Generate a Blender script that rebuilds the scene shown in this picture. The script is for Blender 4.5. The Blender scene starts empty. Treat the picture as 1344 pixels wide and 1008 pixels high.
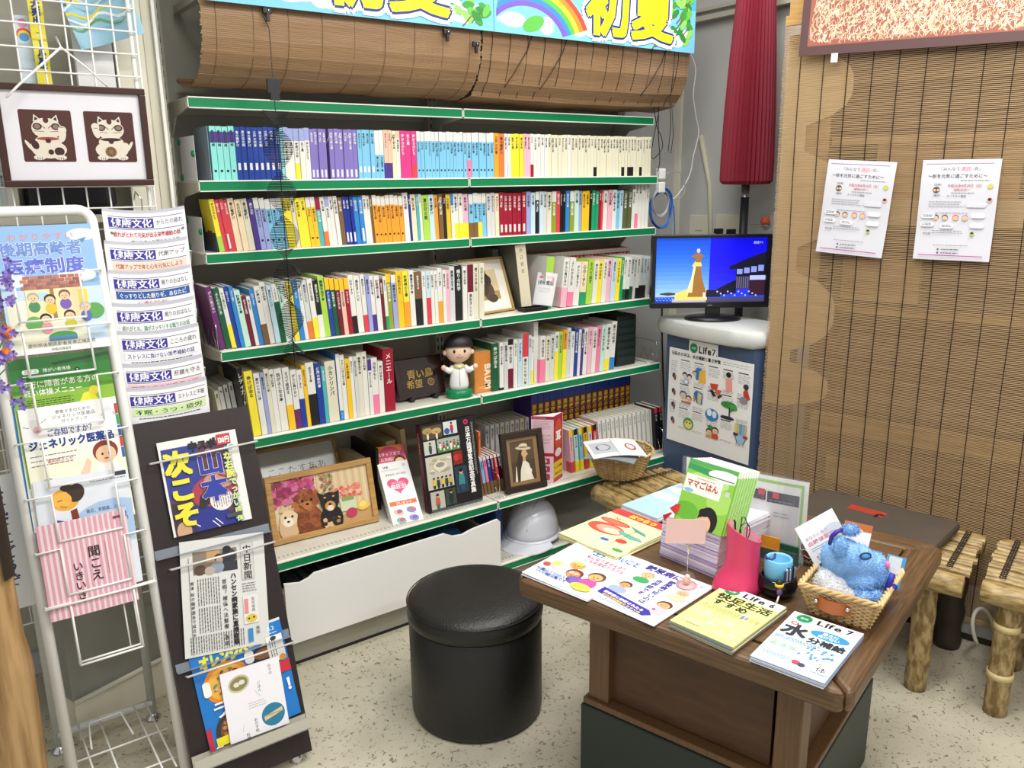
import bpy, bmesh, math, random
from math import sin, cos, pi, radians as rad
from mathutils import Vector as V, Matrix as M
random.seed(7)
S = bpy.context.scene
COL = S.collection
# ---------------- camera ----------------
F = 1083.05
CAM = V((-0.66481, -2.47029, 1.50193))
YAW, PIT, ROL = rad(35.3797), rad(13.9917), rad(-0.6419)
fw = V((sin(YAW)*cos(PIT), cos(YAW)*cos(PIT), -sin(PIT)))
r0 = V((cos(YAW), -sin(YAW), 0)); u0 = r0.cross(fw)
rt = r0*cos(ROL)+u0*sin(ROL); up = u0*cos(ROL)-r0*sin(ROL)
cd = bpy.data.cameras.new('camera'); cam = bpy.data.objects.new('camera', cd); COL.objects.link(cam)
cd.sensor_width = 36; cd.lens = F/1344*36; cd.clip_start = .05
cam.matrix_world = M(((rt.x, up.x, -fw.x, CAM.x), (rt.y, up.y, -fw.y, CAM.y), (rt.z, up.z, -fw.z, CAM.z), (0, 0, 0, 1)))
S.camera = cam
# ---------------- light ----------------
w = bpy.data.worlds.new('World'); S.world = w; w.use_nodes = True
w.node_tree.nodes['Background'].inputs[0].default_value = (0.93, 0.97, 1.0, 1)
w.node_tree.nodes['Background'].inputs[1].default_value = 0.55
S.view_settings.view_transform = 'Standard'; S.view_settings.look = 'None'
S.view_settings.gamma = 1; S.view_settings.use_curve_mapping = False
S.view_settings.exposure = 0.0
def area(name, loc, sx, sy, power, rz=0):
    l = bpy.data.lights.new(name, 'AREA'); l.shape = 'RECTANGLE'; l.size = sx; l.size_y = sy; l.energy = power
    l.color = (1.0, 0.985, 0.95)
    o = bpy.data.objects.new(name, l); COL.objects.link(o); o.location = loc; o.rotation_euler = (0, 0, rz)
area('ceiling_or_fill_lamp', (0.2, -1.3, 2.66), 1.25, .25, 29)
area('ceiling_or_fill_lamp', (1.25, -1.75, 2.66), 1.25, .25, 29)
area('ceiling_or_fill_lamp', (-1.1, -2.6, 2.66), 1.25, .25, 29)
area('ceiling_or_fill_lamp', (0.9, -3.4, 2.66), 1.25, .25, 29)
area('ceiling_or_fill_lamp', (1.5, -.55, 2.66), 1.0, .25, 16)  # fill light added to brighten the dim back-right corner, not a known fixture

# ---------------- rays from the camera onto planes of the room (to read off positions) ----------------
def ray(x, y): return fw+rt*((x-672)/F)-up*((y-504)/F)
def onz(x, y, z): d = ray(x, y); return CAM+d*((z-CAM.z)/d.z)
def ony(x, y, Y): d = ray(x, y); return CAM+d*((Y-CAM.y)/d.y)
def onx(x, y, X): d = ray(x, y); return CAM+d*((X-CAM.x)/d.x)
def onp(x, y, P, n): d = ray(x, y); return CAM+d*((P-CAM).dot(n)/d.dot(n))

# ---------------- materials ----------------
def s2l(c): return c/12.92 if c <= .04045 else ((c+.055)/1.055)**2.4
def hexc(h): return tuple(s2l(int(h[i:i+2], 16)/255) for i in (0, 2, 4))+(1,)
MT = {}
def mat(k, col=None, rough=.5, metal=0, trans=0, emit=0, alpha=1, spec=.5, coat=0, bump=0, bs=40, var=0, vs=6, stretch=None, col2=None):
    """k: material name, or a plain hex colour 'c0ffee' made on demand"""
    if k in MT: return MT[k]
    m = bpy.data.materials.new(k); m.use_nodes = True; nt = m.node_tree; b = nt.nodes['Principled BSDF']
    c = hexc(col or k)
    b.inputs['Base Color'].default_value = c; b.inputs['Roughness'].default_value = rough
    b.inputs['Metallic'].default_value = metal; b.inputs['Transmission Weight'].default_value = trans
    b.inputs['Specular IOR Level'].default_value = spec; b.inputs['Coat Weight'].default_value = coat
    b.inputs['Alpha'].default_value = alpha
    if emit:
        b.inputs['Emission Color'].default_value = c; b.inputs['Emission Strength'].default_value = emit
    if var or bump:
        tc = nt.nodes.new('ShaderNodeTexCoord'); mp = nt.nodes.new('ShaderNodeMapping'); nt.links.new(tc.outputs['Object'], mp.inputs[0])
        if stretch: mp.inputs['Scale'].default_value = stretch
        if var:
            n = nt.nodes.new('ShaderNodeTexNoise'); n.inputs['Scale'].default_value = vs; n.inputs['Detail'].default_value = 5
            nt.links.new(mp.outputs[0], n.inputs['Vector'])
            cr = nt.nodes.new('ShaderNodeValToRGB'); cr.color_ramp.elements[0].position = .5-var; cr.color_ramp.elements[1].position = .5+var
            cr.color_ramp.elements[0].color = hexc(col2) if col2 else tuple(x*.6 for x in c[:3])+(1,); cr.color_ramp.elements[1].color = c
            nt.links.new(n.outputs[0], cr.inputs[0]); nt.links.new(cr.outputs[0], b.inputs['Base Color'])
        if bump:
            n2 = nt.nodes.new('ShaderNodeTexNoise'); n2.inputs['Scale'].default_value = bs; n2.inputs['Detail'].default_value = 3
            nt.links.new(mp.outputs[0], n2.inputs['Vector'])
            bp = nt.nodes.new('ShaderNodeBump'); bp.inputs['Strength'].default_value = bump; bp.inputs['Distance'].default_value = .004
            nt.links.new(n2.outputs[0], bp.inputs['Height']); nt.links.new(bp.outputs[0], b.inputs['Normal'])
    MT[k] = m
    return m
mat('steel_grey', 'b9b5a6', .45)
mat('steel_panel', 'a9a698', .5)
mat('shelf_white', 'dedbd0', .4, var=.25, vs=14, col2='c9c6b8')
mat('strip_green', '04804f', .3)
mat('strip_edge', 'f0efe2', .35)
mat('wall_paint', 'c6c6c3', .7, bump=.1, bs=60, var=.3, vs=2, col2='bab9b6')
mat('cream', 'e6e1cc', .5)
mat('white_tube', 'f4f3ef', .3, spec=.6)
mat('chrome', 'd8d8d8', .18, 1)
mat('wire_grey', '9a9a94', .3, .7)
mat('dark_board', '2a1d1b', .45, var=.3, vs=9, stretch=(9, 9, .6), col2='201514')
mat('black_plastic', '121213', .3)
mat('black_satin', '17171a', .45)
mat('leather', '191817', .42, bump=.35, bs=160)
mat('paper', 'e6e5e0', .6)
mat('page', 'd9d3c4', .8, var=.2, vs=5, stretch=(300, 1, 1), col2='bfb8a6')
mat('newsprint', 'cfccc4', .8)
mat('glassy', 'ffffff', .03, trans=1, spec=.5)
mat('acrylic', 'eef4f2', .05, alpha=.22, spec=.8)
mat('film', 'dfe6ea', .08, alpha=.06, spec=.8)
mat('smoke_film', '9aa3ad', .15, alpha=.55, spec=.8)
mat('bookend_blue', '8494a0', .4)
mat('wood_table', '705235', .36, var=.22, vs=5, stretch=(1.6, 34, 34), col2='473520', bump=.12, bs=30)
mat('wood_table_y', '705235', .36, var=.22, vs=5, stretch=(34, 1.6, 34), col2='473520', bump=.12, bs=30)
mat('wood_edge', '7d5230', .32, var=.22, vs=4, stretch=(2, 30, 30), col2='56341b')
mat('wood_leg', '6c5034', .4, var=.2, vs=5, stretch=(28, 28, 1.5), col2='5e4024')
mat('wood_panel', '573a22', .5, var=.25, vs=6, stretch=(2, 2, 8), col2='432a17', bump=.1)
mat('box_green', '1f2c28', .5)
mat('bamboo', 'bfa570', .4, var=.14, vs=14, stretch=(1.6, 5, 5), col2='836a3c', bump=.5, bs=26)
mat('bamboo_leg', 'b0986a', .5, var=.1, vs=22, stretch=(3, 3, 1.3), col2='7a6236', bump=.5, bs=40)
mat('bamboo_ring', 'd9c48e', .5)
mat('cut_tan', '8c6a3c', .7)
mat('slat_tan', 'c6a880', .6, var=.22, vs=4, stretch=(3, 3, 260), col2='a4845c')
mat('slat_brown', 'a98862', .6, var=.2, vs=4, stretch=(2, 2, 260), col2='86664a')
mat('thread', '2c1a10', .8)
mat('wicker', 'e0c08a', .55, var=.2, vs=30, col2='bb9660')
mat('silver_plate', 'd0d2d2', .28, .75)
mat('wicker_dark', 'c09c64', .6, var=.2, vs=30, col2='94713f')
mat('plush_blue', '93c0f0', .95, var=.25, vs=70, bump=1, bs=240, col2='7aaee8')
mat('plush_white', 'f0f0f2', .95, bump=1, bs=240, var=.3, vs=60, col2='dcdde6')
mat('maroon', '7c1129', .75, bump=.2, bs=80)
mat('floor_mat', 'd3cdb9', .4)
mat('pine', 'c89d5f', .5, var=.2, vs=5, stretch=(2, 20, 20), col2='a97f46')
mat('pine_post', 'b89566', .6, var=.12, vs=5, stretch=(9, 9, .8), col2='8f6c42', bump=.5, bs=18)
mat('rod_bright', 'dcdcd8', .35, .25)
mat('dark_frame', '2e2018', .4)
mat('frame_brown', '3e1f16', .38)
mat('board_grey', '4a4440', .8, var=.3, vs=5, col2='3a3430')
mat('cushion', '554a40', .8, var=.3, vs=4, col2='463c32', bump=.3, bs=60)
mat('partition', '4a3430', .85)
mat('plank_light', 'c9a877', .7, var=.3, vs=3, stretch=(2, 2, 12), col2='8a683e')
mat('frame_glass', '606060', .12, alpha=.02)
mat('plank_cream', 'd8c094', .7)
mat('lacquer', '24100f', .22, coat=.6)
mat('gold', 'b79a52', .35, .6)
mat('helmet', 'dadce6', .25, spec=.6)
mat('orange_leather', 'b8642c', .5)
mat('cup_black', '0e0e10', .15)
mat('pink_rubber', 'd83a68', .4)

# terrazzo floor: cream with short grey flecks
def floor_material():
    m = bpy.data.materials.new('flecked_vinyl'); m.use_nodes = True; nt = m.node_tree; N = nt.nodes; L = nt.links; b = N['Principled BSDF']
    b.inputs['Roughness'].default_value = .35
    tc = N.new('ShaderNodeTexCoord')
    n1 = N.new('ShaderNodeTexNoise'); n1.inputs['Scale'].default_value = 70; n1.inputs['Detail'].default_value = 2; n1.inputs['Distortion'].default_value = 1.2
    n2 = N.new('ShaderNodeTexNoise'); n2.inputs['Scale'].default_value = 5; n2.inputs['Detail'].default_value = 4
    L.new(tc.outputs['Object'], n1.inputs[0]); L.new(tc.outputs['Object'], n2.inputs[0])
    c1 = N.new('ShaderNodeValToRGB'); e = c1.color_ramp.elements; e[0].position = .33; e[0].color = hexc('877e6c'); e[1].position = .40; e[1].color = hexc('c9c2ae')
    c2 = N.new('ShaderNodeValToRGB'); e = c2.color_ramp.elements; e[0].position = .3; e[0].color = (.78, .78, .76, 1); e[1].position = .7; e[1].color = (1, 1, 1, 1)
    mx = N.new('ShaderNodeMix'); mx.data_type = 'RGBA'; mx.blend_type = 'MULTIPLY'; mx.inputs[0].default_value = 1
    L.new(n1.outputs[0], c1.inputs[0]); L.new(n2.outputs[0], c2.inputs[0]); L.new(c1.outputs[0], mx.inputs[6]); L.new(c2.outputs[0], mx.inputs[7])
    L.new(mx.outputs[2], b.inputs['Base Color'])
    MT['floor_fleck'] = m
floor_material()

# ---------------- mesh building ----------------
class MB:
    def __init__(s): s.v = []; s.f = []; s.m = []; s.k = []; s.sm = []
    def _mi(s, k):
        if k not in s.k: s.k.append(k)
        return s.k.index(k)
    def add(s, vs, fs, k, smooth=False, mx=None):
        o = len(s.v); mi = s._mi(k)
        s.v += [tuple(mx @ V(a)) for a in vs] if mx else [tuple(a) for a in vs]
        for f in fs: s.f.append(tuple(i+o for i in f)); s.m.append(mi); s.sm.append(smooth)
        return s
    def box(s, c, d, k, mx=None, bev=0):
        x, y, z = d[0]/2, d[1]/2, d[2]/2
        if bev:
            # chamfered box (vertical and horizontal edges)
            bm = bmesh.new(); bmesh.ops.create_cube(bm, size=1)
            for q in bm.verts: q.co = V((q.co.x*d[0]+c[0], q.co.y*d[1]+c[1], q.co.z*d[2]+c[2]))
            bmesh.ops.bevel(bm, geom=bm.edges[:], offset=bev, segments=2, affect='EDGES', profile=.5)
            bm.verts.index_update()
            s.add([q.co[:] for q in bm.verts], [[q.index for q in f.verts] for f in bm.faces], k, False, mx); bm.free(); return s
        vs = [(c[0]+a*x, c[1]+b*y, c[2]+e*z) for e in (-1, 1) for b in (-1, 1) for a in (-1, 1)]
        return s.add(vs, [(0, 2, 3, 1), (4, 5, 7, 6), (0, 1, 5, 4), (2, 6, 7, 3), (0, 4, 6, 2), (1, 3, 7, 5)], k, False, mx)
    def bb(s, a, b, k, mx=None, bev=0):
        return s.box([(p+q)/2 for p, q in zip(a, b)], [abs(q-p) for p, q in zip(a, b)], k, mx, bev)
    def tube(s, pts, r, k, n=8, cap=True, close=False, mx=None):
        P = [V(p) for p in pts]; L = len(P); vs = []; fs = []
        R = r if isinstance(r, (list, tuple)) else [r]*L
        nrm = None
        for i, p in enumerate(P):
            if close: t = (P[(i+1) % L]-P[i-1])
            else: t = P[min(i+1, L-1)]-P[max(i-1, 0)]
            t = t.normalized() if t.length > 1e-9 else V((0, 0, 1))
            if nrm is None: nrm = t.orthogonal().normalized()
            nrm = (nrm-t*nrm.dot(t)); nrm = nrm.normalized() if nrm.length > 1e-6 else t.orthogonal().normalized()
            bn = t.cross(nrm)
            for j in range(n):
                a = 2*pi*j/n; vs.append(p+(nrm*cos(a)+bn*sin(a))*R[i])
        for i in range(L if close else L-1):
            a = i*n; b = ((i+1) % L)*n
            for j in range(n): fs.append((a+j, a+(j+1) % n, b+(j+1) % n, b+j))
        if cap and not close: fs.append(tuple(range(n))[::-1]); fs.append(tuple((L-1)*n+j for j in range(n)))
        return s.add(vs, fs, k, True, mx)
    def lathe(s, prof, k, n=24, c=(0, 0, 0), mx=None, sy=1, smooth=True):
        vs = []; fs = []; L = len(prof)
        for r, z in prof:
            for j in range(n): a = 2*pi*j/n; vs.append((c[0]+r*cos(a), c[1]+r*sin(a)*sy, c[2]+z))
        for i in range(L-1):
            for j in range(n): fs.append((i*n+j, i*n+(j+1) % n, (i+1)*n+(j+1) % n, (i+1)*n+j))
        if prof[0][0] > 1e-5: fs.append(tuple(range(n))[::-1])
        if prof[-1][0] > 1e-5: fs.append(tuple((L-1)*n+j for j in range(n)))
        return s.add(vs, fs, k, smooth, mx)
    def prism(s, poly, z0, z1, k, mx=None):
        n = len(poly); vs = [(x, y, z0) for x, y in poly]+[(x, y, z1) for x, y in poly]
        fs = [tuple(range(n))[::-1], tuple(range(n, 2*n))]+[(i, (i+1) % n, n+(i+1) % n, n+i) for i in range(n)]
        return s.add(vs, fs, k, False, mx)
    def ball(s, c, r, k, n=12, m=8, mx=None):
        rx, ry, rz = r if isinstance(r, (tuple, list)) else (r, r, r)
        vs = []; fs = []
        for i in range(m+1):
            t = pi*i/m
            for j in range(n): a = 2*pi*j/n; vs.append((c[0]+rx*sin(t)*cos(a), c[1]+ry*sin(t)*sin(a), c[2]+rz*cos(t)))
        for i in range(m):
            for j in range(n): fs.append((i*n+j, (i+1)*n+j, (i+1)*n+(j+1) % n, i*n+(j+1) % n))
        return s.add(vs, fs, k, True, mx)
    def grid(s, fn, nu, nv, k, thick=None, smooth=True, mx=None):
        vs = [fn(i/nu, j/nv) for j in range(nv+1) for i in range(nu+1)]
        fs = [(j*(nu+1)+i, j*(nu+1)+i+1, (j+1)*(nu+1)+i+1, (j+1)*(nu+1)+i) for j in range(nv) for i in range(nu)]
        return s.add(vs, fs, k, smooth, mx)
    def mesh(s, name):
        me = bpy.data.meshes.new(name); me.from_pydata(s.v, [], s.f)
        for k in s.k: me.materials.append(mat(k))
        me.polygons.foreach_set('material_index', s.m); me.polygons.foreach_set('use_smooth', s.sm); me.update()
        return me
    def to(s, name, parent=None, loc=None, rot=None, label=None, **kw):
        o = bpy.data.objects.new(name, s.mesh(name)); COL.objects.link(o)
        if parent: o.parent = parent
        if loc is not None: o.location = loc
        if rot is not None: o.rotation_euler = rot
        if label: o['label'] = label
        for a, b in kw.items(): o[{'cat': 'category'}.get(a, a)] = b
        return o
def T(name, label, cat, loc=(0, 0, 0), rz=0, group=None, rot=None, mx=None):
    o = bpy.data.objects.new(name, None); COL.objects.link(o); o.empty_display_size = .05
    if mx is not None: o.matrix_basis = mx
    else: o.location = loc; o.rotation_euler = rot or (0, 0, rz)
    o['label'] = label; o['category'] = cat
    if group: o['group'] = group
    return o
def struct(name, mb, parent=None):
    o = mb.to(name, parent)
    if not parent: o['kind'] = 'structure'
    return o
_bv = []
def bevel(o, w, seg=2):
    md = o.modifiers.new('bevel', 'BEVEL'); md.width = w; md.segments = seg; md.limit_method = 'ANGLE'; return o

# ---------------- lettering ----------------
_GC = {}
def glyph(ch, b=0):
    k = (ch, b)
    if k not in _GC:
        cu = bpy.data.curves.new('g', 'FONT'); cu.body = ch; cu.size = 1; cu.resolution_u = 2; cu.offset = b
        ob = bpy.data.objects.new('g', cu); me = ob.to_mesh()
        vs = [(v.co.x, v.co.y) for v in me.vertices]; fs = [tuple(p.vertices) for p in me.polygons]
        ob.to_mesh_clear(); bpy.data.objects.remove(ob); bpy.data.curves.remove(cu)
        w_ = 1.0 if ord(ch) > 0x2E7F else ((max(x for x, y in vs)+.07) if vs else .3)
        _GC[k] = (vs, fs, w_)
    return _GC[k]
VERT = {'ー': '｜', '〜': '≀', '…': '⋮', '(': '⏜', ')': '⏝'}
def text2d(s, size, vert=False, b=0, gap=0, sx=1):
    """flat lettering; baseline-left origin (horizontal) or top-centre (vertical). returns verts, faces, extent"""
    vs = []; fs = []; x = 0; y = 0
    for ch in s:
        if ch in ' \u3000': x += size*.5*sx; y -= size*.5; continue
        if vert and ch in VERT: ch = VERT[ch]
        g, gf, w_ = glyph(ch, b); o = len(vs)
        if vert:
            dx = -w_/2*size*sx; dy = y-size*.87
            vs += [(dx+p*size*sx, dy+q*size) for p, q in g]; y -= size*(1+gap)
        else:
            vs += [(x+p*size*sx, q*size) for p, q in g]; x += (w_+gap)*size*sx
        fs += [tuple(i+o for i in f) for f in gf]
    return vs, fs, (x if not vert else -y)

class Sheet:
    """a printed sheet. local x right, y down from the top-left corner, in metres*100/width units; items stack outward"""
    def __init__(s, w, h, bend=None, nu=1, nv=1, page='paper', th=.0006):
        s.w = w; s.h = h; s.bend = bend; s.nu = nu; s.nv = nv; s.page = page; s.items = []; s.u = w/100; s.H = 100*h/w; s.th = th
    def poly(s, pts, k):
        pts = s.clip(pts)
        if len(pts) > 2: s.items.append((pts, [tuple(range(len(pts)))], k))
        return s
    def clip(s, pts):
        for ax, lim, sg in ((0, 0, 1), (0, 100, -1), (1, 0, 1), (1, s.H, -1)):
            out = []
            for i, q in enumerate(pts):
                p = pts[i-1]; a, b = (p[ax]-lim)*sg, (q[ax]-lim)*sg
                if (a < 0) != (b < 0): f = a/(a-b); out.append((p[0]+(q[0]-p[0])*f, p[1]+(q[1]-p[1])*f))
                if b >= 0: out.append(q)
            pts = out
            if len(pts) < 3: return []
        return pts
    def merge(s, n0):
        """items that never cross each other share one layer"""
        its = s.items[n0:]; del s.items[n0:]
        P = []; Fc = []; k = None
        for pts, fs, k in its:
            o = len(P); P += pts; Fc += [tuple(i+o for i in f) for f in fs]
        if P: s.items.append((P, Fc, k))
        return s
    def rect(s, x0, y0, x1, y1, k):
        if s.bend:
            n = max(1, int(abs(x1-x0)/4)); m = max(1, int(abs(y1-y0)/16))
            pts = [(x0+(x1-x0)*i/n, y0+(y1-y0)*j/m) for j in range(m+1) for i in range(n+1)]
            s.items.append((pts, [(j*(n+1)+i, j*(n+1)+i+1, (j+1)*(n+1)+i+1, (j+1)*(n+1)+i) for j in range(m) for i in range(n)], k)); return s
        return s.poly([(x0, y0), (x1, y0), (x1, y1), (x0, y1)], k)
    def rrect(s, x0, y0, x1, y1, r, k):
        p = []
        for cx, cy, a0 in ((x1-r, y0+r, -90), (x1-r, y1-r, 0), (x0+r, y1-r, 90), (x0+r, y0+r, 180)):
            for i in range(5): a = rad(a0+i*22.5); p.append((cx+r*cos(a), cy+r*sin(a)))
        return s.poly(p, k)
    def ell(s, cx, cy, rx, ry, k, rot=0, n=20):
        a = rad(rot); return s.poly([(cx+rx*cos(t)*cos(a)-ry*sin(t)*sin(a), cy+rx*cos(t)*sin(a)+ry*sin(t)*cos(a)) for t in [2*pi*i/n for i in range(n)]], k)
    def line(s, x0, y0, x1, y1, w_, k):
        d = V((x1-x0, y1-y0)); n = V((-d.y, d.x)).normalized()*w_/2
        return s.poly([(x0+n.x, y0+n.y), (x1+n.x, y1+n.y), (x1-n.x, y1-n.y), (x0-n.x, y0-n.y)], k)
    def text(s, x, y, t, size, k='1c1c20', vert=False, b=0, gap=0, rot=0, fit=None, align='l', sx=1, out=None, ow=.05):
        if fit:
            e = text2d(t, size, vert, b, gap)[2]
            if vert: gap += (fit-e)/size/max(1, len(t)); 
            else: sx = fit/e
        def one(kk, bb, shx=0, shy=0):
            vs, fs, e = text2d(t, size, vert, min(bb, .012), gap, sx)
            vs = [(p+shx, q+shy) for p, q in vs]
            if bb > .014:      # heavier strokes: the same letters laid again a hair aside
                q_ = (bb-.008)*size; n_ = len(vs); o_ = ((q_, q_), (-q_, q_), (q_, -q_), (-q_, -q_)) if bb > .028 else ((q_, 0), (-q_, 0))
                f0 = list(fs); v0 = list(vs)
                for j, (ax, ay) in enumerate(o_): vs = vs+[(p+ax, q+ay, 2e-5*(j+1)) for p, q in v0]; fs = fs+[tuple(i+n_*(j+1) for i in f) for f in f0]
            ox = -e/2 if align == 'c' and not vert else (-e if align == 'r' and not vert else 0)
            a = rad(rot); pts = []
            for r3 in vs:
                p, q = r3[0]+ox, -r3[1]
                pts.append((x+p*cos(a)-q*sin(a), y+p*sin(a)+q*cos(a), r3[2] if len(r3) > 2 else 0))
            s.items.append((pts, fs, kk))
        if out:
            for q in range(10): one(out, .012, ow*size*cos(pi*q/5), ow*size*sin(pi*q/5)+q*1e-5)
        one(k, b); return s
    def lines(s, x0, y0, x1, y1, n, k='5a5a60', w_=.7, vert=False, ragged=.15):
        """small print too fine to read: rows of short dark dashes"""
        rng = random.Random(int(x0*7+y0*13)+n); n0 = len(s.items)
        for i in range(n):
            t = (i+.5)/n
            if vert:
                x = x0+(x1-x0)*t; y = y0; ye = y1-(y1-y0)*rng.random()*ragged
                while y < ye: l = rng.uniform(2, 5); s.poly([(x-w_/2, y), (x+w_/2, y), (x+w_/2, min(y+l, ye)), (x-w_/2, min(y+l, ye))], k); y += l+rng.uniform(.5, 1.2)
            else:
                y = y0+(y1-y0)*t; x = x0; xe = x1-(x1-x0)*rng.random()*ragged
                while x < xe: l = rng.uniform(2, 5); s.poly([(x, y-w_/2), (min(x+l, xe), y-w_/2), (min(x+l, xe), y+w_/2), (x, y+w_/2)], k); x += l+rng.uniform(.5, 1.2)
        return s.merge(n0)
    def face(s, x, y, r, hair='4a2e20', skin='f0c8a0', body=None, bob=False):
        if body: s.ell(x, y+r*1.9, r*1.1, r*1.2, body)
        s.ell(x, y-r*.15, r*1.12, r*(1.15 if bob else 1.05), hair); s.ell(x, y+r*.15, r*.9, r*.85, skin)
        s.ell(x-r*.3, y+r*.1, r*.1, r*.13, '2a1a14', n=8); s.ell(x+r*.3, y+r*.1, r*.1, r*.13, '2a1a14', n=8); s.ell(x, y+r*.55, r*.22, r*.08, 'b04038', n=8)
        return s
    def P(s, x, y, z):
        X = x*s.u; Y = -y*s.u
        if s.bend:
            b = s.bend(x, y); return (X+b[0], Y+b[1], z+b[2])
        return (X, Y, z)
    def put(s, name, parent=None, mx=None, label=None, cat=None, group=None, pname='print'):
        mb = MB()
        if s.nu == 1 and s.nv == 1 and not s.bend:
            mb.bb((0, -s.h, -s.th), (s.w, 0, 0), s.page)
        else:
            n, m = s.nu, s.nv
            f = lambda zz: (lambda a, b: s.P(100*a, s.H*b, zz))
            mb.grid(lambda a, b: f(0)(a, 1-b), n, m, s.page); mb.grid(lambda a, b: f(-s.th)(a, b), n, m, s.page)
        o = mb.to(name, parent)
        if mx is not None: o.matrix_basis = mx
        if label: o['label'] = label
        if cat: o['category'] = cat
        if group: o['group'] = group
        if s.items:
            pm = MB()
            z = .00013
            for i, (pts, fs, k) in enumerate(s.items):
                z += (.0001 if s.bend else .000022)
                # faces listed so that they look outward whatever the drawing order
                out = []
                for f in fs:
                    a = sum(pts[f[j]][0]*pts[f[(j+1) % len(f)]][1]-pts[f[(j+1) % len(f)]][0]*pts[f[j]][1] for j in range(len(f)))
                    out.append(f[::-1] if a > 0 else f)
                pm.add([s.P(p[0], p[1], z+(p[2] if len(p) > 2 else 0)) for p in pts], out, k)
                z += max((p[2] if len(p) > 2 else 0) for p in pts)
            pm.to(pname, o)
        return o
def frame3(TL, TR, BL, off=0):
    """matrix whose x runs TL->TR, y up the sheet, z outward; returns matrix, width, height"""
    x = (TR-TL); W = x.length; x.normalize(); d = BL-TL; z = d.cross(x).normalized()
    d2 = z.cross(x); h = abs(d.dot(d2)); o = TL+z*off
    y = d2
    return M(((x.x, y.x, z.x, o.x), (x.y, y.y, z.y, o.y), (x.z, y.z, z.z, o.z), (0, 0, 0, 1))), W, h
# ================= ROOM =================
ORD = lambda n: str(n)+('th' if 10 <= n % 100 <= 20 else {1: 'st', 2: 'nd', 3: 'rd'}.get(n % 10, 'th'))
struct('floor', MB().bb((-3.2, -4.2, -.05), (3.2, .6, 0), 'floor_fleck'))
struct('ceiling', MB().bb((-3.2, -4.2, 2.7), (3.2, .6, 2.75), 'wall_paint'))
struct('wall_back', MB().bb((-3.2, .29, 0), (2.30, .40, 2.7), 'wall_paint'))
wr = MB().bb((2.24, -4.2, 0), (2.36, .29, 2.7), 'wall_paint')
struct('wall_right', wr)
# shadow-gap ledge high on the right-hand wall, and the corner bead
struct('trim_1', MB().bb((2.20, -3.6, 2.145), (2.24, .28, 2.165), 'steel_grey').bb((2.215, -3.6, 2.185), (2.24, .28, 2.20), 'steel_grey'))
struct('trim_2', MB().bb((2.225, .262, 0), (2.24, .29, 2.7), 'cream'))
# partition behind the bamboo blind
BD = V((.2756, -.9613, 0)); BN = V((-.9613, -.2756, 0)); BP = V((1.95, -1.31, 0))
def bl(s, d, z): p = BP+BD*s-BN*d; return (p.x, p.y, z)        # s along the blind, d behind it
def bmx(s=0, d=0, z=0):
    p = BP+BD*s-BN*d; return M(((BD.x, -BN.x, 0, p.x), (BD.y, -BN.y, 0, p.y), (0, 0, 1, z), (0, 0, 0, 1)))
pm = MB(); pm.bb((-.60, .16, 0), (1.4, .20, 2.7), 'partition', bmx())
part = struct('wall_partition', pm)
# boards and cut-outs that shimmer through the blind
for z0, z1, k in ((.60, .66, 'plank_light'), (1.04, 1.06, 'plank_light'), (1.34, 1.42, 'plank_cream'), (1.60, 1.62, 'plank_light')):
    MB().bb((-.56, .10, z0), (1.35, .16, z1), k, bmx()).to('plank', part)
for z0, z1, s0, s1, k in ((1.42, 1.60, -.42, .0, 'plank_light'), (.40, .50, -.5, -.2, 'plank_light'), (1.08, 1.22, -.50, -.25, 'plank_light')):
    MB().bb((s0, .135, z0), (s1, .158, z1), k, bmx()).to('panel', part)
sc = MB()
pts = [(-.70, .70)]
for z0, z1 in ((.70, .86), (.90, 1.18), (1.26, 1.58), (1.66, 1.90)):
    for i in range(9):
        t = i/8; pts.append((-.62+.14*(1-abs(2*t-1)**3), z0+(z1-z0)*t))
pts.append((-.70, 1.90))
sc.prism(pts, 0, .006, 'plank_cream', M(((BD.x, 0, -BN.x, bl(0, .016, 0)[0]), (BD.y, 0, -BN.y, bl(0, .016, 0)[1]), (0, 1, 0, 0), (0, 0, 0, 1))))
sc.to('wavy_panel', part)
MB().bb((-.70, .026, .97), (-.545, .032, 1.95), 'plank_light', bmx()).to('panel', part)
bb_ = MB().bb((-.60, .02, 0.02), (1.4, .159, .13), 'wall_paint', bmx()).bb((-.60, .015, 0), (1.4, .159, .02), 'dark_frame', bmx())
struct('baseboard_right', bb_)

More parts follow.
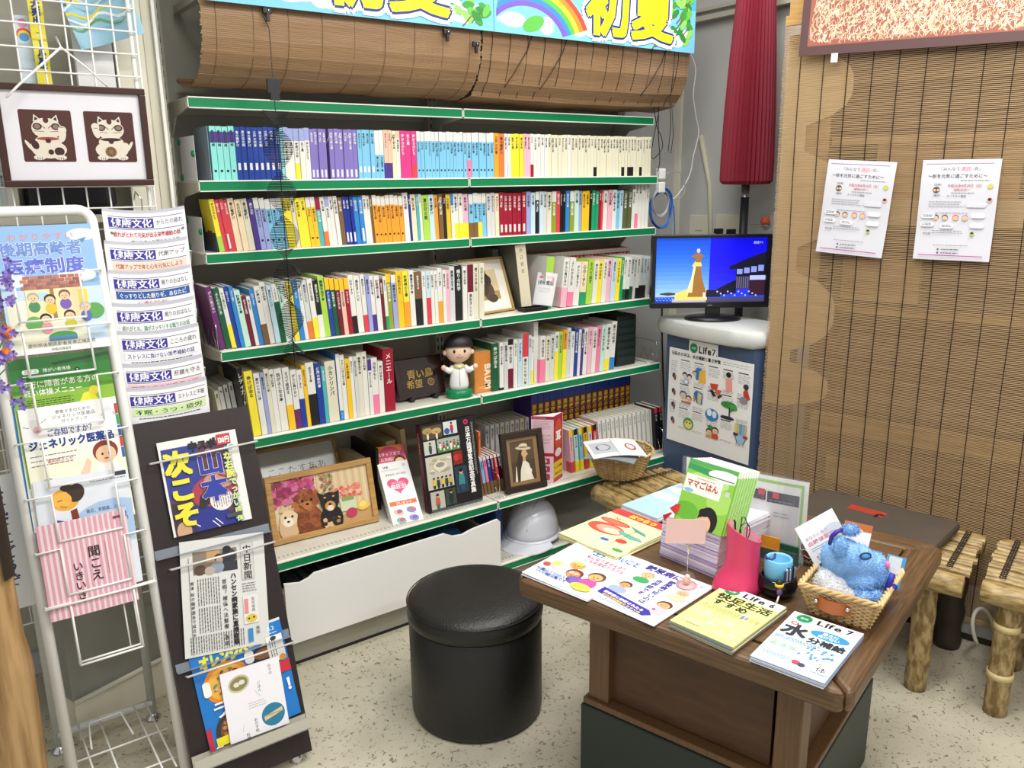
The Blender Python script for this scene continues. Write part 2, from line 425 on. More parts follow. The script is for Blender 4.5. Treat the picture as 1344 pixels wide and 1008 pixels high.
# ================= BOOKSHELF (gondola of two bays) =================
SH = [(1.7306, 0.0), (1.5038, -.0295), (1.3012, -.0277), (1.0245, -.0834), (.7455, -.0788), (.3714, -.1732), (.1208, -.1732)]
YB = .25
gon = T('book_shelving', 'cream metal shop shelving of two bays with green strips along every shelf edge', 'shelving', (0, 0, 0))
MB().bb((0, YB, .12), (.898, .27, 2.15), 'steel_panel').to('back_panel', gon)
MB().bb((.902, YB, .12), (1.80, .27, 2.15), 'steel_panel').to('back_panel', gon)
for x in (-.012, .9, 1.812):
    p = MB().bb((x-.018, .205, 0), (x+.018, YB, 2.3), 'steel_grey')
    for i in range(66):
        z = .22+i*.031
        for dx in (-.008, .008): p.bb((x+dx-.0022, .2040, z), (x+dx+.0022, .2052, z+.017), 'black_satin')
    p.to('post', gon)
for i, (z, y) in enumerate(SH):
    for b in (0, 1):
        x0 = .9*b+.002; x1 = .9*b+.898; base = i == 6
        s = MB()
        s.bb((x0, y+.012, z-.004), (x1, YB, z), 'shelf_white')              # tray
        s.bb((x0, YB-.01, z-.03), (x1, YB, z-.004), 'steel_grey')
        s.bb((x0, y+.006, z-.030), (x1, y+.012, z+.002), 'strip_edge')      # folded front
        n = 60
        for q in range(n if i in (5, 6) else 0):
            xq = x0+.01+q*(x1-x0-.02)/n
            for yy in (.035, .042): s.bb((xq, y+yy, z), (xq+.006, y+yy+.0025, z+.0004), 'wire_grey')
        so = s.to('shelf', gon)
        e = MB().bb((x0, y, z-.002), (x1, y+.006, z+.001), 'strip_edge').bb((x0, y, z-.029), (x1, y+.006, z-.0265), 'strip_edge')
        e.bb((x0, y, z-.029), (x0+.002, y+.006, z+.001), 'strip_edge').bb((x1-.002, y, z-.029), (x1, y+.006, z+.001), 'strip_edge')
        e.bb((x0+.002, y+.0015, z-.0265), (x1-.002, y+.006, z-.002), 'strip_green')
        e.to('price_strip', so)
        if not base:
            for xs in (x0-.001, x1-.003):
                MB().prism([(.2, z-.004), (y+.02, z-.004), (y+.014, z-.028), (y+.07, z-.036), (.14, z-.046), (.185, z-.085), (.205, z-.10), (.215, z-.004)], xs, xs+.004, 'steel_grey',
                           M(((0, 0, 1, 0), (1, 0, 0, 0), (0, 1, 0, 0), (0, 0, 0, 1)))).to('bracket', so)
for b in (0, 1):
    MB().bb((.9*b+.002, -.150, 0), (.9*b+.898, -.135, .0915), 'steel_panel').to('kick_plate', gon)
    MB().bb((.9*b+.002, -.152, 0), (.9*b+.898, -.150, .010), 'black_satin').to('kick_gasket', gon)

# big white pull-out bin under the left bay, scooped top edge
dw = T('storage_bin', 'large white pull-out bin with scooped corners under the dog photo shelf', 'bin', (0, 0, 0))
xa, xb = .045, .985
def px_x(px, py, Y): return ony(px, py, Y).x
zt, zb = .318, .095
pp = [ony(x, y, -.178) for x, y in ((372, 766), (393, 764), (404, 758), (412, 751), (582, 700), (594, 703), (606, 701), (613, 697), (621, 693), (652, 681), (655, 684))]
xl = pp[0].x; xr = pp[-1].x
poly = [(xl, zb), (xr, zb)]+[(q.x, q.z) for q in pp[::-1]]
XZ = M(((1, 0, 0, 0), (0, 0, 1, 0), (0, 1, 0, 0), (0, 0, 0, 1)))
MB().prism(poly, -.186, -.176, 'white_tube', XZ).to('front_panel', dw)
db = MB(); db.bb((xl+.01, -.17, .1225), (xr-.01, -.16, .19), 'steel_panel').bb((xl+.01, .1, .1225), (xr-.01, .11, .25), 'steel_panel').bb((xl+.01, -.17, .1225), (xl+.02, .11, .25), 'steel_panel').bb((xr-.02, -.17, .1225), (xr-.01, .11, .25), 'steel_panel')
db.bb((xl+.01, -.17, .1225), (xr-.01, .11, .128), 'steel_panel')
db.to('bin_box', dw)
# things glimpsed inside: row of dark case spines and a blue net cap
rg = random.Random(3)
for i in range(16):
    x = xl+.035+i*.030
    h = rg.uniform(.15, .172)
    k = rg.choice(['17171a', '1c2022', '24282a', '2e3333'])
    MB().bb((0, 0, 0), (.022, .14, h), k).bb((.002, -.001, h*.2), (.020, 0, h*.9), '3a4042').to('disc_case', None, (x, -.14, .1285), (0, rad(4), 0), 'dark plastic case, %s in the row inside the white bin' % ORD(i+1), cat='case', group='dark cases in the bin')
nb = MB(); nb.lathe([(.105, 0), (.11, .03), (.10, .08), (.07, .12), (.03, .14), (.001, .145)], '2a5f8a', 18)
nb.to('net_cap', None, (.74, -.02, .129), None, 'blue mesh cap peeping out of the white bin', cat='cap')
cb = MB(); cb.bb((0, 0, 0), (.035, .16, .15), '34519a', bev=.01)
cb.to('blue_case', None, (.992, -.02, .1225), None, 'blue cloth case squeezed between the white bin and the hard hat', cat='case')

# hard hat
hx = ony(700, 700, -.05)
hat = T('hard_hat', 'white hard hat with a short brim on the lowest shelf beside the bin', 'hard hat', (hx.x, -.045, .124), 0, rot=(0, 0, rad(-150)))
hm = MB()
prof = [(.118, .02), (.117, .045), (.110, .08), (.095, .115), (.07, .14), (.035, .154), (.001, .158)]
hm.lathe(prof, 'helmet', 28, sy=.86)
hm.lathe([(.118, .02), (.126, .016), (.128, .021), (.118, .028)], 'helmet', 28, sy=.88)
hm.to('shell', hat)
br = MB()
def brim(u, v):
    a = rad(-62+124*u); r = .118+.055*v*(math.cos(rad(-62+124*u))**.6)
    return (r*cos(a), r*.87*sin(a), .024-.028*v*cos(a)+.001)
br.grid(brim, 16, 5, 'helmet'); br.grid(lambda u, v: tuple(V(brim(1-u, v))-V((0, 0, .003))), 16, 5, 'helmet')
br.to('brim', hat)
rd = MB()
for o in (-.03, 0, .03):
    rd.tube([(.112*cos(t), o*(.6+.4*sin(t)), .03+.127*sin(t)) for t in [rad(18+q*9) for q in range(17)]], .004, 'helmet', 6)
rd.to('ridge', hat)
MB().lathe([(.112, .001), (.112, .02), (.108, .02), (.108, .001)], '8c90a0', 24, sy=.86).to('headband', hat)
# ================= BOOKS =================
CN = {'t': ('8ce0d8', 'mint green'), 'N': ('1f3f98', 'navy blue'), 'l': ('e6e0ea', 'white'), 'v': ('8072b8', 'violet'), 'b': ('7cc0e0', 'sky blue'), 's': ('eebfa6', 'salmon'),
      'M': ('d23a84', 'magenta'), 'o': ('f0a02e', 'orange'), 'O': ('e2793a', 'burnt orange'), 'w': ('e3e2da', 'white'), 'y': ('f3e13a', 'yellow'), 'p': ('eeb3c2', 'pink'), 'c': ('dcd8c0', 'cream'),
      'Y': ('f2c226', 'golden yellow'), 'r': ('d4414c', 'red'), 'e': ('f1dcb8', 'buff'), 'P': ('4b3488', 'purple'), 'a': ('9aa4d6', 'lavender'), 'T': ('4fb0b4', 'teal'), 'n': ('7a5a3a', 'brown'),
      'D': ('1a2f8e', 'dark blue'), 'B': ('2f83cc', 'blue'), 'L': ('a8d24c', 'lime green'), 'k': ('1d1c20', 'black'), 'C': ('9d1530', 'crimson'), 'g': ('1f9a68', 'green'), 'i': ('c2dbe6', 'pale blue'),
      'G': ('57613c', 'olive'), 'm': ('70172e', 'maroon'), 'q': ('8f9a30', 'moss green'), 'f': ('135a38', 'forest green'), 'x': ('6b2a6b', 'plum'), 'z': ('cfd1d0', 'pale grey'), 'h': ('bfe3d0', 'mint'), 'u': ('ef7fa4', 'rose')}
for k_, (h_, n_) in CN.items(): mat(h_, h_, .38)
TITLES = ['御家人斬九郎', '春の雪解け', '風の城', '剣客の道', '海からの便り', '夏の日の庭', '夜明けの坂', '旅立ちの朝', '古都の雨', '山の音色', '花と嵐', '月の舟歌', '遠い太鼓', '北の街道', '江戸の四季', '森の手紙']
HEALTH = ['腰痛を治す本', '血圧を下げる食事', '糖尿病の食事', '薬のいらない体', '健康の教科書', 'がんに負けない', '肩こりの治し方', '元気のもと', 'よくわかる漢方', '眠りの科学', '心のくすり', '長生きレシピ', '目がよくなる本', '歩けば治る', '食べて治す', '冷えとり生活']
_TM = {}
def title_mesh(t, k):
    if (t, k) not in _TM:
        vs, fs, e = text2d(t, 1, True, .015, .02)
        me = bpy.data.meshes.new('title'); me.from_pydata([(x, 0, y) for x, y in vs], [], fs); me.materials.append(mat(k)); me.update()
        _TM[(t, k)] = (me, e)
    return _TM[(t, k)]
def book(x, y, z, t, h, d, col, lean=0, top=None, topc=None, obi=None, title=None, tk=None, label='', group='', cat='book', name='paperback', body=True, dot=None, ts=None, band=None, lab=None):
    """spine faces -y; origin at the lower corner it rests on"""
    hc = CN[col][0]; mb = MB(); c = .0012
    ox = 0 if lean <= 0 else -t       # leaning left (tops to -x) pivots on its left corner
    q = lambda a, b, k: mb.bb((a[0]+ox, a[1], a[2]), (b[0]+ox, b[1], b[2]), k)
    q((0, 0, 0), (t, c, h), hc); q((0, c, 0), (c, d, h), hc); q((t-c, c, 0), (t, d, h), hc)
    q((c, c, .0015), (t-c, d-.002, h-.0015), 'page')
    e = .0003
    if topc: q((0, -e, h*(1-top)), (t, 0, h), CN[topc][0])
    if obi: q((-e, -e*2, 0.0), (t+e, .03, h*obi[0]), CN[obi[1]][0])
    if dot: q((t*.3, -e*2, h*.16), (t*.7, -e, h*.16+t*.4), dot)
    if band: q((-e*.5, -e*1.5, h*band[0]), (t+e*.5, 0, h*band[1]), CN[band[2]][0])
    if lab: q((t*.26, -e*2.2, h*lab[0]), (t*.74, -e, h*lab[1]), lab[2])
    o = mb.to(name, None, (x, y, z), (0, rad(lean), 0), label, cat=cat, group=group)
    if title:
        dark = col in 'NvPDBkCgGmnfxMrTq'
        tk = tk or ('f4f2ea' if dark else '2a2a34')
        me, e2 = title_mesh(title, tk)
        sz = ts or min(t*.56, h*.5/e2)
        to = bpy.data.objects.new('title', me); COL.objects.link(to); to.parent = o
        to.location = (t/2+ox, -.0009, h*(.93 if not topc else (1-top)-.03)); to.scale = (sz, 1, sz)
        o_ = obi[0] if obi else 0
        if h*(.93 if not topc else (1-top)-.03)-sz*e2 < h*o_: to.scale = (sz*.6, 1, sz*.55)
    return o
def runs(spec, sh, yoff, rowname, landmark, depth, hz, tl, kind='paperback', lean0=0, lean1=0, py=None, group='', gap=.0, start=0):
    """spec: list of (px0, px1, pattern) left to right; px measured at the foot of the spine, pattern = string of colour codes,
    each optionally followed by (top,colour) [obi,colour]"""
    z, yf = SH[sh]; y = yf+yoff; n = start; rr = random.Random(sh*11+start)
    tot0 = spec[0][0]; tot1 = spec[-1][1]
    for px0, px1, cells in spec:
        cells = cells if isinstance(cells, list) else list(cells)
        # x on the spine plane at shelf height
        pyA = pr_line(sh, px0); pyB = pr_line(sh, px1)
        X0 = ony(px0, pyA, y).x; X1 = ony(px1, pyB, y).x
        w_ = (X1-X0)/len(cells); x = X0
        for c in cells:
            n += 1
            if isinstance(c, str): c = dict(c=c)
            c = dict(c); cc = c.pop('c'); h = c.pop('h', None) or rr.uniform(*hz); yo = c.pop('y', 0)
            f = (px0+(px1-px0)*(x-X0)/max(1e-6, X1-X0)-tot0)/(tot1-tot0)
            ln = c.pop('lean', None)
            if ln is None: ln = lean0+(lean1-lean0)*f
            t_ = w_*cos(rad(ln))*.925
            feats = ''
            if c.get('topc'): feats += ' with %s top' % CN[c['topc']][1]
            if c.get('obi'): feats += (' and ' if feats else ' with ')+'%s band' % CN[c['obi'][1]][1]
            lab = '%s%s %s, %s %s on %s' % (CN[cc][1], feats, kind, ORD(n), landmark, rowname)
            if len(lab.split()) > 16: lab = lab.replace(' band', '', 1).replace(' past the ', ' past ').replace(' top and ', ' and ')
            if len(lab.split()) > 16: lab = '%s %s, %s %s on %s' % (CN[cc][1], kind, ORD(n), landmark, rowname)
            tt = c.pop('title', None) or tl[rr.randrange(len(tl))]
            book(x if ln <= 0 else x+w_, y+yo+rr.uniform(0, .004), z+.0006, t_, h, depth*rr.uniform(.96, 1), cc, ln, title=tt, label=lab, group=group, name=kind.replace(' ', '_'), **c)
            x += w_
    return n
def pr_line(sh, px):
    """image height of the shelf's front edge at column px"""
    z, y = SH[sh]
    A = proj(V((0, y, z))); B = proj(V((1.8, y, z)))
    return A[1]+(B[1]-A[1])*(px-A[0])/(B[0]-A[0])
def proj(P):
    d = V(P)-CAM; k = d.dot(fw); return (672+F*d.dot(rt)/k, 504-F*d.dot(up)/k)
def D(c, **k): return dict(c=c, **k)
wt = lambda c, n, top=.2, topc='w', **k: [D(c, top=top, topc=topc, dot='1c1c20', **k) for _ in range(n)]

# --- row 1 (second shelf): pocket paperbacks ---
S1 = [(281, 313, [D('t', band=(.70, .90, 'P'), title='鬼平犯科帳', dot='1c1c20') for _ in range(4)]),
      (313, 372, [D('N', lab=(.20, .33, 'e6e6ea'), obi=None) for _ in range(8)]), (372, 376, ['t']),
      (376, 410, [D('w', top=.24, topc='a'), D('w', top=.24, topc='a'), D('w', top=.24, topc='a', obi=(.33, 'y')), D('w', top=.24, topc='a'), D('w', top=.24, topc='a')]),
      (410, 432, [D('v', lab=(.05, .2, 'd8d4ea')) for _ in range(4)]), (435, 472, [D('v', lab=(.05, .2, 'd8d4ea')) for _ in range(6)]), (472, 494, [D('b', lab=(.14, .26, 'eef2f4')) for _ in range(4)]), (494, 506, wt('b', 2, .5)),
      (506, 527, [D('s', obi=(.33, 'P')), D('s', obi=(.33, 'P')), 'e', D('w', topc='s', top=.15)]),
      (527, 549, [D('M', obi=(.3, 'M')), D('M', obi=(.3, 'M')), D('M', obi=(.3, 'r'))]),
      (549, 592, wt('b', 9)), (592, 614, wt('b', 5)), (614, 620, wt('b', 1, obi=(.4, 'u'))), (620, 649, wt('b', 6)),
      (649, 663, ['o', 'O']), (663, 671, ['w', D('w', obi=(.3, 'i'))]), (671, 688, 'yyy'), (688, 697, 'pp'), (697, 701, [D('w', obi=(.3, 'C'))]), (701, 715, 'www'),
      (715, 854, [D(random.choice('ccwcc'), obi=((.24, 'k') if i in (15, 24, 26, 27, 30) else None)) for i in range(34)])]
runs(S1, 1, .030, 'top book row', 'from grey bookend', .105, (.149, .152), TITLES, lean0=0, lean1=0, group='pocket paperbacks on the top book row')
# --- row 2 ---
S2 = [(289, 296, [D('y', obi=(.3, 'L'), h=.152)]), (296, 312, ['r', D('r', lab=(.06, .34, 'ece8e4')), 'r']), (312, 337, 'eec'), (337, 344, 'P'), (344, 358, wt('a', 2)), (358, 380, wt('b', 3)), (380, 396, 'yyc'), (396, 410, 'yy'),
      (410, 422, wt('Y', 2)), (422, 428, [D('T', top=.25, topc='C')]), (428, 434, [D('w', obi=(.3, 'O'))]), (434, 450, [D('w', top=.2, topc='a'), 'w', 'w']), (450, 456, 'n'), (456, 470, [D('D', lab=(.06, .26, 'e6e6ea')) for _ in range(3)]),
      (470, 482, ['B', D('B', lab=(.06, .34, 'e6e6ea'))]), (482, 491, 'ww'), (491, 494, 'n'), (494, 533, wt('o', 7, .2)), (533, 540, [D('w', h=.158)]), (540, 543, 'D'), (543, 550, 'e'), (550, 557, 'Tw'), (557, 566, 'L'), (566, 573, 'i'), (573, 578, 'o'),
      (578, 584, 'n'), (584, 588, 'k'), (588, 594, 'Y'), (594, 598, [D('w', top=.25, topc='B')]), (598, 610, [D('w', obi=(.34, 'y')), D('w', obi=(.34, 'y'))]), (610, 617, [D('p', obi=(.34, 'y'))]),
      (617, 640, [D('b', top=.22, topc='w', obi=(.34, 'n')), D('b', top=.22, topc='w', obi=(.34, 'n')), D('b', top=.22, topc='w', obi=(.34, 'y')), D('b', top=.22, topc='w')]), (640, 651, 'zz'), (651, 656, 'e'),
      (656, 691, [D('C', lab=(.08, .26, 'ead8d8')) for _ in range(6)]), (691, 697, 'a'), (697, 703, 'i'), (703, 708, [D('k', top=.2, topc='w')]), (708, 718, 'iz'), (718, 724, 'c'), (724, 730, [D('q', top=.25, topc='w')]), (730, 735, 'r'), (735, 742, 'kk'),
      (742, 747, 'B'), (747, 753, [D('q', top=.25, topc='w')]), (753, 759, 'h'), (759, 763, 'a'), (763, 773, 'YY'), (773, 776, 'k'), (776, 785, 'gg'), (785, 791, 'Cr'), (791, 808, 'wpw'), (808, 817, 'bi'),
      (817, 828, 'GG'), (828, 832, 'w'), (832, 850, [D('w', h=.188, obi=(.3, 'u'), lean=2), D('w', h=.188, lean=2), D('w', h=.190, lean=2), D('w', h=.188, lean=2)])]
runs(S2, 2, .028, 'second book row', 'from blue bookend', .105, (.148, .153), TITLES, lean0=-7, lean1=3, group='pocket paperbacks on the second book row')
# --- row 3 ---
S3 = [(290, 298, [D('x', h=.187)]), (298, 306, [D('f', h=.182)]), (306, 312, [D('w', h=.18, obi=(.4, 'y'))]), (312, 323, [D('N', h=.184), D('B', h=.184)]), (323, 331, [D('h', h=.17)]), (331, 337, [D('m', h=.152)]), (337, 342, [D('w', h=.15)]),
      (342, 348, [D('B', h=.17)]), (348, 356, [D('w', h=.178, obi=(.35, 'n'), title='健康の本')]), (356, 370, 'wi'), (370, 377, [D('w', obi=(.7, 'f'))]), (377, 388, 'hw'), (388, 395, [D('y')]), (395, 402, [D('B', h=.188)]), (402, 407, 'w'),
      (407, 414, [D('z', obi=(.3, 'O'))]), (414, 421, [D('w', obi=(.35, 'y'))]), (421, 428, [D('k', obi=(.4, 'w'))]), (428, 436, [D('L', h=.192)]), (436, 465, [D('N', top=.2, topc='Y'), D('f', top=.2, topc='Y'), D('m', top=.2, topc='Y'), D('s', top=.2, topc='Y'), D('C', top=.2, topc='Y')]),
      (465, 472, [D('w', obi=(.3, 'k'))]), (472, 480, 'w'), (480, 486, [D('w', obi=(.3, 'r'))]), (486, 497, [D('a'), D('w', obi=(.3, 'P'))]), (497, 504, [D('w')]), (504, 512, [D('m', h=.165), D('w', obi=(.25, 'g'), h=.175)]),
      (512, 525, [D('q', top=.15, topc='Y'), D('a', top=.15, topc='w')]), (525, 541, [D('Y', h=.186), D('y', h=.186, obi=(.45, 'o'))]), (541, 548, 'w'), (548, 557, [D('n', obi=(.5, 'k'), h=.18)]), (557, 562, 'w'), (562, 568, [D('i', obi=(.5, 'r'))]),
      (568, 577, 'ww'), (577, 583, [D('w', obi=(.4, 'o'))]), (583, 592, 'wp'), (592, 599, [D('z', h=.188)]), (599, 608, [D('k', h=.19)]), (608, 614, [D('w')]), (614, 622, [D('w', top=.5, topc='m', h=.19)]), (622, 636, [D('c', h=.192), D('c', h=.192)])]
runs(S3, 3, .026, 'third book row', 'from wire bookend', .13, (.176, .188), HEALTH, 'book', lean0=-8, lean1=1, group='health books on the third row')
S3b = [(735, 743, [D('w', h=.185, obi=(.4, 'p'))]), (743, 768, [D('w', obi=(.3, 'u'), h=.185), D('w', h=.165), D('e', h=.165, obi=(.3, 'g'))]), (768, 776, [D('L', h=.172)]), (776, 800, 'wywp'), (800, 812, [D('i'), 'y']), (812, 816, 'g'),
       (816, 850, [D('w', obi=(.25, 'f')), D('w', obi=(.25, 'k')), D('z', obi=(.3, 'f')), D('z'), D('w', obi=(.25, 'k')), D('z', obi=(.3, 'k')), D('i', obi=(.3, 'k')), D('z')])]
runs(S3b, 3, .026, 'third book row', 'past the leaning phone card', .14, (.166, .172), HEALTH, 'magazine', lean0=6, lean1=4, group='slim magazines on the third row')
# --- row 4 ---
S4 = [(334, 345, [D('y', h=.205)]), (345, 353, [D('w', h=.195)]), (353, 358, [D('a', h=.195)]), (358, 371, [D('c', h=.205), D('w', h=.2)]), (371, 381, [D('w', h=.2)]), (381, 390, [D('w', obi=(.4, 'Y'), h=.2, title='食べて若返る')]),
      (390, 398, [D('w', obi=(.33, 'x')), ]), (398, 405, [D('w', obi=(.5, 'N'))]), (405, 410, [D('Y')]), (410, 421, [D('w', obi=(.5, 'k'), h=.205, title='成功する食事')]), (421, 429, [D('N', h=.2)]), (429, 434, 'T'), (434, 448, [D('c', h=.2, title='小カンリンパ')]),
      (448, 453, [D('B', top=.85, topc='w', h=.22)]), (453, 459, [D('w', h=.215, title='やさしいはじめての薬')]), (459, 465, [D('Y', h=.2)]), (465, 474, [D('w', h=.205), D('z', h=.205)]), (474, 487, [D('c', h=.215), D('w', h=.215)]), (487, 492, [D('w', top=.2, topc='P')]),
      (492, 500, [D('w', obi=(.35, 'u'), h=.19)]), (500, 507, [D('w', h=.175)]), (507, 521, [D('C', h=.215, title='メニエール')])]
runs(S4, 4, .024, 'fourth book row', 'from the dark newspaper rack', .155, (.185, .2), HEALTH, 'book', lean0=-4, lean1=0, group='health books on the fourth row')
for i, (px, h, c, w_, ti) in enumerate(((286, .14, 'c', .012, '草花'), (292, .15, 'w', .012, '歩く'), (299, .155, 'w', .012, '薬草'), (306, .16, 'w', .013, '体操'), (313, .19, 'e', .012, '漢方'))):
    p = ony(px, 500, .03); book(p.x, .03+.01*i*0, SH[4][0]+.0006, w_, h, .14, c, -6, title=ti, label='%s thin book, %s in the slumped pile before the black spine book' % (CN[c][1], ORD(i+1)), group='health books on the fourth row', name='book')
p = ony(322, 560, .0); book(p.x, -.035, SH[4][0]+.0006, .016, .215, .15, 'k', -6, title='レディガード', ts=.017, label='thick black book with bold white lettering on the fourth book row', group='health books on the fourth row', name='book')
S4b = [(647, 656, [D('f', h=.178)]), (656, 667, [D('w', obi=(.05, 'k')), 'z']), (667, 674, [D('w', obi=(.4, 'm'), top=.12, topc='k')]), (674, 685, 'wi'), (685, 693, [D('w', top=.45, topc='r', h=.2)]), (693, 700, [D('i'), D('w', obi=(.3, 'y'))])]
runs(S4b, 4, .030, 'fourth book row', 'past the orange box', .14, (.175, .19), HEALTH, 'book', lean0=0, lean1=2, group='health books on the fourth row')
S4c = [(708, 715, [D('w', obi=(.5, 'u'), h=.178)]), (715, 727, [D('c', h=.175), D('z')]), (727, 742, [D('w', obi=(.6, 'y')), D('L', h=.185), D('o', h=.19, obi=(.6, 'y'))]), (742, 752, [D('z', h=.195), D('w')]), (752, 757, [D('N')]), (757, 764, [D('w'), D('P')]),
       (764, 786, [D('w'), D('p'), D('w'), D('u')]), (786, 792, [D('h')]), (792, 806, [D('w', h=.188, obi=(.25, 'y')), D('w', h=.195, obi=(.25, 'B'))])]
runs(S4c, 4, .030, 'fourth book row', 'past the tall white binder', .15, (.178, .188), HEALTH, 'book', lean0=2, lean1=5, group='health books on the fourth row')
# ================= THINGS ON THE SHELVES =================
def quad3(bl_, br_, tr_, z):
    """corners of an upright rectangle standing on height z, leaning back as the picture shows"""
    BL = onz(*bl_, z); BR = onz(*br_, z); d = (BR-BL).normalized(); TR = onp(*tr_, BR, d)
    return BL+(TR-BR), TR, BL
def bars(w, h, bw, t, k, z0=0, bev=.002):
    """mitred-looking picture frame, top-left origin, y down negative"""
    mb = MB()
    mb.box((w/2, -bw/2, z0+t/2), (w, bw, t), k, bev=bev).box((w/2, -h+bw/2, z0+t/2), (w, bw, t), k, bev=bev)
    mb.box((bw/2, -h/2, z0+t/2), (bw, h-2*bw, t), k, bev=bev).box((w-bw/2, -h/2, z0+t/2), (bw, h-2*bw, t), k, bev=bev)
    return mb
def picframe(name, label, cat, q, bw, t, k, sheet_fn, glass=True, back='dark_frame', inner=0):
    mx, w, h = frame3(*q); e = T(name, label, cat, mx=mx)
    bars(w, h, bw, t, k).to('frame', e)
    MB().bb((bw*.5, -h+bw*.5, 0), (w-bw*.5, -bw*.5, t*.35), back).to('backing', e)
    s = sheet_fn(w-2*bw, h-2*bw)
    s.put('picture', e, M.Translation((bw, -bw, t*.35+.0008)))
    if glass: MB().bb((bw, -h+bw, t*.62), (w-bw, -bw, t*.62+.001), 'frame_glass').to('glass', e)
    return e, w, h
# --- dogs photograph in a light wooden frame ---
def dogs(w, h):
    s = Sheet(w, h, page='e8cfa4'); H = s.H; r = random.Random(5)
    for i in range(26): x = 2+i*3.9; s.rect(x, 0, x+1.6, H*.8, 'dfc08c' if i % 2 else 'f0dcb4')
    s.poly([(0, H*.86), (60, H*.86), (100, H*.78), (100, H), (0, H)], 'c9a06a')
    for i in range(110):
        x = r.uniform(0, 42); y = r.uniform(0, H*.42)*(1-.3*x/42); s.ell(x, y+2, r.uniform(2, 4.5), r.uniform(2, 4), r.choice(['b83e78', 'd0568c', '9c2f5e', 'd9789f', '8c3b58', 'c24a5a']), n=7)
    for i in range(40): s.ell(r.uniform(50, 62), r.uniform(1, H*.45), 1.8, 1.6, r.choice(['a87a5a', 'c29472', '8c6a50', '9aa068']), n=6)
    for i in range(34): s.ell(r.uniform(64, 90), H*.33+r.uniform(0, 12), 2.6, 2.2, r.choice(['e8806a', 'e6a08c', 'd6604a', 'f0b8a4']), n=7)
    s.rect(67, H*.55, 84, H*.78, 'cfd8b4'); s.rect(69, H*.52, 82, H*.6, '8aa05c')
    s.ell(78, H*.83, 6, 5, 'c03a5c'); s.ell(91, H*.74, 7, 5, 'ecc452'); s.ell(91, H*.72, 4, 3, 'f5dc80')
    # cream dog
    s.ell(12, H*.85, 10, 14, 'd8b48a'); s.poly([(4, H*.55), (9, H*.42), (13, H*.58)], 'e0c094'); s.poly([(17, H*.55), (21, H*.42), (22, H*.6)], 'e0c094')
    s.ell(13, H*.68, 9, 8, 'e8cfa8'); s.ell(12, H*.75, 5, 4.5, 'f4e8d4')
    for x in (9.5, 16.5): s.ell(x, H*.66, 1.3, 1.3, '1a1210', n=8)
    s.ell(12, H*.74, 1.6, 1.1, '20140e', n=8)
    # brown poodle
    s.ell(34, H*.84, 14, 18, '8a4a26')
    for i in range(60):
        a = r.uniform(0, 2*pi); q = r.uniform(4, 13); s.ell(33+q*cos(a), H*.46+q*.9*sin(a), 3.2, 3, r.choice(['a45c30', '94502a', 'b46c3c', '84441f']), n=7)
    for i in range(50): s.ell(r.uniform(23, 46), r.uniform(H*.66, H), 3, 2.8, r.choice(['8a4a26', '7a3e1e', '9a562e']), n=7)
    s.ell(33, H*.52, 5, 4.4, 'b87448'); s.ell(33, H*.50, 1.7, 1.3, '22140e')
    for x in (28.5, 37.5): s.ell(x, H*.43, 1.4, 1.4, '160e0a', n=8)
    # black and tan dog
    s.ell(56, H*.86, 12, 15, '1e1a1c'); s.poly([(46, H*.5), (44, H*.33), (52, H*.42)], '201a1c'); s.poly([(60, H*.42), (67, H*.36), (66, H*.54)], '201a1c')
    s.ell(56, H*.54, 10, 9.5, '262022'); s.ell(56, H*.62, 5.5, 5, 'c89058'); s.ell(56, H*.66, 3.5, 3, 'ecd8bc'); s.ell(56, H*.59, 1.7, 1.2, '0c0a0a')
    for x in (51.5, 60.5): s.ell(x, H*.52, 1.6, 1.6, '0c0a0a', n=8); s.ell(x, H*.455, 1.5, 1, 'c89058', n=8)
    for i in range(24): s.ell(r.uniform(48, 64), r.uniform(H*.84, H), 2.4, 2, r.choice(['b07a44', '2a2222', 'd8b88c']), n=6)
    return s
q = quad3((358, 716.5), (496, 683), (484, 600), .3722)
picframe('framed_photo', 'light wooden frame with photo of three small dogs and pink flowers', 'picture frame', q, .019, .016, 'pine', dogs)
# --- silver calligraphy plaque behind it ---
def plaque(w, h):
    s = Sheet(w, h, page='d0d2d2'); s.rect(2, 3, 98, s.H-3, 'silver_plate'); s.ell(20, s.H*.55, 22, 9, 'f2f4f4', -8)
    s.text(8, 33, 'ここたすああ', 13, '2c2c2c', b=-.012); s.text(62, 38, '内', 12, '2c2c2c'); s.text(12, 52, 'ついじり', 12, '303030', b=-.012); return s
q = quad3((352, 690), (460, 664), (437, 573), .3722)
picframe('calligraphy_plaque', 'silver plaque with brushed characters in a wooden frame behind the dog photo', 'plaque', q, .012, .012, 'pine', plaque, glass=False)
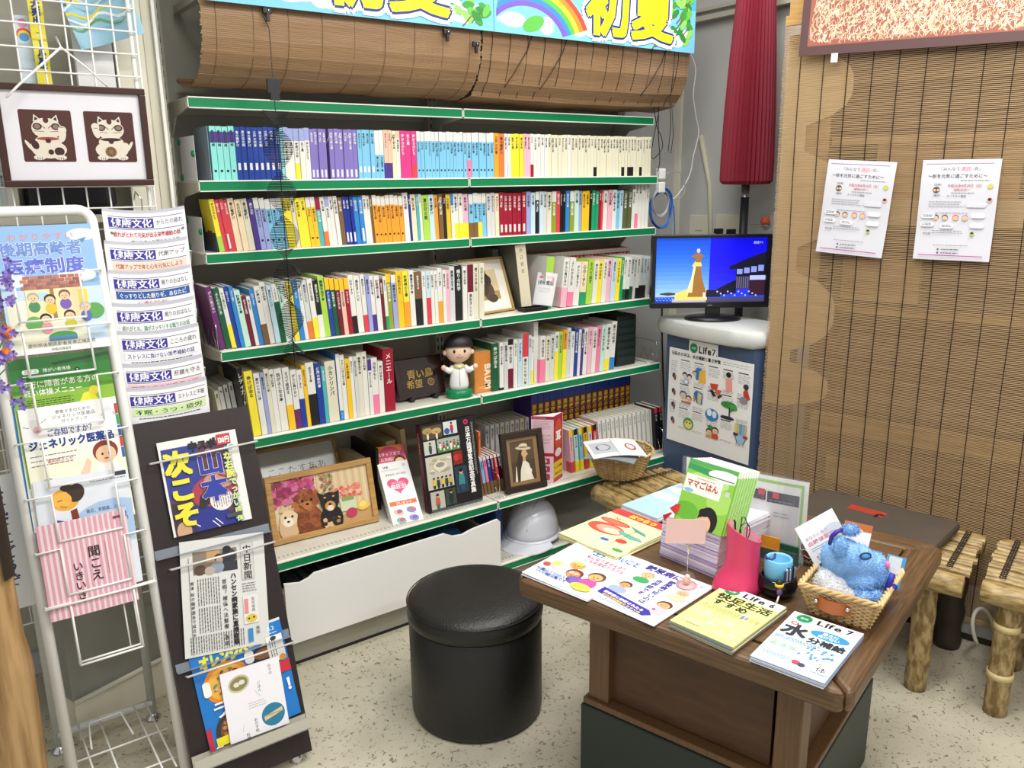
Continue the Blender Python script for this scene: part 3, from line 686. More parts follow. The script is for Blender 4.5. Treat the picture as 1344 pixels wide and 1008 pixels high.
# --- slipcases and folders at the back of the row ---
zs = .3722
x5 = lambda px, Y: ony(px, 660, Y).x
for px, y0, d, t, h, k, lab, ln in ((478, .0, .20, .03, .20, 'a98a5e', 'brown cardboard book case standing behind the dog photo frame', 0),
                                    (496, .02, .2, .012, .225, '1c1a18', 'thin black book case beside the brown one behind the leaflet stand', 0),
                                    (510, .075, .16, .04, .225, 'b59a70', 'tan cardboard slipcase behind the blood pressure leaflet stand', 0),
                                    (536, .06, .18, .022, .265, 'c6ab7e', 'tall kraft folder leaning against the black photo album', -5)):
    mb = MB(); mb.bb((0, 0, 0), (t, .0015, h), k).bb((0, 0, 0), (.0015, d, h), k).bb((t-.0015, 0, 0), (t, d, h), k).bb((.0015, .0015, .001), (t-.0015, d-.002, h-.002), '8f8672' if k != '1c1a18' else '2a2826')
    mb.to('book_case', None, (x5(px, y0), y0, zs), (0, rad(ln), 0), lab, cat='box', group='slipcases at the back of the lowest book shelf')
# --- blood pressure leaflet stand ---
TLp, TRp, BLp = quad3((516, 689), (556, 681), (534, 603), zs)
mx, w_, h_ = frame3(TLp, TRp, BLp)
e = T('leaflet_stand', 'white tapering leaflet stand with pink heart and round orange header', 'leaflet stand', mx=mx)
s = Sheet(w_, h_, page='f4f2ee'); H = s.H
s.text(14, 20, '健測', 9, '2a4a9a', b=.02); s.rect(78, 10, 90, 20, 'd0d2d8'); s.lines(8, 24, 70, 30, 2, '8a8a94', .8)
s.text(50, 46, '家庭血圧 測り放題', 8, '3a3a44', align='c')
hp = [(50, 118)]+[(50+34*(sin(t)**3)*1.05, 80-30*(13*cos(t)-5*cos(2*t)-2*cos(3*t)-cos(4*t))/16) for t in [pi-2*pi*i/32 for i in range(1, 32)]]
s.poly(hp, 'e0457c'); s.text(50, 76, '指や手首で', 8, 'fbe0ea', align='c'); s.text(50, 92, '血圧計', 18, 'ffffff', b=.02, align='c')
s.lines(12, 120, 88, 128, 2, '9a9aa4', .8); s.rect(6, 134, 94, 148, 'e0632e'); s.text(52, 146, 'プレゼント', 11, 'fff4e0', b=.02, align='c')
for i, (x, y) in enumerate(((28, 170), (70, 168), (30, 198), (72, 196))): s.ell(x, y, 16, 10, ['e6b27a', '6a86c8', '6ab0a4', '9a7ac0'][i], 12); s.ell(x+3, y-2, 9, 6, ['8a5aa4', 'd6643a', 'c0506a', '4a6ab0'][i], -15); s.lines(x-16, y+10, x+16, y+15, 1, '5a5a68', 1)
s.put('front_card', e)
mb = MB(); mb.bb((0, -h_, -.035), (.0015, 0, -.001), 'f4f2ee').bb((w_-.0015, -h_, -.035), (w_, 0, -.001), 'f4f2ee').bb((0, -h_, -.037), (w_, 0, -.035), 'f4f2ee').bb((0, -h_, -.035), (w_, -h_+.0015, -.001), 'f4f2ee')
mb.to('side_walls', e)
hs = Sheet(w_*.98, w_*.98, page='film'); 
hb = MB(); hb.prism([(w_/2+.5*w_*cos(t), -.004+.62*w_*sin(t)) for t in [2*pi*i/28 for i in range(28)]], -.002, -.0008, 'e0557a'); hd = hb.to('round_header', e, label='pink and orange round header card')
s2 = Sheet(w_, w_, page='e0557a', th=.0001); s2.ell(50, 12, 44, 22, 'e88a3c'); s2.ell(50, 50, 44, 47, 'd8466e'); s2.text(46, 34, 'スタッフまで', 13, 'fff2e8', align='c', b=.02); s2.text(40, 52, 'お気軽に', 13, 'fff2e8', align='c'); s2.text(38, 72, 'ください', 13, 'fff2e8', align='c'); s2.face(76, 58, 17, '3a2418')
s2.put('header_print', hd, M.Translation((0, .58*w_, -.0004)))
# --- black photo album on a clear stand ---
TLp, TRp, BLp = quad3((564, 674), (634, 656), (622, 545), zs+.004)
mx, w_, h_ = frame3(TLp, TRp, BLp)
e = T('photo_album', 'large black photo album with colour pictures and white vertical title', 'book', mx=mx)
s = Sheet(w_, h_, page='141416'); H = s.H
tiles = [(3, 4, 38, 26, '5a4a34'), (41, 2, 66, 24, 'd8dcd8'), (3, 29, 24, 52, 'c9ccc4'), (27, 29, 68, 52, 'a9b0a4'), (3, 56, 50, 112, 'cdc8b8'), (53, 55, 70, 78, '8a2820'), (53, 82, 76, 128, '2a3c4c'), (5, 116, 30, 146, 'c0bcb0'), (32, 116, 51, 144, '3c4a3a')]
k_ = H/150
for x0, y0, x1, y1, c in tiles: s.rect(x0, y0*k_, x1, y1*k_, c)
r = random.Random(8)
def fig(x, y, sc, top, leg='e8e4dc', hair='20181a'):
    y *= k_; s.poly([(x-2*sc, y+9*sc), (x-1.6*sc, y+3*sc), (x+1.6*sc, y+3*sc), (x+2*sc, y+9*sc)], top); s.ell(x, y+1.6*sc, 1.3*sc, 1.6*sc, 'd8a884', n=8); s.ell(x, y+.9*sc, 1.4*sc, 1.1*sc, hair, n=8); s.poly([(x-1.4*sc, y+8.6*sc), (x+1.4*sc, y+8.6*sc), (x+1.2*sc, y+12*sc), (x-1.2*sc, y+12*sc)], leg)
s.ell(12, 12*k_, 9, 5, 'b09258'); s.ell(28, 14*k_, 9, 5, 'c4a468'); fig(12, 14, 1.0, 'e8dcc0'); fig(28, 15, 1, 'e8dcc0')
fig(56, 4, 1.5, 'c0303a', '2a4a8a'); s.ell(47, 18*k_, 5, 5, '3a5aa0'); fig(14, 32, 1.5, '1f5a48', '1f3a30'); 
s.rect(27, 44*k_, 68, 52*k_, '5a8a4c')
for i in range(6): fig(32+i*6.5, 34+(i % 2)*2, 1.1, ['e8e4dc', 'c03a30', '3a6a4a'][i % 3])
for i in range(26): s.ell(r.uniform(8, 46), r.uniform(62, 84)*k_, r.uniform(2, 5), r.uniform(1.5, 3), r.choice(['e8e0cc', 'b4a890', '8a8474', 'c8b47a']), n=8)
s.ell(28, 74*k_, 13, 8, 'e4dcc8'); s.ell(28, 72*k_, 8, 4, '9a9484')
for i in range(5): fig(14+i*7.5, 92, 1.5, ['e6c23a', '2a3a2a', 'e6c23a', '3a4a30', 'd8b040'][i], '2a2a22')
s.ell(58, 66*k_, 5, 6, 'c83830'); s.ell(65, 66*k_, 4, 5, 'b02c28'); fig(64, 86, 3, '3a8a8a', '284a6a'); fig(17, 120, 2, 'c8603a', '3a6a5a'); fig(42, 118, 1.9, '20303a', '20303a')
s.ell(82, 8*k_, 4.2, 4.2, 'd8286a'); s.ell(82, 8*k_, 2, 2, '141416')
s.text(84, 16*k_, '日本万国博覧会記念写真集', 9.6, 'f2f0ea', vert=True, b=.03, fit=116*k_)
s.lines(91, 10*k_, 95, 110*k_, 2, 'a8a8a4', .8, vert=True)
s.put('cover', e)
mb = MB(); mb.bb((-.0006, -h_, -.030), (w_, 0, -.0008), '161417'); mb.bb((-.0020, -h_+.004, -.028), (-.0008, -.004, -.003), '5a1622'); mb.to('text_block', e)
s = Sheet(.018, h_*.8, page='5a1622', th=.0001); s.text(50, 20, '日本万国博覧会', 60, 'e8c8a0', vert=True); s.put('spine_title', e, M(((0, 0, -1, -.0023), (0, 1, 0, -h_*.08), (1, 0, 0, -.026), (0, 0, 0, 1))))
st = T('display_stand', 'clear plastic ledge stand under the black photo album', 'stand', mx=mx @ M.Translation((0, -h_, 0)))
MB().bb((.0, -.004, -.035), (w_, -.001, .020), 'film').bb((0, -.001, .018), (w_, .012, .020), 'film').to('ledge', st)
pz = x5(628, -.06); book(pz, -.07, zs, .008, .24, .2, 'O', 0, title='万博', label='thin orange spined magazine beside the black photo album', group='', name='magazine', cat='magazine')
# --- manga on the lowest book shelf ---
mk = ['r', 'b', 'u', 'N', 'm', 'r', 'k']
for i, c in enumerate(mk):
    book(.80+0*i+ony(632+i*4.6, 640, -.09).x-.80, -.09, zs, .0115, .150, .105, c, -9, obi=(.32, 'n'), topc='w', top=.08, title=TITLES[i], label='%s comic volume, %s of the leaning seven by the black album' % (CN[c][1], ORD(i+1)), group='comics leaning beside the black album', name='comic_book', cat='comic')
for i in range(12):
    book(ony(638+i*6.5, 600, .08).x, .08, zs+.001, .0165, .20, .13, ['z', 'w', 'z', 'c'][i % 4], 0, title=TITLES[i], label='grey backed comic at the rear of the bottom row, %s from black album' % ORD(i+1), group='rear comics behind the lady portrait', name='comic_book', cat='comic')
for i, (c, ob) in enumerate((('p', 'r'), ('h', 'y'), ('b', 'y'), ('Y', 'r'), ('w', 'y'), ('r', 'm'))):
    book(ony(750+i*6.2, 625, -.10).x, -.10, zs, .0165, .178, .115, c, -5, obi=(.25, ob), top=.14, topc='k' if i % 2 else 'Y', title=TITLES[i+4], label='coloured comic volume, %s beside the red ear display' % ORD(i+1), group='colourful comics beside the ear display', name='comic_book', cat='comic')
for i in range(13):
    book(ony(788+i*5.6, 610, -.08).x, -.08, zs, .0162, .180, .118, 'w', -6, title='ブラック', dot='1c1c20', label='white comic with black blotches, %s behind the round basket' % ORD(i+1), group='white comics behind the round basket', name='comic_book', cat='comic')
for i in range(2):
    book(ony(861+i*6, 595, -.10).x, -.10, zs, .018, .188, .12, 'k', -6, top=.12, topc='r', title='赤い糸', label='black comic with red top at the %s of the white comics' % ('end' if i else 'last place'), group='', name='comic_book', cat='comic')
rb = MB().bb((1.22, .06, zs), (1.785, .245, zs+.125), 'steel_panel', bev=.002)
rb.to('riser_box', None, None, None, 'grey riser box carrying the purple comics on the bottom row', cat='riser')
for i in range(17):
    x = 1.235+i*.0318
    o = book(x, .075, zs+.1255, .0308, .176, .12, 'P', 0, top=.26, topc='N', obi=(.12, 'P'), label='purple and brown comic volume, %s on the riser' % ORD(i+1), group='purple comics on the riser', name='comic_book', cat='comic')
    mb = MB(); mb.bb((.002, -.0012, .03), (.0288, -.0006, .13), '6e2a1c'); mb.to('spine_panel', o)
    me, e2 = title_mesh('悪夜の章', 'f2c226'); to = bpy.data.objects.new('title', me); COL.objects.link(to); to.parent = o; to.location = (.0154, -.0016, .125); to.scale = (.023, 1, .023)
# --- lady portrait ---
def lady(w, h):
    s = Sheet(w, h, page='8a6a44'); H = s.H; s.rect(0, 0, 100, H, '9a7850'); s.rect(12, 10, 88, H-10, '5e4a34'); s.rect(13, H*.5, 87, H-11, '4e3e2c')
    s.poly([(20, H-10), (26, H*.62), (38, H*.52), (56, H*.50), (68, H*.58), (74, H*.8), (80, H-10)], 'efe6cf')
    s.poly([(28, H*.95), (28, H*.55), (42, H*.28), (52, H*.30), (50, H*.5), (40, H*.7), (36, H-10)], '3a2a1e')
    s.ell(56, H*.36, 9, 11, 'd8ae80'); s.poly([(63, H*.35), (69, H*.385), (63, H*.40)], 'd8ae80'); s.rect(50, H*.42, 59, H*.52, 'cfa478')
    s.ell(54, H*.245, 25, 5, 'd9cba6', 8); s.ell(54, H*.20, 14, 8, 'e4d8b6'); s.ell(54, H*.225, 14, 2.4, '8a7a58', 6)
    s.poly([(60, H*.6), (76, H*.72), (70, H*.9), (52, H*.74)], 'f6efdc'); return s
q = quad3((662, 648), (716, 637), (708, 561), zs)
picframe('framed_portrait', 'dark wooden frame with sepia portrait of a lady in a straw hat', 'picture frame', q, .022, .018, 'dark_frame', lady)
# --- triangular ear display ---
BL_ = onz(714, 633, zs); RB = onz(726.5, 633.5, zs); RR = onz(748, 619, zs); ht = .262
e = T('ear_display', 'pink and maroon three-sided standing card with a big white ear character', 'display card')
d1 = (RB-BL_); d1 = d1.normalized()*.085; BL2 = RB-d1; d2 = (RR-RB).normalized()*.075; RR2 = RB+d2; UPV = V((0, 0, ht))
mx, w_, h_ = frame3(RB+UPV, RR2+UPV, RB); s = Sheet(w_, h_, page='b01838', th=.0012); H = s.H
s.ell(52, H*.3, 42, H*.24, 'c8502a'); s.text(24, H*.375, '耳', 56, 'ffffff', b=.04); s.ell(50, H*.57, 34, 22, 'f6e8e4'); s.lines(26, H*.53, 76, H*.62, 3, '7a4a44', 1.6)
s.rect(0, H*.70, 100, H*.94, 'e8c22a'); s.text(8, H*.80, 'きこえの相談', 15, '7a1420', b=.03, fit=84); s.text(8, H*.90, 'ご来店ください', 15, '7a1420', b=.03, fit=84); s.lines(10, H*.95, 90, H*.99, 1, 'f0d8d8', 1.4)
s.put('front_face', e, mx)
mx, w_, h_ = frame3(BL2+UPV, RB+UPV, BL2); s = Sheet(w_, h_, page='e8c4cc', th=.0012); H = s.H
s.rect(0, 0, 100, 14, 'a01840'); s.lines(8, 5, 70, 11, 1, 'f0c8d4', 2); s.lines(10, 20, 90, 60, 6, '8a4a5a', 1.6); s.text(10, 92, 'ことばがはっきり', 11, '7a2a3a', fit=80); s.lines(10, 100, 90, 130, 4, '8a4a5a', 1.6); s.rect(0, H*.55, 100, H*.6, 'b01838')
for i in range(3): s.rrect(30, H*(.63+.12*i), 84, H*(.72+.12*i), 4, 'b83a58'); s.ell(57, H*(.675+.12*i), 14, 10, 'e8d0d0')
s.put('side_face', e, mx)
bk = MB(); tri = [BL2, RB, RR2]; bk.add([tuple(p+UPV*.998) for p in tri], [(0, 1, 2)], 'f2f0f0'); bk.to('top_flap', e)
mx, w_, h_ = frame3(RR2+UPV, BL2+UPV, RR2); Sheet(w_, h_, page='e8c4cc', th=.001).put('back_face', e, mx)
# --- wire bookends ---
def wire_end(x, y, z, ln=.12, h=.10, label='', sgn=1):
    e = T('wire_bookend', label, 'bookend', (x, y, z), 0, 'wire bookends')
    MB().tube([(0, 0, 0), (0, 0, h-.02), (0, .006, h-.006), (0, .02, h), (0, ln, h), (0, ln, 0)], .0014, 'chrome', 6).to('hoop', e)
    MB().tube([(0, .012, 0), (0, .035, h*.62), (0, .055, h*.1), (0, .08, h*.6), (0, .10, .0)], .0012, 'chrome', 6).to('zigzag', e)
    MB().tube([(0, 0, 0), (.05*sgn, 0, .0012), (.05*sgn, ln, .0012), (0, ln, 0)], .0012, 'chrome', 6).to('foot', e)
wire_end(ony(286.5, 459, -.06).x, -.06, SH[3][0]+.0015, .14, .085, 'wire bookend holding the plum book on the third row')
wire_end(ony(862, 473, -.055).x, -.055, SH[4][0]+.0015, .13, .085, 'wire bookend at the empty end of the fourth row', -1)
wire_end(ony(655, 655, -.14).x, -.145, zs+.001, .12, .09, 'wire bookend between the black album and the lady portrait')
wire_end(1.775, -.13, zs+.001, .13, .10, 'wire bookend at the end of the white comics', -1)
# grey plate bookends on the two top book rows, white magnet cards on the side bracket
for sh, px, h, k, lab in ((1, 279, .150, 'bookend_blue', 'grey plate bookend at the start of the top book row'), (2, 287, .152, '3c4854', 'dark blue plate bookend at the start of the second book row')):
    z, yf = SH[sh]; x = ony(px, pr_line(sh, px), yf+.03).x
    e = T('plate_bookend', lab, 'bookend', (x, yf+.03, z+.0005))
    MB().bb((-.003, 0, 0), (-.001, .14, h), k, bev=.0006).to('plate', e); MB().bb((-.003, 0, 0), (-.001+.05, .12, .0005), k).to('foot', e)
    mb = MB(); r = random.Random(sh)
    mb.prism([(.055+(.012+.006*r.random())*cos(t)*1.3, .06+(.035+.012*r.random())*sin(t)) for t in [2*pi*i/14 for i in range(14)]], 0, .0006, '8c8a84' if sh == 1 else '5a4038', M(((0, 0, -1, -.003), (1, 0, 0, 0), (0, 1, 0, 0), (0, 0, 0, 1)))); mb.to('sticker', e)
for sh, z0 in ((1, .0), (2, .0)):
    z, yf = SH[sh]
    e = T('magnet_card', 'white card held by green magnets at the end of the %s book row' % ('top' if sh == 1 else 'second'), 'card', (.016, yf+.06, z+.001))
    MB().bb((0, 0, 0), (.0008, .155, .125 if sh == 1 else .10), 'f0f0f4').to('card', e)
    for (yy, zz) in ((.012, .075), (.15, .112), (.15, .01)): MB().lathe([(.009, 0), (.0095, .003), (.007, .006), (.0001, .0065)], 'strip_green', 14, mx=M(((0, 0, -1, 0), (1, 0, 0, yy), (0, 1, 0, zz*(1 if sh == 1 else .78)), (0, 0, 0, 1)))).to('magnet', e)
# --- third row: musician picture, slipcase, red books, phone card ---
z3 = SH[3][0]+.0006
def cello(w, h):
    s = Sheet(w, h, page='efe9dc'); H = s.H; s.rect(26, 18, 80, H-20, 'd8c49a'); s.rect(27, H*.62, 79, H-21, 'a88c5c')
    s.ell(54, H*.62, 13, 19, '5c4434'); s.ell(56, H*.40, 9, 10, '3c3230'); s.ell(54, H*.32, 5, 6, '2c2422'); s.rect(52, H*.2, 55, H*.6, '3a2a1c'); s.ell(46, H*.58, 8, 12, '463428', 20); s.ell(60, H*.76, 12, 8, '4a3c30'); return s
q = quad3((617, 416), (674, 407), (656, 337), z3)
picframe('framed_picture', 'thin gilt frame with white mount and small picture of a musician', 'picture frame', q, .009, .012, 'a98a52', cello)
sx_ = ony(680, 392, -.0).x
e = T('slipcase', 'tall grey-green slipcase with cream paper title strip leaning on third row', 'slipcase', (ony(684, 392, -.01).x, -.01, z3), rot=(0, rad(-7), 0))
MB().bb((0, 0, 0), (.052, .20, .245), '4a4a42', bev=.001).to('case', e)
s = Sheet(.046, .238, page='d8cfb4'); s.text(50, 30, '井口哲也', 34, '2a2a26', vert=True, fit=220); s.put('title_strip', e, M(((1, 0, 0, .003), (0, 0, -1, -.0008), (0, 1, 0, .2415), (0, 0, 0, 1))))
MB().bb((-.03, .02, 0), (-.004, .14, .225), '6a6a62', bev=.001).to('slim_box', None, (ony(684, 392, -.01).x, .07, z3), (0, rad(-7), 0), 'slim grey box leaning behind the cream strip slipcase', cat='box')
MB().bb((1.03, .09, z3), (1.785, .235, z3+.055), 'steel_panel').to('riser_box', None, None, None, 'low grey riser for the red books at the back of the third row', cat='riser')
for i in range(34):
    book(1.105+i*.0198, .10, z3+.056, .0192, .135, .10, 'r' if i % 3 else 'C', 0, top=.12, topc='w', title=TITLES[i % 16], label='small red book on the rear riser of the third row, %s from the slipcase' % ORD(i+1), group='red books at the back of the third row', name='paperback', cat='book')
tr = T('phone_tray', 'small black moulded tray on the third row', 'tray', (ony(700, 402, -.045).x, -.045, z3))
MB().bb((-.052, -.022, 0), (.052, .03, .006), 'black_plastic', bev=.002).bb((-.052, -.022, .006), (.052, -.018, .014), 'black_plastic').bb((-.052, .026, .006), (.052, .03, .014), 'black_plastic').bb((-.052, -.018, .006), (-.048, .026, .014), 'black_plastic').bb((.048, -.018, .006), (.052, .026, .014), 'black_plastic').to('tray', tr)
kp0 = onz(700, 401, z3+.012); kn = V((-.93, -.30, .30)).normalized(); mx, w_, h_ = frame3(*[onp(*t, kp0, kn) for t in ((706, 357), (732, 359), (687, 398))]); s = Sheet(w_, h_, page='eceaf0'); H = s.H
s.rrect(4, 4, 96, H-4, 6, 'f4f2f6'); s.ell(22, 20, 9, 6, 'e07a8a'); s.text(36, 24, '無料でお', 13, 'd04a60'); s.text(50, 50, '健康電話', 20, '3a3440', b=.02, align='c'); s.lines(20, 62, 80, 84, 3, '8a8894', 1); s.ell(84, 30, 6, 10, 'e6b0b8')
o = s.put('phone_card', None, mx, 'white telephone advice card leaning back on the black tray', 'card')
mb = MB(); ss = Sheet(.05, .17); 
o = book(ony(722, 398, -.03).x, -.035, z3, .034, .192, .14, 'w', 5, top=.30, topc='L', obi=(.30, 'g'), title='電話相談', ts=.019, label='thick white book with yellow-green top and green foot behind the phone card', group='', name='book')
# --- fourth row: lacquer plaque, doll, orange box, binder, file box ---
z4 = SH[4][0]+.0006
TLp, TRp, BLp = quad3((524, 526), (586, 515), (578, 464), z4+.012)
mx, w_, h_ = frame3(TLp, TRp, BLp)
e = T('lacquer_plaque', 'black lacquer plaque with gold brush characters on a low stand', 'plaque', mx=mx)
MB().box((w_/2, -h_/2, -.012), (w_, h_, .024), 'lacquer', bev=.004).to('panel', e)
s = Sheet(w_*.8, h_*.8, page='lacquer', th=.0002); s.text(16, 38, '青い鳥', 23, 'gold', b=.02); s.text(12, 60, '希望', 21, 'gold', b=.015); s.ell(76, 52, 9, 9, 'gold', n=12); s.ell(76, 52, 7, 7, 'lacquer', n=12); s.text(70, 56, '音', 12, 'gold'); s.put('gold_writing', e, M.Translation((w_*.1, -h_*.1, .0006)))
for x in (.25, .75): MB().bb((w_*x-.008, -h_-.012, -.03), (w_*x+.008, -h_, .012), 'black_satin', bev=.002).to('foot', e)
dx, dy = ony(602, 515, -.03).x, -.035
e = T('plush_doll', 'small cloth doll with black hair and white coat standing on green base', 'doll', (dx, dy, z4), rad(-25)); e.scale = (1.12, 1.12, 1.17)
MB().lathe([(.040, 0), (.043, .004), (.041, .022), (.034, .026), (.001, .026)], 'strip_green', 24, sy=.8).to('base', e)
s = Sheet(.05, .018, lambda x, y: (0, 0, -.0000)); 
b = MB(); b.lathe([(.028, .026), (.031, .04), (.027, .075), (.022, .095), (.012, .105), (.001, .107)], 'f2f2f0', 18, sy=.75); b.tube([(0, -.0235, .04), (0, -.020, .075), (0, -.014, .098)], .0012, 'b8bcc0', 5); b.to('coat', e)
for sx in (-1, 1):
    b = MB(); b.tube([(sx*.018, -.003, .093), (sx*.032, -.012, .085), (sx*.045, -.02, .094)], [.010, .0095, .008], 'f2f2f0', 10); b.ball((sx*.050, -.022, .098), .0085, 'f0cdb0', 10, 6); b.to('arm', e)
b = MB(); b.tube([(-.017, -.012, .099), (0, -.019, .095), (.017, -.012, .099)], .004, 'd8d86a', 6); b.to('collar', e, label='yellow-green collar')
h = MB(); h.ball((0, 0, .145), (.042, .036, .038), 'f2cfb4', 20, 14); h.ball((.042, -.002, .14), (.008, .006, .009), 'f2cfb4'); h.ball((-.042, -.002, .14), (.008, .006, .009), 'f2cfb4')
for sx in (-1, 1): h.ball((sx*.016, -.0325, .148), (.0042, .003, .0055), '2a1a16', 8, 6)
h.tube([(-.010, -.0345, .131), (0, -.0365, .128), (.010, -.0345, .131)], .0009, '9a4038', 5); h.ball((0, -.037, .140), .0022, 'e8b898', 8, 5); h.to('head', e)
h = MB(); h.grid(lambda u, v: ((.049*sin(v*(1.78+.22*sin(u*2*pi))))*cos(u*2*pi), .005+.044*sin(v*(1.78+.22*sin(u*2*pi)))*sin(u*2*pi), .150+.047*cos(v*(1.78+.22*sin(u*2*pi)))+(.012 if sin(u*2*pi) < -.3 else -.008 if sin(u*2*pi) > 0 else .004)*v), 28, 8, '1a1614'); h.to('hair', e)
ox = ony(623, 511, -.035).x; ox2 = ony(646, 507, -.035).x
e = T('cake_box', 'orange cardboard cake box lettered BAUM beside the doll', 'box', (ox, -.035, z4))
MB().bb((0, 0, 0), (ox2-ox, .17, .152), 'b8996a', bev=.001).to('carton', e)
s = Sheet(ox2-ox-.002, .150, page='cf7a30'); s.rrect(4, 3, 96, s.H-3, 6, 'd98a3c'); s.text(58, 62, 'BAUM', 50, 'f6ead4', rot=90, b=.03, fit=130); s.text(80, 60, 'AKANE', 14, 'f6ead4', rot=90); s.lines(20, s.H-30, 80, s.H-18, 2, 'f0dcb8', 1.4)
s.put('front_label', e, M(((1, 0, 0, .001), (0, 0, -1, -.0008), (0, 1, 0, .151), (0, 0, 0, 1))))
bx = ony(701, 500, -.03).x
book(bx, -.03, z4, .02, .232, .19, 'w', 0, label='tall white ring binder with blank spine on the fourth row', group='', name='binder', cat='binder')
fx = ony(809, 484, -.03).x; fx2 = ony(834, 479, -.03).x
e = T('file_case', 'black fabric file case at the end of the fourth row', 'case', (fx, -.03, z4))
b = MB(); b.box(((fx2-fx)/2, .09, .105), (fx2-fx, .18, .21), '14201e', bev=.006); b.to('body', e)
for i in range(6): MB().bb((.004, -.0015, .02+i*.03), (fx2-fx-.004, .0005, .038+i*.03), '1d2b28').to('rib', e)
MB().bb(((fx2-fx)*.0-.0012, .05, .10), (.0005, .075, .115), 'c8ccc8').to('tag', e)
# --- cardholder in front of the round display etc. ---
# ================= BANNER, ROLL BLINDS, SPIRAL =================
def slat_curtain(name, label, x0, x1, prof, k, n, strings, sag=0, cords=None):
    """bamboo roll blind hanging in a curve; prof = list of (y,z) from top to bottom"""
    e = T(name, label, 'blind')
    P = [V((0, y, z)) for y, z in prof]; L = [0]
    for i in range(1, len(P)): L.append(L[-1]+(P[i]-P[i-1]).length)
    def at(d):
        for i in range(1, len(P)):
            if d <= L[i] or i == len(P)-1:
                t = (d-L[i-1])/(L[i]-L[i-1]); return P[i-1]+(P[i]-P[i-1])*t, (P[i]-P[i-1]).normalized()
    mb = MB(); tot = L[-1]; r = random.Random(4); p = tot/n; m = 10
    for i in range(n):
        c, t = at((i+.5)*p); nn = V((0, -t.z, t.y)); a = t*p*.44; jx = r.uniform(-.003, .003)
        vs = []; fs = []
        for q in range(m+1):
            x = x0+jx+(x1-x0)*q/m; sg = sag*sin(pi*q/m)*(i/n) if sag else 0
            w2 = .004*sin(q*1.9+i*.05)*(i/n)
            for dd in (-a, a):
                for o in (0, .0009): vs.append(tuple(V((x, 0, -sg))+c+dd+nn*(o+w2)))
        for q in range(m):
            b = q*4
            fs += [(b, b+2, b+6, b+4), (b+1, b+5, b+7, b+3), (b, b+4, b+5, b+1), (b+2, b+3, b+7, b+6)]
        mb.add(vs, fs, k)
    mb.to('slats', e, kind='stuff')
    for xs in strings:
        pts = [at(tot*q/16)[0] for q in range(17)]; nn_ = [at(tot*q/16)[1] for q in range(17)]
        MB().tube([(xs+.002*sin(q*2), p_.y-.0022+t_.y*0, p_.z) for q, (p_, t_) in enumerate(zip(pts, nn_))], .0011, 'thread', 4).to('string', e)
    return e, at, tot
yb = -.10
pA = [(-.085, 2.06), (-.095, 1.985), (-.099, 1.93), (-.092, 1.875), (-.080, 1.84), (-.058, 1.81), (-.03, 1.788), (.01, 1.772), (.06, 1.764), (.12, 1.768), (.19, 1.79)]
xL = .03; xM = ony(628, 100, -.07).x; xR = ony(905, 75, -.09).x
e1_, at1, tt1 = slat_curtain('roll_blind', 'brown bamboo roll blind swagged over the shelves, smooth and tightly woven', xL, xM-.006, pA, 'slat_brown', 105, [])
for i in range(9):
    xs = xL+.04+i*.1; MB().tube([(xs, at1(tt1*q/20)[0].y-.0012, at1(tt1*q/20)[0].z-.0008) for q in range(21)], .0009, '7d5f43', 4).to('string', e1_)
MB().tube([(xL, .192, 1.792), (xM-.006, .192, 1.792)], .006, 'slat_brown', 8).to('bottom_rod', e1_)
pB = [(-.085, 2.06), (-.095, 1.98), (-.092, 1.93), (-.085, 1.88), (-.070, 1.845), (-.060, 1.815), (-.025, 1.785), (-.02, 1.772), (.04, 1.765), (.10, 1.76), (.16, 1.78)]
e2_, at2, tt2 = slat_curtain('roll_blind', 'coarser roll blind with loose dark strings, hung next to the smooth one', xM+.004, xR, pB, 'slat_brown', 92, [xM+.04+i*.072 for i in range(13)], sag=.012)
e2_.name = 'roll_blind.001'
for x in (xM+.21, xM+.36, xR-.13):
    MB().tube([(x, -.104, 2.0), (x-.03, -.10, 1.92), (x-.08, -.085, 1.84), (x-.10, -.06, 1.80)], .0016, 'thread', 5).to('cord', e2_)
MB().tube([(xR-.10, -.108, 2.0), (xR-.105, -.11, 1.9), (xR-.11, -.10, 1.78), (xR-.10, -.10, 1.70), (xR-.11, -.10, 1.60), (xR-.095, -.10, 1.59), (xR-.085, -.10, 1.66), (xR-.10, -.10, 1.78)], .0015, 'thread', 5).to('cord', e2_)
for px, py, nm in ((350, 14, 'first'), (586, 42, 'second'), (624, 58, 'third')):
    p = ony(px, py, -.112)
    MB().bb((-.012, -.006, -.008), (.012, .004, .008), 'black_satin', bev=.002).bb((-.004, -.008, -.028), (.004, 0, -.006), 'black_satin').ball((.002, -.008, 0), .003, 'chrome', 8, 6).to('clip', None, tuple(p), None, 'black clip under the banner edge, %s along the blinds' % nm, cat='clip', group='black banner clips')
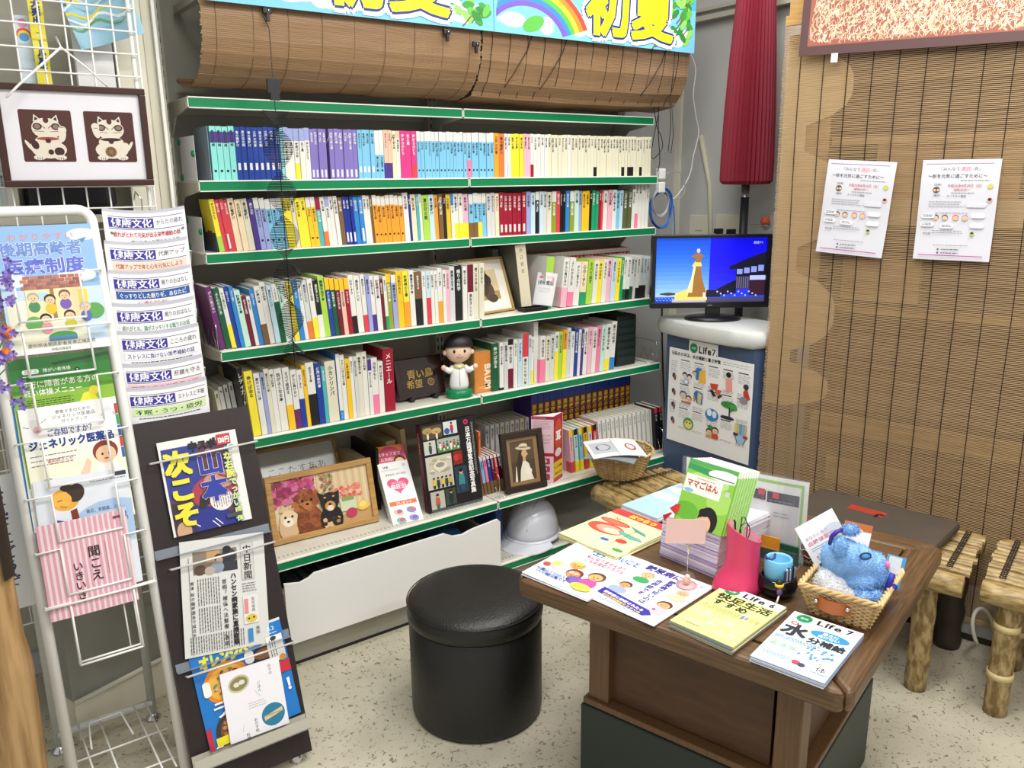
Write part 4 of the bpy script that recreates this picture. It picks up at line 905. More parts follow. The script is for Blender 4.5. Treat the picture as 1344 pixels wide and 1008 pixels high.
# banner: two printed vinyl panels
zb_ = ony(600, 36, -.12).z
def banner_art(s, w_chars, x_txt, rainbow):
    H = s.H; r = random.Random(int(x_txt)); B = H   # bottom = H
    s.poly([(0, B-40), (100, B-40), (100, B), (0, B)], '4fb4e4'); s.rect(0, B-16, 100, B, '7cc8ec')
    for i in range(16): x = r.uniform(0, 100); s.ell(min(92, max(8, x)), B-r.uniform(3.5, 7), r.uniform(3, 7), r.uniform(1.5, 3.2), r.choice(['d9f0fa', 'eef8fc', 'ffffff']), n=14)
    if rainbow:
        for i, c in enumerate(('e04a3a', 'f08a30', 'f6e13a', '5cb848', '3a8ad8', '7a5ac0')):
            R1 = 30-2.1*i; cx, cy = 14, B+4
            pts = [(cx+R1*cos(t), cy-R1*.78*sin(t)) for t in [rad(20+q*7) for q in range(24)]]; pts = [p for p in pts if 0 <= p[0] <= 100 and p[1] <= B]
            if len(pts) > 2: s.poly([(max(0, p[0]), p[1]) for p in pts]+[(max(0, cx+(R1-2.1)*cos(t)), min(B, cy-(R1-2.1)*.78*sin(t))) for t in [rad(20+q*7) for q in range(24)][::-1] if cx+(R1-2.1)*cos(t) >= 0 and cy-(R1-2.1)*.78*sin(t) <= B], c)
        s.ell(17, B-4, 5, 2.5, '5cb84a', -20)
    for i in range(60):
        x = 97-min(30, abs(r.gauss(0, 9))); y = B-2.8-r.uniform(0, 32); s.ell(x, y, 2.6, 1.3, r.choice(['3f9e3c', '6cc04c', '94d468', '2f8a3a']), r.uniform(-60, 60), n=8)
        if r.random() < .3: s.line(x, y, x-4, y+4, .5, '7a5a3a')
    s.text(x_txt, B-5.2, w_chars, 23, 'ffffff', b=.03, out='ffffff', ow=.12); s.text(x_txt, B-5.2, w_chars, 23, '16348c', b=.03, out='16348c', ow=.06)
    s.text(x_txt, B-5.2, w_chars, 23, 'f8e81e', b=.03)
bx0 = ony(268, 0, -.12).x; bxm = ony(648, 42, -.12).x; bx1 = ony(911, 70, -.12).x; bh = .30
e = T('shop_banner', 'glossy early summer banner with rainbow, clouds, leaves and yellow characters', 'banner', (0, 0, 0))
for nm, xa_, xb_, t_, xt, rb_ in (('banner_panel', bx0, bxm, '初夏', 36, False), ('banner_panel', bxm+.002, bx1, '初夏', 41, True)):
    s = Sheet(xb_-xa_, bh, page='8fd0ee', th=.001); s.rect(0, 0, 100, s.H, '58b8e6'); banner_art(s, t_, xt, rb_)
    s.put(nm, e, M(((1, 0, 0, xa_), (0, 0, -1, -.12), (0, 1, 0, zb_+bh), (0, 0, 0, 1))))
MB().bb((bx0, -.118, zb_+bh-.02), (bx1, .25, zb_+bh), 'steel_panel').to('top_support', e)
for x in (bx0+.02, bxm, bx1-.02): MB().bb((x-.01, -.1, 1.98), (x+.01, .22, 2.0), 'steel_grey').to('support_arm', e)
# spiral of thin wire bars hanging from the clip
pt = ony(352, 22, -.145); sx0 = pt.x; zt_ = ony(355, 104, -.145).z; zb2 = ony(385, 482, -.145).z
e = T('hanging_spiral', 'thin black wire spiral of many short bars hanging before the books', 'hanging ornament', (sx0, -.145, 0))
MB().tube([(0, .03, pt.z), (0, 0, pt.z-.03), (0, 0, zb2)], .0013, 'black_satin', 5).to('cord', e)
mb = MB(); n = 150
zs0 = ony(358, 146, -.145).z; zs1 = ony(384, 466, -.145).z
for i in range(n):
    z = zs0+(zs1-zs0)*i/n; a = pi*(i/n)*5.7+.2; L2 = .041*(1 if i/n < .75 else .88)
    mb.tube([(-L2*cos(a), -L2*sin(a), z), (L2*cos(a), L2*sin(a), z)], .0015, 'black_satin', 4)
mb.to('spiral_bars', e, kind='stuff')
MB().bb((-.018, -.004, zt_-.035), (.018, .004, zt_), 'black_satin').bb((-.011, -.005, zt_-.055), (.014, .003, zt_-.035), 'black_satin').to('folded_top', e)
# ================= TV, STAND, PARASOL, WALL FITTINGS =================
st = T('display_stand', 'blue-grey display stand with rounded pale grey top under the television', 'stand', (1.74, -.61, 0))
sd = .455
def yz(pts): return pts
MB().prism([(0, .012), (.06, -.004), (.10, 0), (.235, .015), (.235, .44), (.10, .455), (.06, .459), (0, .443)], 0, .89, '3f5170').to('column', st)
MB().prism([(.10, -.008), (.245, .005), (.245, .015), (.10, .0)], 0, .89, '8d9296').to('side_panel', st)
tp = MB()
outl = [(-.012, .0), (-.02, .06)]+[(-.02-.022*sin(pi*t/10), .02+.44*t/10) for t in range(1, 10)]+[(-.018, .47), (-.005, .492), (.03, .505), (.235, .485), (.255, .45), (.255, .01), (.235, -.012), (.03, -.018)]
vs = []; fs = []; n = len(outl)
cx = sum(p[0] for p in outl)/n; cy = sum(p[1] for p in outl)/n
for z, sc in ((.893, .94), (.900, .975), (.915, 1.0), (.930, 1.0), (.947, .975), (.9545, .93)):
    for p in outl: vs.append((cx+(p[0]-cx)*sc, cy+(p[1]-cy)*sc, z))
for q in range(5):
    for i in range(n): fs.append((q*n+i, q*n+(i+1) % n, (q+1)*n+(i+1) % n, (q+1)*n+i))
fs.append(tuple(range(n))[::-1]); fs.append(tuple(5*n+i for i in range(n)))
tp.add(vs, fs, 'c4c6c2', True); tp.to('top_plate', st)
# printed information sheet on the column
PXn = M(((0, 0, -1, 1.7385), (-1, 0, 0, 0), (0, 1, 0, 0), (0, 0, 0, 1)))
pos = [onx(*q, 1.735) for q in ((879, 455), (990, 478), (874, 575))]
W_ = pos[0].y-pos[1].y; H_ = pos[0].z-pos[2].z
s = Sheet(W_, H_, page='f0f0ee', th=.0006); H = s.H
s.text(3, 7.5, '元気のカギは、水分補給と暑さ対策', 4.6, '24242c', b=.03, fit=60)
s.lines(66, 3, 97, 8, 2, '8a8a92', .5)
for c in range(5):
    x0 = 15+c*17.2
    for rr in range(3):
        y0 = 15+rr*28; s.rect(x0, y0-3.4, x0+11, y0-2.4, '33333c'); s.lines(x0, y0-1, x0+14, y0+(7 if (c+rr) % 2 else 9), 5, '9a9aa2', .45); s.lines(x0, y0+19, x0+14, y0+23.5, 3, '9a9aa2', .45)
s.lines(3, 14, 11, 30, 7, '8a92b0', .5); s.lines(3, 60, 11, 76, 6, '9a9aa2', .5)
for y in (32, 50, 66, 84): s.ell(7, y, 2, 3, '2a3440'); s.ell(8.5, y+2, 1.6, 3.4, '8a5a4a')
s.poly([(33, 22), (36, 17), (41, 17), (45, 30), (35, 31)], '2a7ac0'); s.poly([(39, 20), (46, 18), (47, 33), (38, 33)], 'f0b83a'); s.face(33, 24, 2.4, '5a4a44')
s.poly([(52, 31), (62, 30), (60, 37), (54, 37)], 'c8452e'); s.poly([(58, 37), (66, 36), (64, 42), (60, 42)], 'd8603a'); s.poly([(52, 38), (56, 38), (60, 44), (56, 45)], '22242c'); s.poly([(61, 44), (66, 40), (67, 42), (63, 46)], '2a2c34')
s.poly([(70, 22), (77, 20), (78, 34), (71, 36)], 'e8a090'); s.ell(73, 17, 2.8, 3, '2a1c1c'); s.poly([(90, 32), (94, 26), (98, 38), (93, 42)], 'c03a34'); s.ell(93, 26, 3, 3, '38304a'); s.ell(91, 41, 4.5, 4, '8a8a8c')
s.ell(21, 28, 3, 3, '3a3c48'); s.ell(27, 29, 3, 3, '3a3c48'); s.ell(21, 29.5, 2.2, 2.2, 'f0d0bc'); s.ell(27, 30.5, 2.2, 2.2, 'f0d0bc'); s.ell(23, 36, 3.5, 3.5, '8ab0d0'); s.ell(23, 36, 2.2, 2.2, 'f0f0ee')
s.poly([(33, 47), (36, 43), (44, 45), (44, 58), (37, 57)], '2a6ab4'); s.poly([(38, 45), (43, 46), (42, 58), (38, 56)], 'd6c47a'); s.rect(33, 50, 35, 56, 'c08a3a')
s.ell(56, 66, 8, 7, '2f7fc8'); s.ell(53, 64, 3, 4, 'e8f0f6'); s.ell(59, 65, 2.6, 4, 'dce8f2')
s.ell(75, 50, 9, 4, '2c8a3c'); s.ell(80, 52, 5, 3, '4aa04a'); s.rect(75.4, 52, 77, 64, '3a2c28'); s.ell(74, 64.5, 8, 2, '262c3c'); s.line(76, 58, 81, 53, .9, '3a2c28')
s.face(20, 52, 4, '2a6aa0'); s.face(27, 55, 3.4, '2a2630'); s.rect(18, 59, 30, 61, 'b0684a')
for i, c in enumerate(('d8d088', 'c8c060', '6aa0d0', '88b4d8', 'c8b890')): s.rect(83+i*2.8, 67, 85.4+i*2.8, 79, c)
s.ell(28, 84, 6.4, 7, '4a9a44'); s.ell(28, 85, 4.8, 5, 'e8d87a'); s.ell(26, 83, 1, 1, '2a2a2a'); s.ell(30, 83, 1, 1, '2a2a2a')
s.face(54, 86, 3.4, '2a1c1c', body='d6a060'); s.face(61, 83, 3.6, '3a2018', body='c8503a'); s.ell(55, 80, 3.4, 2, '3a8a4a'); s.rect(50, 92, 66, 94, 'd06a50')
s.ell(90, 84, 4.5, 5, '9ac0e8'); s.rect(82, 78, 87, 81, '2a3a5a'); s.rect(93, 79, 98, 82, 'b03a44'); s.line(84, 81, 87, 90, .7, '3a3a44'); s.line(96, 82, 93, 90, .7, '3a3a44')
s.rect(35, 98, 46, 107, 'c8384a'); s.ell(40, 101, 3, 3, 'e8a0a8'); s.rect(60, 98, 72, 106, '2f8ad0'); s.ell(66, 102, 4, 2.6, 'bfe0f4'); s.rect(88, 98, 99, 107, '5a4a94'); s.ell(94, 102, 3.4, 3, 'c8c0e0')
s.items = [([(p[0], p[1]*H/110)+tuple(p[2:]) for p in pts], f_, k) for pts, f_, k in s.items]
s.put('information_sheet', None, M.Translation((0, pos[0].y, pos[0].z)) @ M(((0, 0, -1, 1.7355), (-1, 0, 0, 0), (0, 1, 0, 0), (0, 0, 0, 1))), 'printed water and heat advice sheet taped to the blue display stand', 'poster')
c4 = [onx(*q, 1.735) for q in ((905, 446), (943, 454), (904, 463))]
s = Sheet(c4[0].y-c4[1].y, c4[0].z-c4[2].z, page='f2f2f0', th=.0004)
def cross(s, x, y, r, k='118a55', t='f2f2f0'):
    s.rect(x-r, y-r*.5, x+r, y+r*.5, k); s.rect(x-r*.5, y-r, x+r*.5, y+r, k); s.rect(x-r*.8, y-r*.8, x+r*.8, y+r*.8, k); s.text(x, y+r*.2, '健康', r*.55, t, align='c')
cross(s, 17, 20, 13); s.text(34, 30, 'Life', 26, '1c1c22', b=.03); s.text(80, 30, '7.', 24, '1c1c22', b=.02); s.lines(34, 35, 80, 38, 1, '7a7a80', 1)
s.put('title_card', None, M.Translation((0, c4[0].y, c4[0].z)) @ M(((0, 0, -1, 1.7345), (-1, 0, 0, 0), (0, 1, 0, 0), (0, 0, 0, 1))), 'small white card reading Life 7 with green cross above the advice sheet', 'card')

# television
tvP = V((1.845, -.305, .956)); td = V((.819, -.574, 0)); tn = V((-.574, -.819, 0))
cor = [onp(*q, tvP+tn*.02, tn) for q in ((858, 309), (1015.5, 307), (1007, 405), (852.5, 403))]
cen = sum(((c-tvP).dot(td) for c in cor))/4; W2 = (cor[1]-cor[0]).dot(td)/2+((cor[2]-cor[3]).dot(td))/2; W2 /= 2
zt_ = (cor[0].z+cor[1].z)/2; zb_t = (cor[2].z+cor[3].z)/2
e = T('television', 'small black flat television showing a lighthouse and an old wooden hall', 'television', mx=M(((td.x, -tn.x, 0, tvP.x), (td.y, -tn.y, 0, tvP.y), (0, 0, 1, tvP.z), (0, 0, 0, 1))))
x0, x1 = cen-W2, cen+W2; a, b = zb_t-tvP.z, zt_-tvP.z
MB().lathe([(.105, 0), (.11, .003), (.105, .010), (.05, .016), (.03, .020), (.001, .021)], 'black_plastic', 32, sy=.72).to('base', e)
MB().bb((-.028, -.008, .014), (.028, .016, a+.04), 'black_plastic', bev=.004).to('neck', e)
mb = MB(); bw = .016; bl_w = .022
mb.bb((x0, -.022, a), (x1, .012, a+bl_w), 'black_plastic', bev=.002).bb((x0, -.022, b-bw*.7), (x1, .012, b), 'black_plastic', bev=.002).bb((x0, -.022, a+bl_w), (x0+bw, .012, b-bw*.7), 'black_plastic').bb((x1-bw, -.022, a+bl_w), (x1, .012, b-bw*.7), 'black_plastic')
mb.bb((x0+.01, -.008, a+.01), (x1-.01, .012, b-.006), 'black_satin').bb((x0+.06, .012, a+.03), (x1-.06, .04, b-.04), 'black_satin'); mb.to('housing', e)
def scr(k, st_=1.0):
    n_ = 'lit_'+k; mat(n_, k, .3, emit=st_); return n_
sw, shh = x1-x0-2*bw, b-a-bl_w-bw*.7
s = Sheet(sw, shh, page=scr('1244c8', .9), th=.001); H = s.H
for i in range(14):
    t = i/13; c = '%02x%02x%02x' % (int(16+120*t**1.6), int(70+100*t**1.3), int(190+30*t)); s.rect(0, H*.92*i/14, 49, H*.92*(i+1)/14+.1, scr(c, .9))
for i in range(8):
    t = i/7; c = '%02x%02x%02x' % (int(6+30*t), int(6+40*t**2), int(205+15*t)); s.rect(49, H*.9*i/8, 100, H*.9*(i+1)/8+.1, scr(c, .9))
s.rect(0, H*.92, 49, H, scr('1238b8', .8)); s.rect(16, H*.95, 60, H, scr('a8a8c0', .7)); s.rect(47, H*.93, 100, H, scr('454064', .7))
for i in range(14): s.ell(1+i*1.5, H*(.94+.03*(i % 2)), 1, .5, scr('5a8af0', .9), n=6)
for i in range(9): s.ell(6+i*1.6, H*.87, 1.6, 1.7-abs(i-4)*.25, scr('3a3a34', .6), n=7)
y_, yd, yw = scr('d8b85c', .85), scr('8a5f2c', .8), scr('e8d08a', .9)
s.poly([(18, H*.97), (19, H*.86), (30, H*.80), (47, H*.80), (48, H*.97)], y_); s.poly([(31, H*.82), (34, H*.62), (36, H*.40), (41, H*.40), (42.5, H*.62), (46, H*.80), (48, H*.92), (30, H*.92)], yd)
s.poly([(29, H*.85), (33, H*.62), (35, H*.40), (37, H*.40), (35, H*.62), (34, H*.85)], yw); s.poly([(33, H*.44), (36, H*.36), (41, H*.38), (42, H*.44)], y_); s.rect(36, H*.27, 41, H*.38, yd); s.poly([(32, H*.29), (38, H*.22), (44.5, H*.29), (38, H*.33)], yd); s.ell(38.5, H*.20, 1.6, 2, scr('b0b0c0', .8)); s.rect(44, H*.85, 46.4, H*.94, scr('c8c4b8', .8))
k1, k2 = scr('15152c', .5), scr('7f8fd8', .8)
s.poly([(66, H*.46), (84, H*.32), (100, H*.22), (100, H*.42), (84, H*.45), (68, H*.50)], k1); s.rect(73, H*.42, 100, H*.60, k1)
for i in range(4): s.rect(74+i*6.4, H*.49-i*H*.02, 79+i*6.4, H*.57-i*H*.015, k2)
s.rect(86, H*.59, 100, H*.66, scr('a8b4e8', .85)); s.rect(73, H*.60, 86, H*.80, scr('34304a', .6)); s.rect(86, H*.66, 100, H*.90, scr('3a1c30', .6))
for i in range(6): s.rect(74+i*2, H*.61, 74.8+i*2, H*.79, scr('686480', .7))
s.poly([(52, H*.84), (70, H*.68), (74, H*.66), (74, H*.86), (56, H*.9)], k1); s.rect(47, H*.81, 60, H*.92, k1)
for i in range(12): s.ell(57+i*3.2, H*(.84+.03*(i % 3)), .9, .9, scr('a8a8c8', .8), n=6)
s.text(92, H*.10, '健康TV', 2.6, scr('b8c4f0', .8), align='c')
s.put('screen', e, M.Translation((x0+bw, -.0095, a+bl_w+shh)) @ M.Rotation(pi/2, 4, 'X'))
s = Sheet(.05, .008, page='black_plastic', th=.0001); s.text(50, 11, 'SHARP', 13, 'b8b8bc', align='c'); s.put('maker_mark', e, M.Translation(((x0+x1)/2-.025, -.0225, a+.014)) @ M.Rotation(pi/2, 4, 'X'))

# closed red parasol standing behind the television
ux, uy = 2.045, -.27
e = T('parasol', 'closed dark red pleated parasol on a black pole behind the television', 'parasol', (ux, uy, 0))
mb = MB(); n = 72; vs = []; fs = []
prof = [(1.468, .045), (1.470, .086), (1.482, .097), (1.56, .097), (1.75, .092), (1.95, .082), (2.12, .071), (2.40, .055), (2.66, .038)]
for z, r_ in prof:
    for j in range(n):
        a = 2*pi*j/n; q = r_*(1+(.055 if j % 2 else -.055)*(1 if z > 1.469 else .2)); vs.append((q*cos(a), q*sin(a), z))
for i in range(len(prof)-1):
    for j in range(n): fs.append((i*n+j, i*n+(j+1) % n, (i+1)*n+(j+1) % n, (i+1)*n+j))
fs.append(tuple(range(n))[::-1]); mb.add(vs, fs, 'maroon'); mb.to('canopy', e)
MB().tube([(0, 0, 1.30), (0, 0, 1.48)], .016, 'wire_grey', 14).to('upper_pole', e)
MB().tube([(0, 0, .02), (0, 0, 1.42)], .0165, '15171c', 14).to('pole', e)
MB().lathe([(.045, 0), (.045, .02), (.03, .04), (.02, .06)], 'black_satin', 20).to('foot', e)
# wall fittings
wx = 2.2395
def wall_plate(px, py, w_, h_, label, name='outlet_plate'):
    p = onx(px, py, wx); e = T(name, label, 'outlet', (wx, p.y, p.z))
    MB().bb((-.006, -w_/2, -h_/2), (0, w_/2, h_/2), 'd6d3bf', bev=.002).to('cover', e); return e
e = wall_plate(918, 300, .115, .12, 'blank cream wall plate beside the grey trunking'); MB().bb((-.0075, -.02, -.01), (-.006, .02, -.006), 'a8a594').to('slot', e)
e = wall_plate(956, 300, .135, .12, 'cream wall outlet with two black plugs behind the television')
for o in (.035, -.035):
    MB().bb((-.04, o-.014, -.022), (-.006, o+.014, .0), 'black_satin', bev=.003).tube([(-.03, o, -.02), (-.035, o, -.06), (-.02, o-.01, -.14)], .004, 'black_satin', 6).to('plug', e)
p0, p1 = onx(921, 178, wx), onx(940, 306, wx)
MB().tube([(wx-.006, p0.y, p0.z), (wx-.006, (p0.y+p1.y)/2-.01, (p0.z+p1.z)/2), (wx-.006, p1.y, p1.z-.3)], .011, 'cfccb4', 8).to('cable_trunking', None, None, None, 'thin cream cable trunking running down the grey wall', cat='trunking')
p0 = onx(1015, 140, wx); MB().ball(tuple(p0), (.006, .011, .011), 'black_satin', 12, 8).to('wall_bolt', None, None, None, 'small black bolt in the grey wall beside the red parasol', cat='bolt')
def wire(pxs, Y, r, k, name, label, cat='cable', n=6, jit=0, kind='y', group=None):
    P = [(ony(x, y, Y) if kind == 'y' else onx(x, y, Y)) for x, y in pxs]
    pts = []
    for i in range(len(P)-1):      # Catmull-Rom through the measured points
        a = P[max(i-1, 0)]; b = P[i]; c = P[i+1]; d = P[min(i+2, len(P)-1)]
        for q in range(5):
            t = q/5; pts.append(.5*((2*b)+(c-a)*t+(2*a-5*b+4*c-d)*t*t+(3*b-a-3*c+d)*t**3))
    pts.append(P[-1])
    o = MB().tube(pts, r, k, n).to(name, None, None, None, label, cat=cat)
    if group: o['group'] = group
    return o
wire([(906, 70), (913, 90), (910, 125), (914, 155), (917, 175), (910, 205), (905, 230), (890, 255), (878, 262), (866, 250)], .10, .0022, 'f2f2ee', 'white_cable', 'thin white cable drooping down the wall from the banner end')
wire([(866, 250), (868, 235), (880, 226), (895, 228), (899, 245), (895, 258), (882, 262)], .09, .0016, 'b4b4b4', 'grey_wire', 'thin grey wire looping beside the shelf end')
wire([(857, 130), (862, 165), (868, 180), (869, 195), (858, 208), (855, 200), (860, 170), (864, 150), (866, 120)], .0, .0018, '1a1c22', 'black_cable', 'black cord loop hanging off the upper shelf end')
wire([(865, 110), (864, 170), (866, 210), (863, 225)], .02, .0020, '24242a', 'black_cable', 'straight black cord dropping beside the shelf end')
adp = ony(867, 238, .05)
for i, dz in enumerate((.03, -.025)): MB().bb((-.018, -.012, -.022), (.018, .012, .022), 'f0f0f0', bev=.004).to('power_adapter', None, (adp.x, .05, adp.z+dz), None, 'white power adapter taped at the shelf end, %s of two' % ('upper' if i == 0 else 'lower'), cat='adapter')
cc = ony(868, 273, .06)
e = T('cable_coil', 'coil of blue network cable with grey coil hanging at the shelf end', 'cable', (cc.x, .06, cc.z))
for i in range(5): MB().tube([(.062*cos(t)+.004*sin(3*t+i)+.008, .006*i*.6+.004*cos(2*t), .078*sin(t)+.006*sin(t+i)-.012*i*.2) for t in [2*pi*q/30 for q in range(30)]], .0028, '2a62b8' if i % 2 else '3c78cc', 6, close=True).to('blue_loop', e)
for i in range(4): MB().tube([(.046*cos(t)-.014+.003*sin(2*t+i), -.012+.003*i, .055*sin(t)+.018+.003*i) for t in [2*pi*q/28 for q in range(28)]], .0018, 'a9adb4', 6, close=True).to('grey_loop', e)
MB().tube([(.055, .01, .05), (.085, .01, .0), (.095, .01, -.08), (.098, .012, -.25)], .003, '3c78cc', 6).to('tail', e)
wire([(873, 330), (869, 400), (870, 480), (873, 560), (870, 620)], .284, .004, '1a1a1e', 'black_cable', 'thick black cable hanging down between shelf end and stand')
cp = onx(1001, 296, 2.20)
e = T('little_shelf', 'tiny clear wall shelf with an orange trinket above the television', 'shelf', (2.19, cp.y, cp.z))
MB().bb((-.002, -.08, 0), (.05, .06, .003), 'film').tube([(0, -.09, .003), (0, .06, .003)], .002, 'chrome', 6).to('ledge', e)
MB().lathe([(.016, 0), (.02, .01), (.014, .03), (.001, .034)], 'd8603a', 14).to('orange_trinket', None, (2.215, cp.y, cp.z+.004), None, 'orange trinket on the tiny clear shelf', cat='ornament')

# ================= BAMBOO BLIND =================
BX = bmx()
e = T('bamboo_blind', 'long tan bamboo slat blind with dark strings hanging over the partition', 'blind', mx=BX)
mb = MB(); r = random.Random(9); z = .085; s0, s1 = -.705, 1.05; pitch = .00545
while z < 1.99:
    d = r.uniform(-.0008, .0008); j = r.uniform(-.0022, .0022); hh = .0025+r.uniform(-.0003, .0003)
    m = 6
    for q in range(m):
        a_, b_ = s0+j+(s1-s0)*q/m, s0+j+(s1-s0)*(q+1)/m
        da, db_ = [.006*sin(z*3.1+x*2.2)+.003*sin(x*9+z) for x in (a_, b_)]
        vs = [(a_, d+da-.0007, z), (b_, d+db_-.0007, z), (b_, d+db_-.0007, z+hh), (a_, d+da-.0007, z+hh), (a_, d+da+.0007, z), (b_, d+db_+.0007, z), (b_, d+db_+.0007, z+hh), (a_, d+da+.0007, z+hh)]
        f_ = [(0, 1, 2, 3), (5, 4, 7, 6), (3, 2, 6, 7), (1, 0, 4, 5)]
        if q == 0: f_.append((4, 0, 3, 7))
        if q == m-1: f_.append((1, 5, 6, 2))
        mb.add(vs, f_, 'slat_tan')
    z += pitch
mb.to('slats', e, kind='stuff')
x = s0+.058
while x < s1:
    pts = [(x+.0015*sin(q), .006*sin((.085+1.9*q/14)*3.1+x*2.2)+.003*sin(x*9+(.085+1.9*q/14))-.0025, .085+1.9*q/14) for q in range(15)]
    MB().tube(pts, .0017, 'thread', 4).to('string', e); x += .0765
MB().bb((s0, -.004, 1.975), (s1, .016, 2.005), 'pine').to('head_rail', e)
MB().bb((s0+.01, .0, 2.005), (s0+.06, .03, 2.05), 'pine').to('rail_block', e)
MB().bb((s0, -.003, .072), (s1, .004, .088), 'slat_tan').to('bottom_rail', e)
for nm, q, date, tm in (('first', ((1088, 209), (1178, 213), (1075, 330)), '令和元年8月24日（土）', '18時30分〜'), ('second', ((1212, 210), (1317, 208), (1196, 336)), '令和元年9月29日（日）', '18時30分〜')):
    c_ = [onp(*t, BP+BN*.022, BN) for t in q]; mx, w_, h_ = frame3(*c_); w_ = .210; h_ = .297
    s = Sheet(w_, h_, lambda x, y: (0, 0, .003*sin(x*.06)+.002*sin(y*.05)), 8, 8, page='d6d6de', th=.0004); H = s.H
    s.rect(5, 5.5, 91, 6.3, 'a04a9a'); s.text(50, 15, '「みんなで音読の会」', 5.6, '6a6a70', align='c'); s.ell(57, 13, 9, 4, 'f2c8d2'); s.text(57, 15, '音読', 5.6, 'b04a68', align='c')
    s.text(9, 25, '〜秋を元気に過ごすために〜', 6, '3c3c44', fit=76, b=.005); s.lines(52, 28, 92, 30, 1, '7a7a80', .8)
    s.text(16, 36, '〈日時〉', 3.6, '4a4a50'); s.ell(22, 42, 4.6, 4.6, '6a5a5c'); s.face(20, 42, 2, '2a2020'); s.face(24.5, 42, 2, '6a3a2a'); s.text(16, 51, '〈場所〉', 3.6, '4a4a50')
    s.text(36, 38, date, 5, 'c04058', fit=46); s.text(44, 43.5, tm, 4.4, 'c04058'); s.lines(42, 45.5, 72, 47, 1, '7a7a80', .8); s.text(36, 52, 'クリスタル薬局', 3.6, '4a4a50')
    s.ell(90, 37, 3.6, 3.6, 'c8c86a'); s.ell(91, 56, 3.4, 3.6, 'd8a890'); s.ell(91, 55, 2.4, 2, '4a3028'); s.lines(14, 57, 62, 67, 3, '8a8a90', .8)
    s.text(66, 63, 'ご自由に', 3.8, 'c83848'); s.rrect(62, 58.5, 88, 66.5, 3, 'dadae2'); s.text(66, 63.5, 'ご自由に参加', 3, 'c83848')
    s.lines(24, 73, 68, 76, 1, '6a6a70', .7)
    for i, (xx, k) in enumerate(((25, '3a3a40'), (37, '5a5a60'), (51, 'd8607a'), (63, 'c0909c'))): s.face(xx, 81, 3.6, k, body=None); 
    for xx, yy in ((8, 78), (8, 90), (72, 77), (72, 91), (34, 92)): s.rrect(xx-2, yy-3, xx+16, yy+4, 3, 'e6e6ec'); s.lines(xx, yy-1.6, xx+13, yy+2.4, 2, '5a5a62', .8)
    s.lines(22, 98, 66, 104, 2, '7a7a80', .8); s.ell(74, 103, 3, 3, 'a8c04a'); s.ell(74, 102, 2, 1.6, '3a3a30'); s.text(10, 105, '【参加費】'[1:4], 3.6, '3a3a40')
    s.lines(26, 119, 72, 121, 1, '7a7a80', .8); s.ell(33, 126, 1.3, 1.3, '4a4a50'); s.lines(37, 124.5, 62, 127.5, 1, '4a4a50', 1.2); s.ell(33, 131, 1.3, 1.3, '4a4a50'); s.lines(37, 129.5, 62, 132.5, 1, '4a4a50', 1.2); s.rect(7, 134, 91, 135.2, 'b8409c')
    s.put('flyer', None, mx, 'white A4 reading-club flyer on the bamboo blind, dated %s' % ('August 24' if nm == 'first' else 'September 29'), 'flyer', 'event flyers on the blind')
# floral cloth panel
c_ = [onp(*t, BP+BN*.035, BN) for t in ((1059, 0), (1344, -20), (1048, 74))]
Pfl = onp(1048, 74, BP+BN*.035, BN)
e = T('floral_panel', 'brown bordered cloth panel of cream flowers on russet above the bamboo blind', 'panel', mx=M(((BD.x, 0, BN.x, Pfl.x), (BD.y, 0, BN.y, Pfl.y), (0, 1, 0, Pfl.z+.40), (0, 0, 0, 1))) @ M.Translation((0, -.40, 0)) @ M.Rotation(rad(-1.6), 4, 'Z') @ M.Translation((0, .40, 0)))
s = Sheet(1.15, .40, page='5c4040', th=.006); H = s.H; s.rect(2.2, 2.2, 97.8, H-2.4, 'a5604f')
r = random.Random(12)
for lay in range(28):
    k = ['f0d8b8', 'ecc8a4', 'e8c0a0', 'f4e2c6'][lay % 4]; n0 = len(s.items)
    for i in range(150):
        x = r.uniform(3, 97); y = H-2.6-r.uniform(0, 22); a = r.uniform(-1.1, 1.1)-pi/2; L_ = r.uniform(1.0, 3.0)
        xm, ym = x+L_*.5*cos(a), y+L_*.5*sin(a); xe, ye = x+L_*cos(a+.35), y+L_*sin(a+.35)
        if 2.6 < xe < 97.4 and 2.6 < ye < H-2.6: s.line(x, y, xm, ym, .15, k); s.line(xm, ym, xe, ye, .12, k)
    s.merge(n0); n0 = len(s.items); k = ['f6e6c8', 'f2d8b4', 'f8ecd4'][lay % 3]
    for i in range(30):
        x = r.uniform(3.6, 96.4); y = r.uniform(H-24, H-3.4); R_ = r.uniform(.28, .66)
        s.poly([(x+R_*(1 if q % 2 else .45)*cos(pi*q/5), y+R_*(1 if q % 2 else .45)*sin(pi*q/5)) for q in range(10)], k)
    s.merge(n0)
s.put('cloth', e)
MB().bb((.105, -.425, -.002), (.125, -.398, .001), 'f4f4f4').to('care_label', e, label='small white care label')
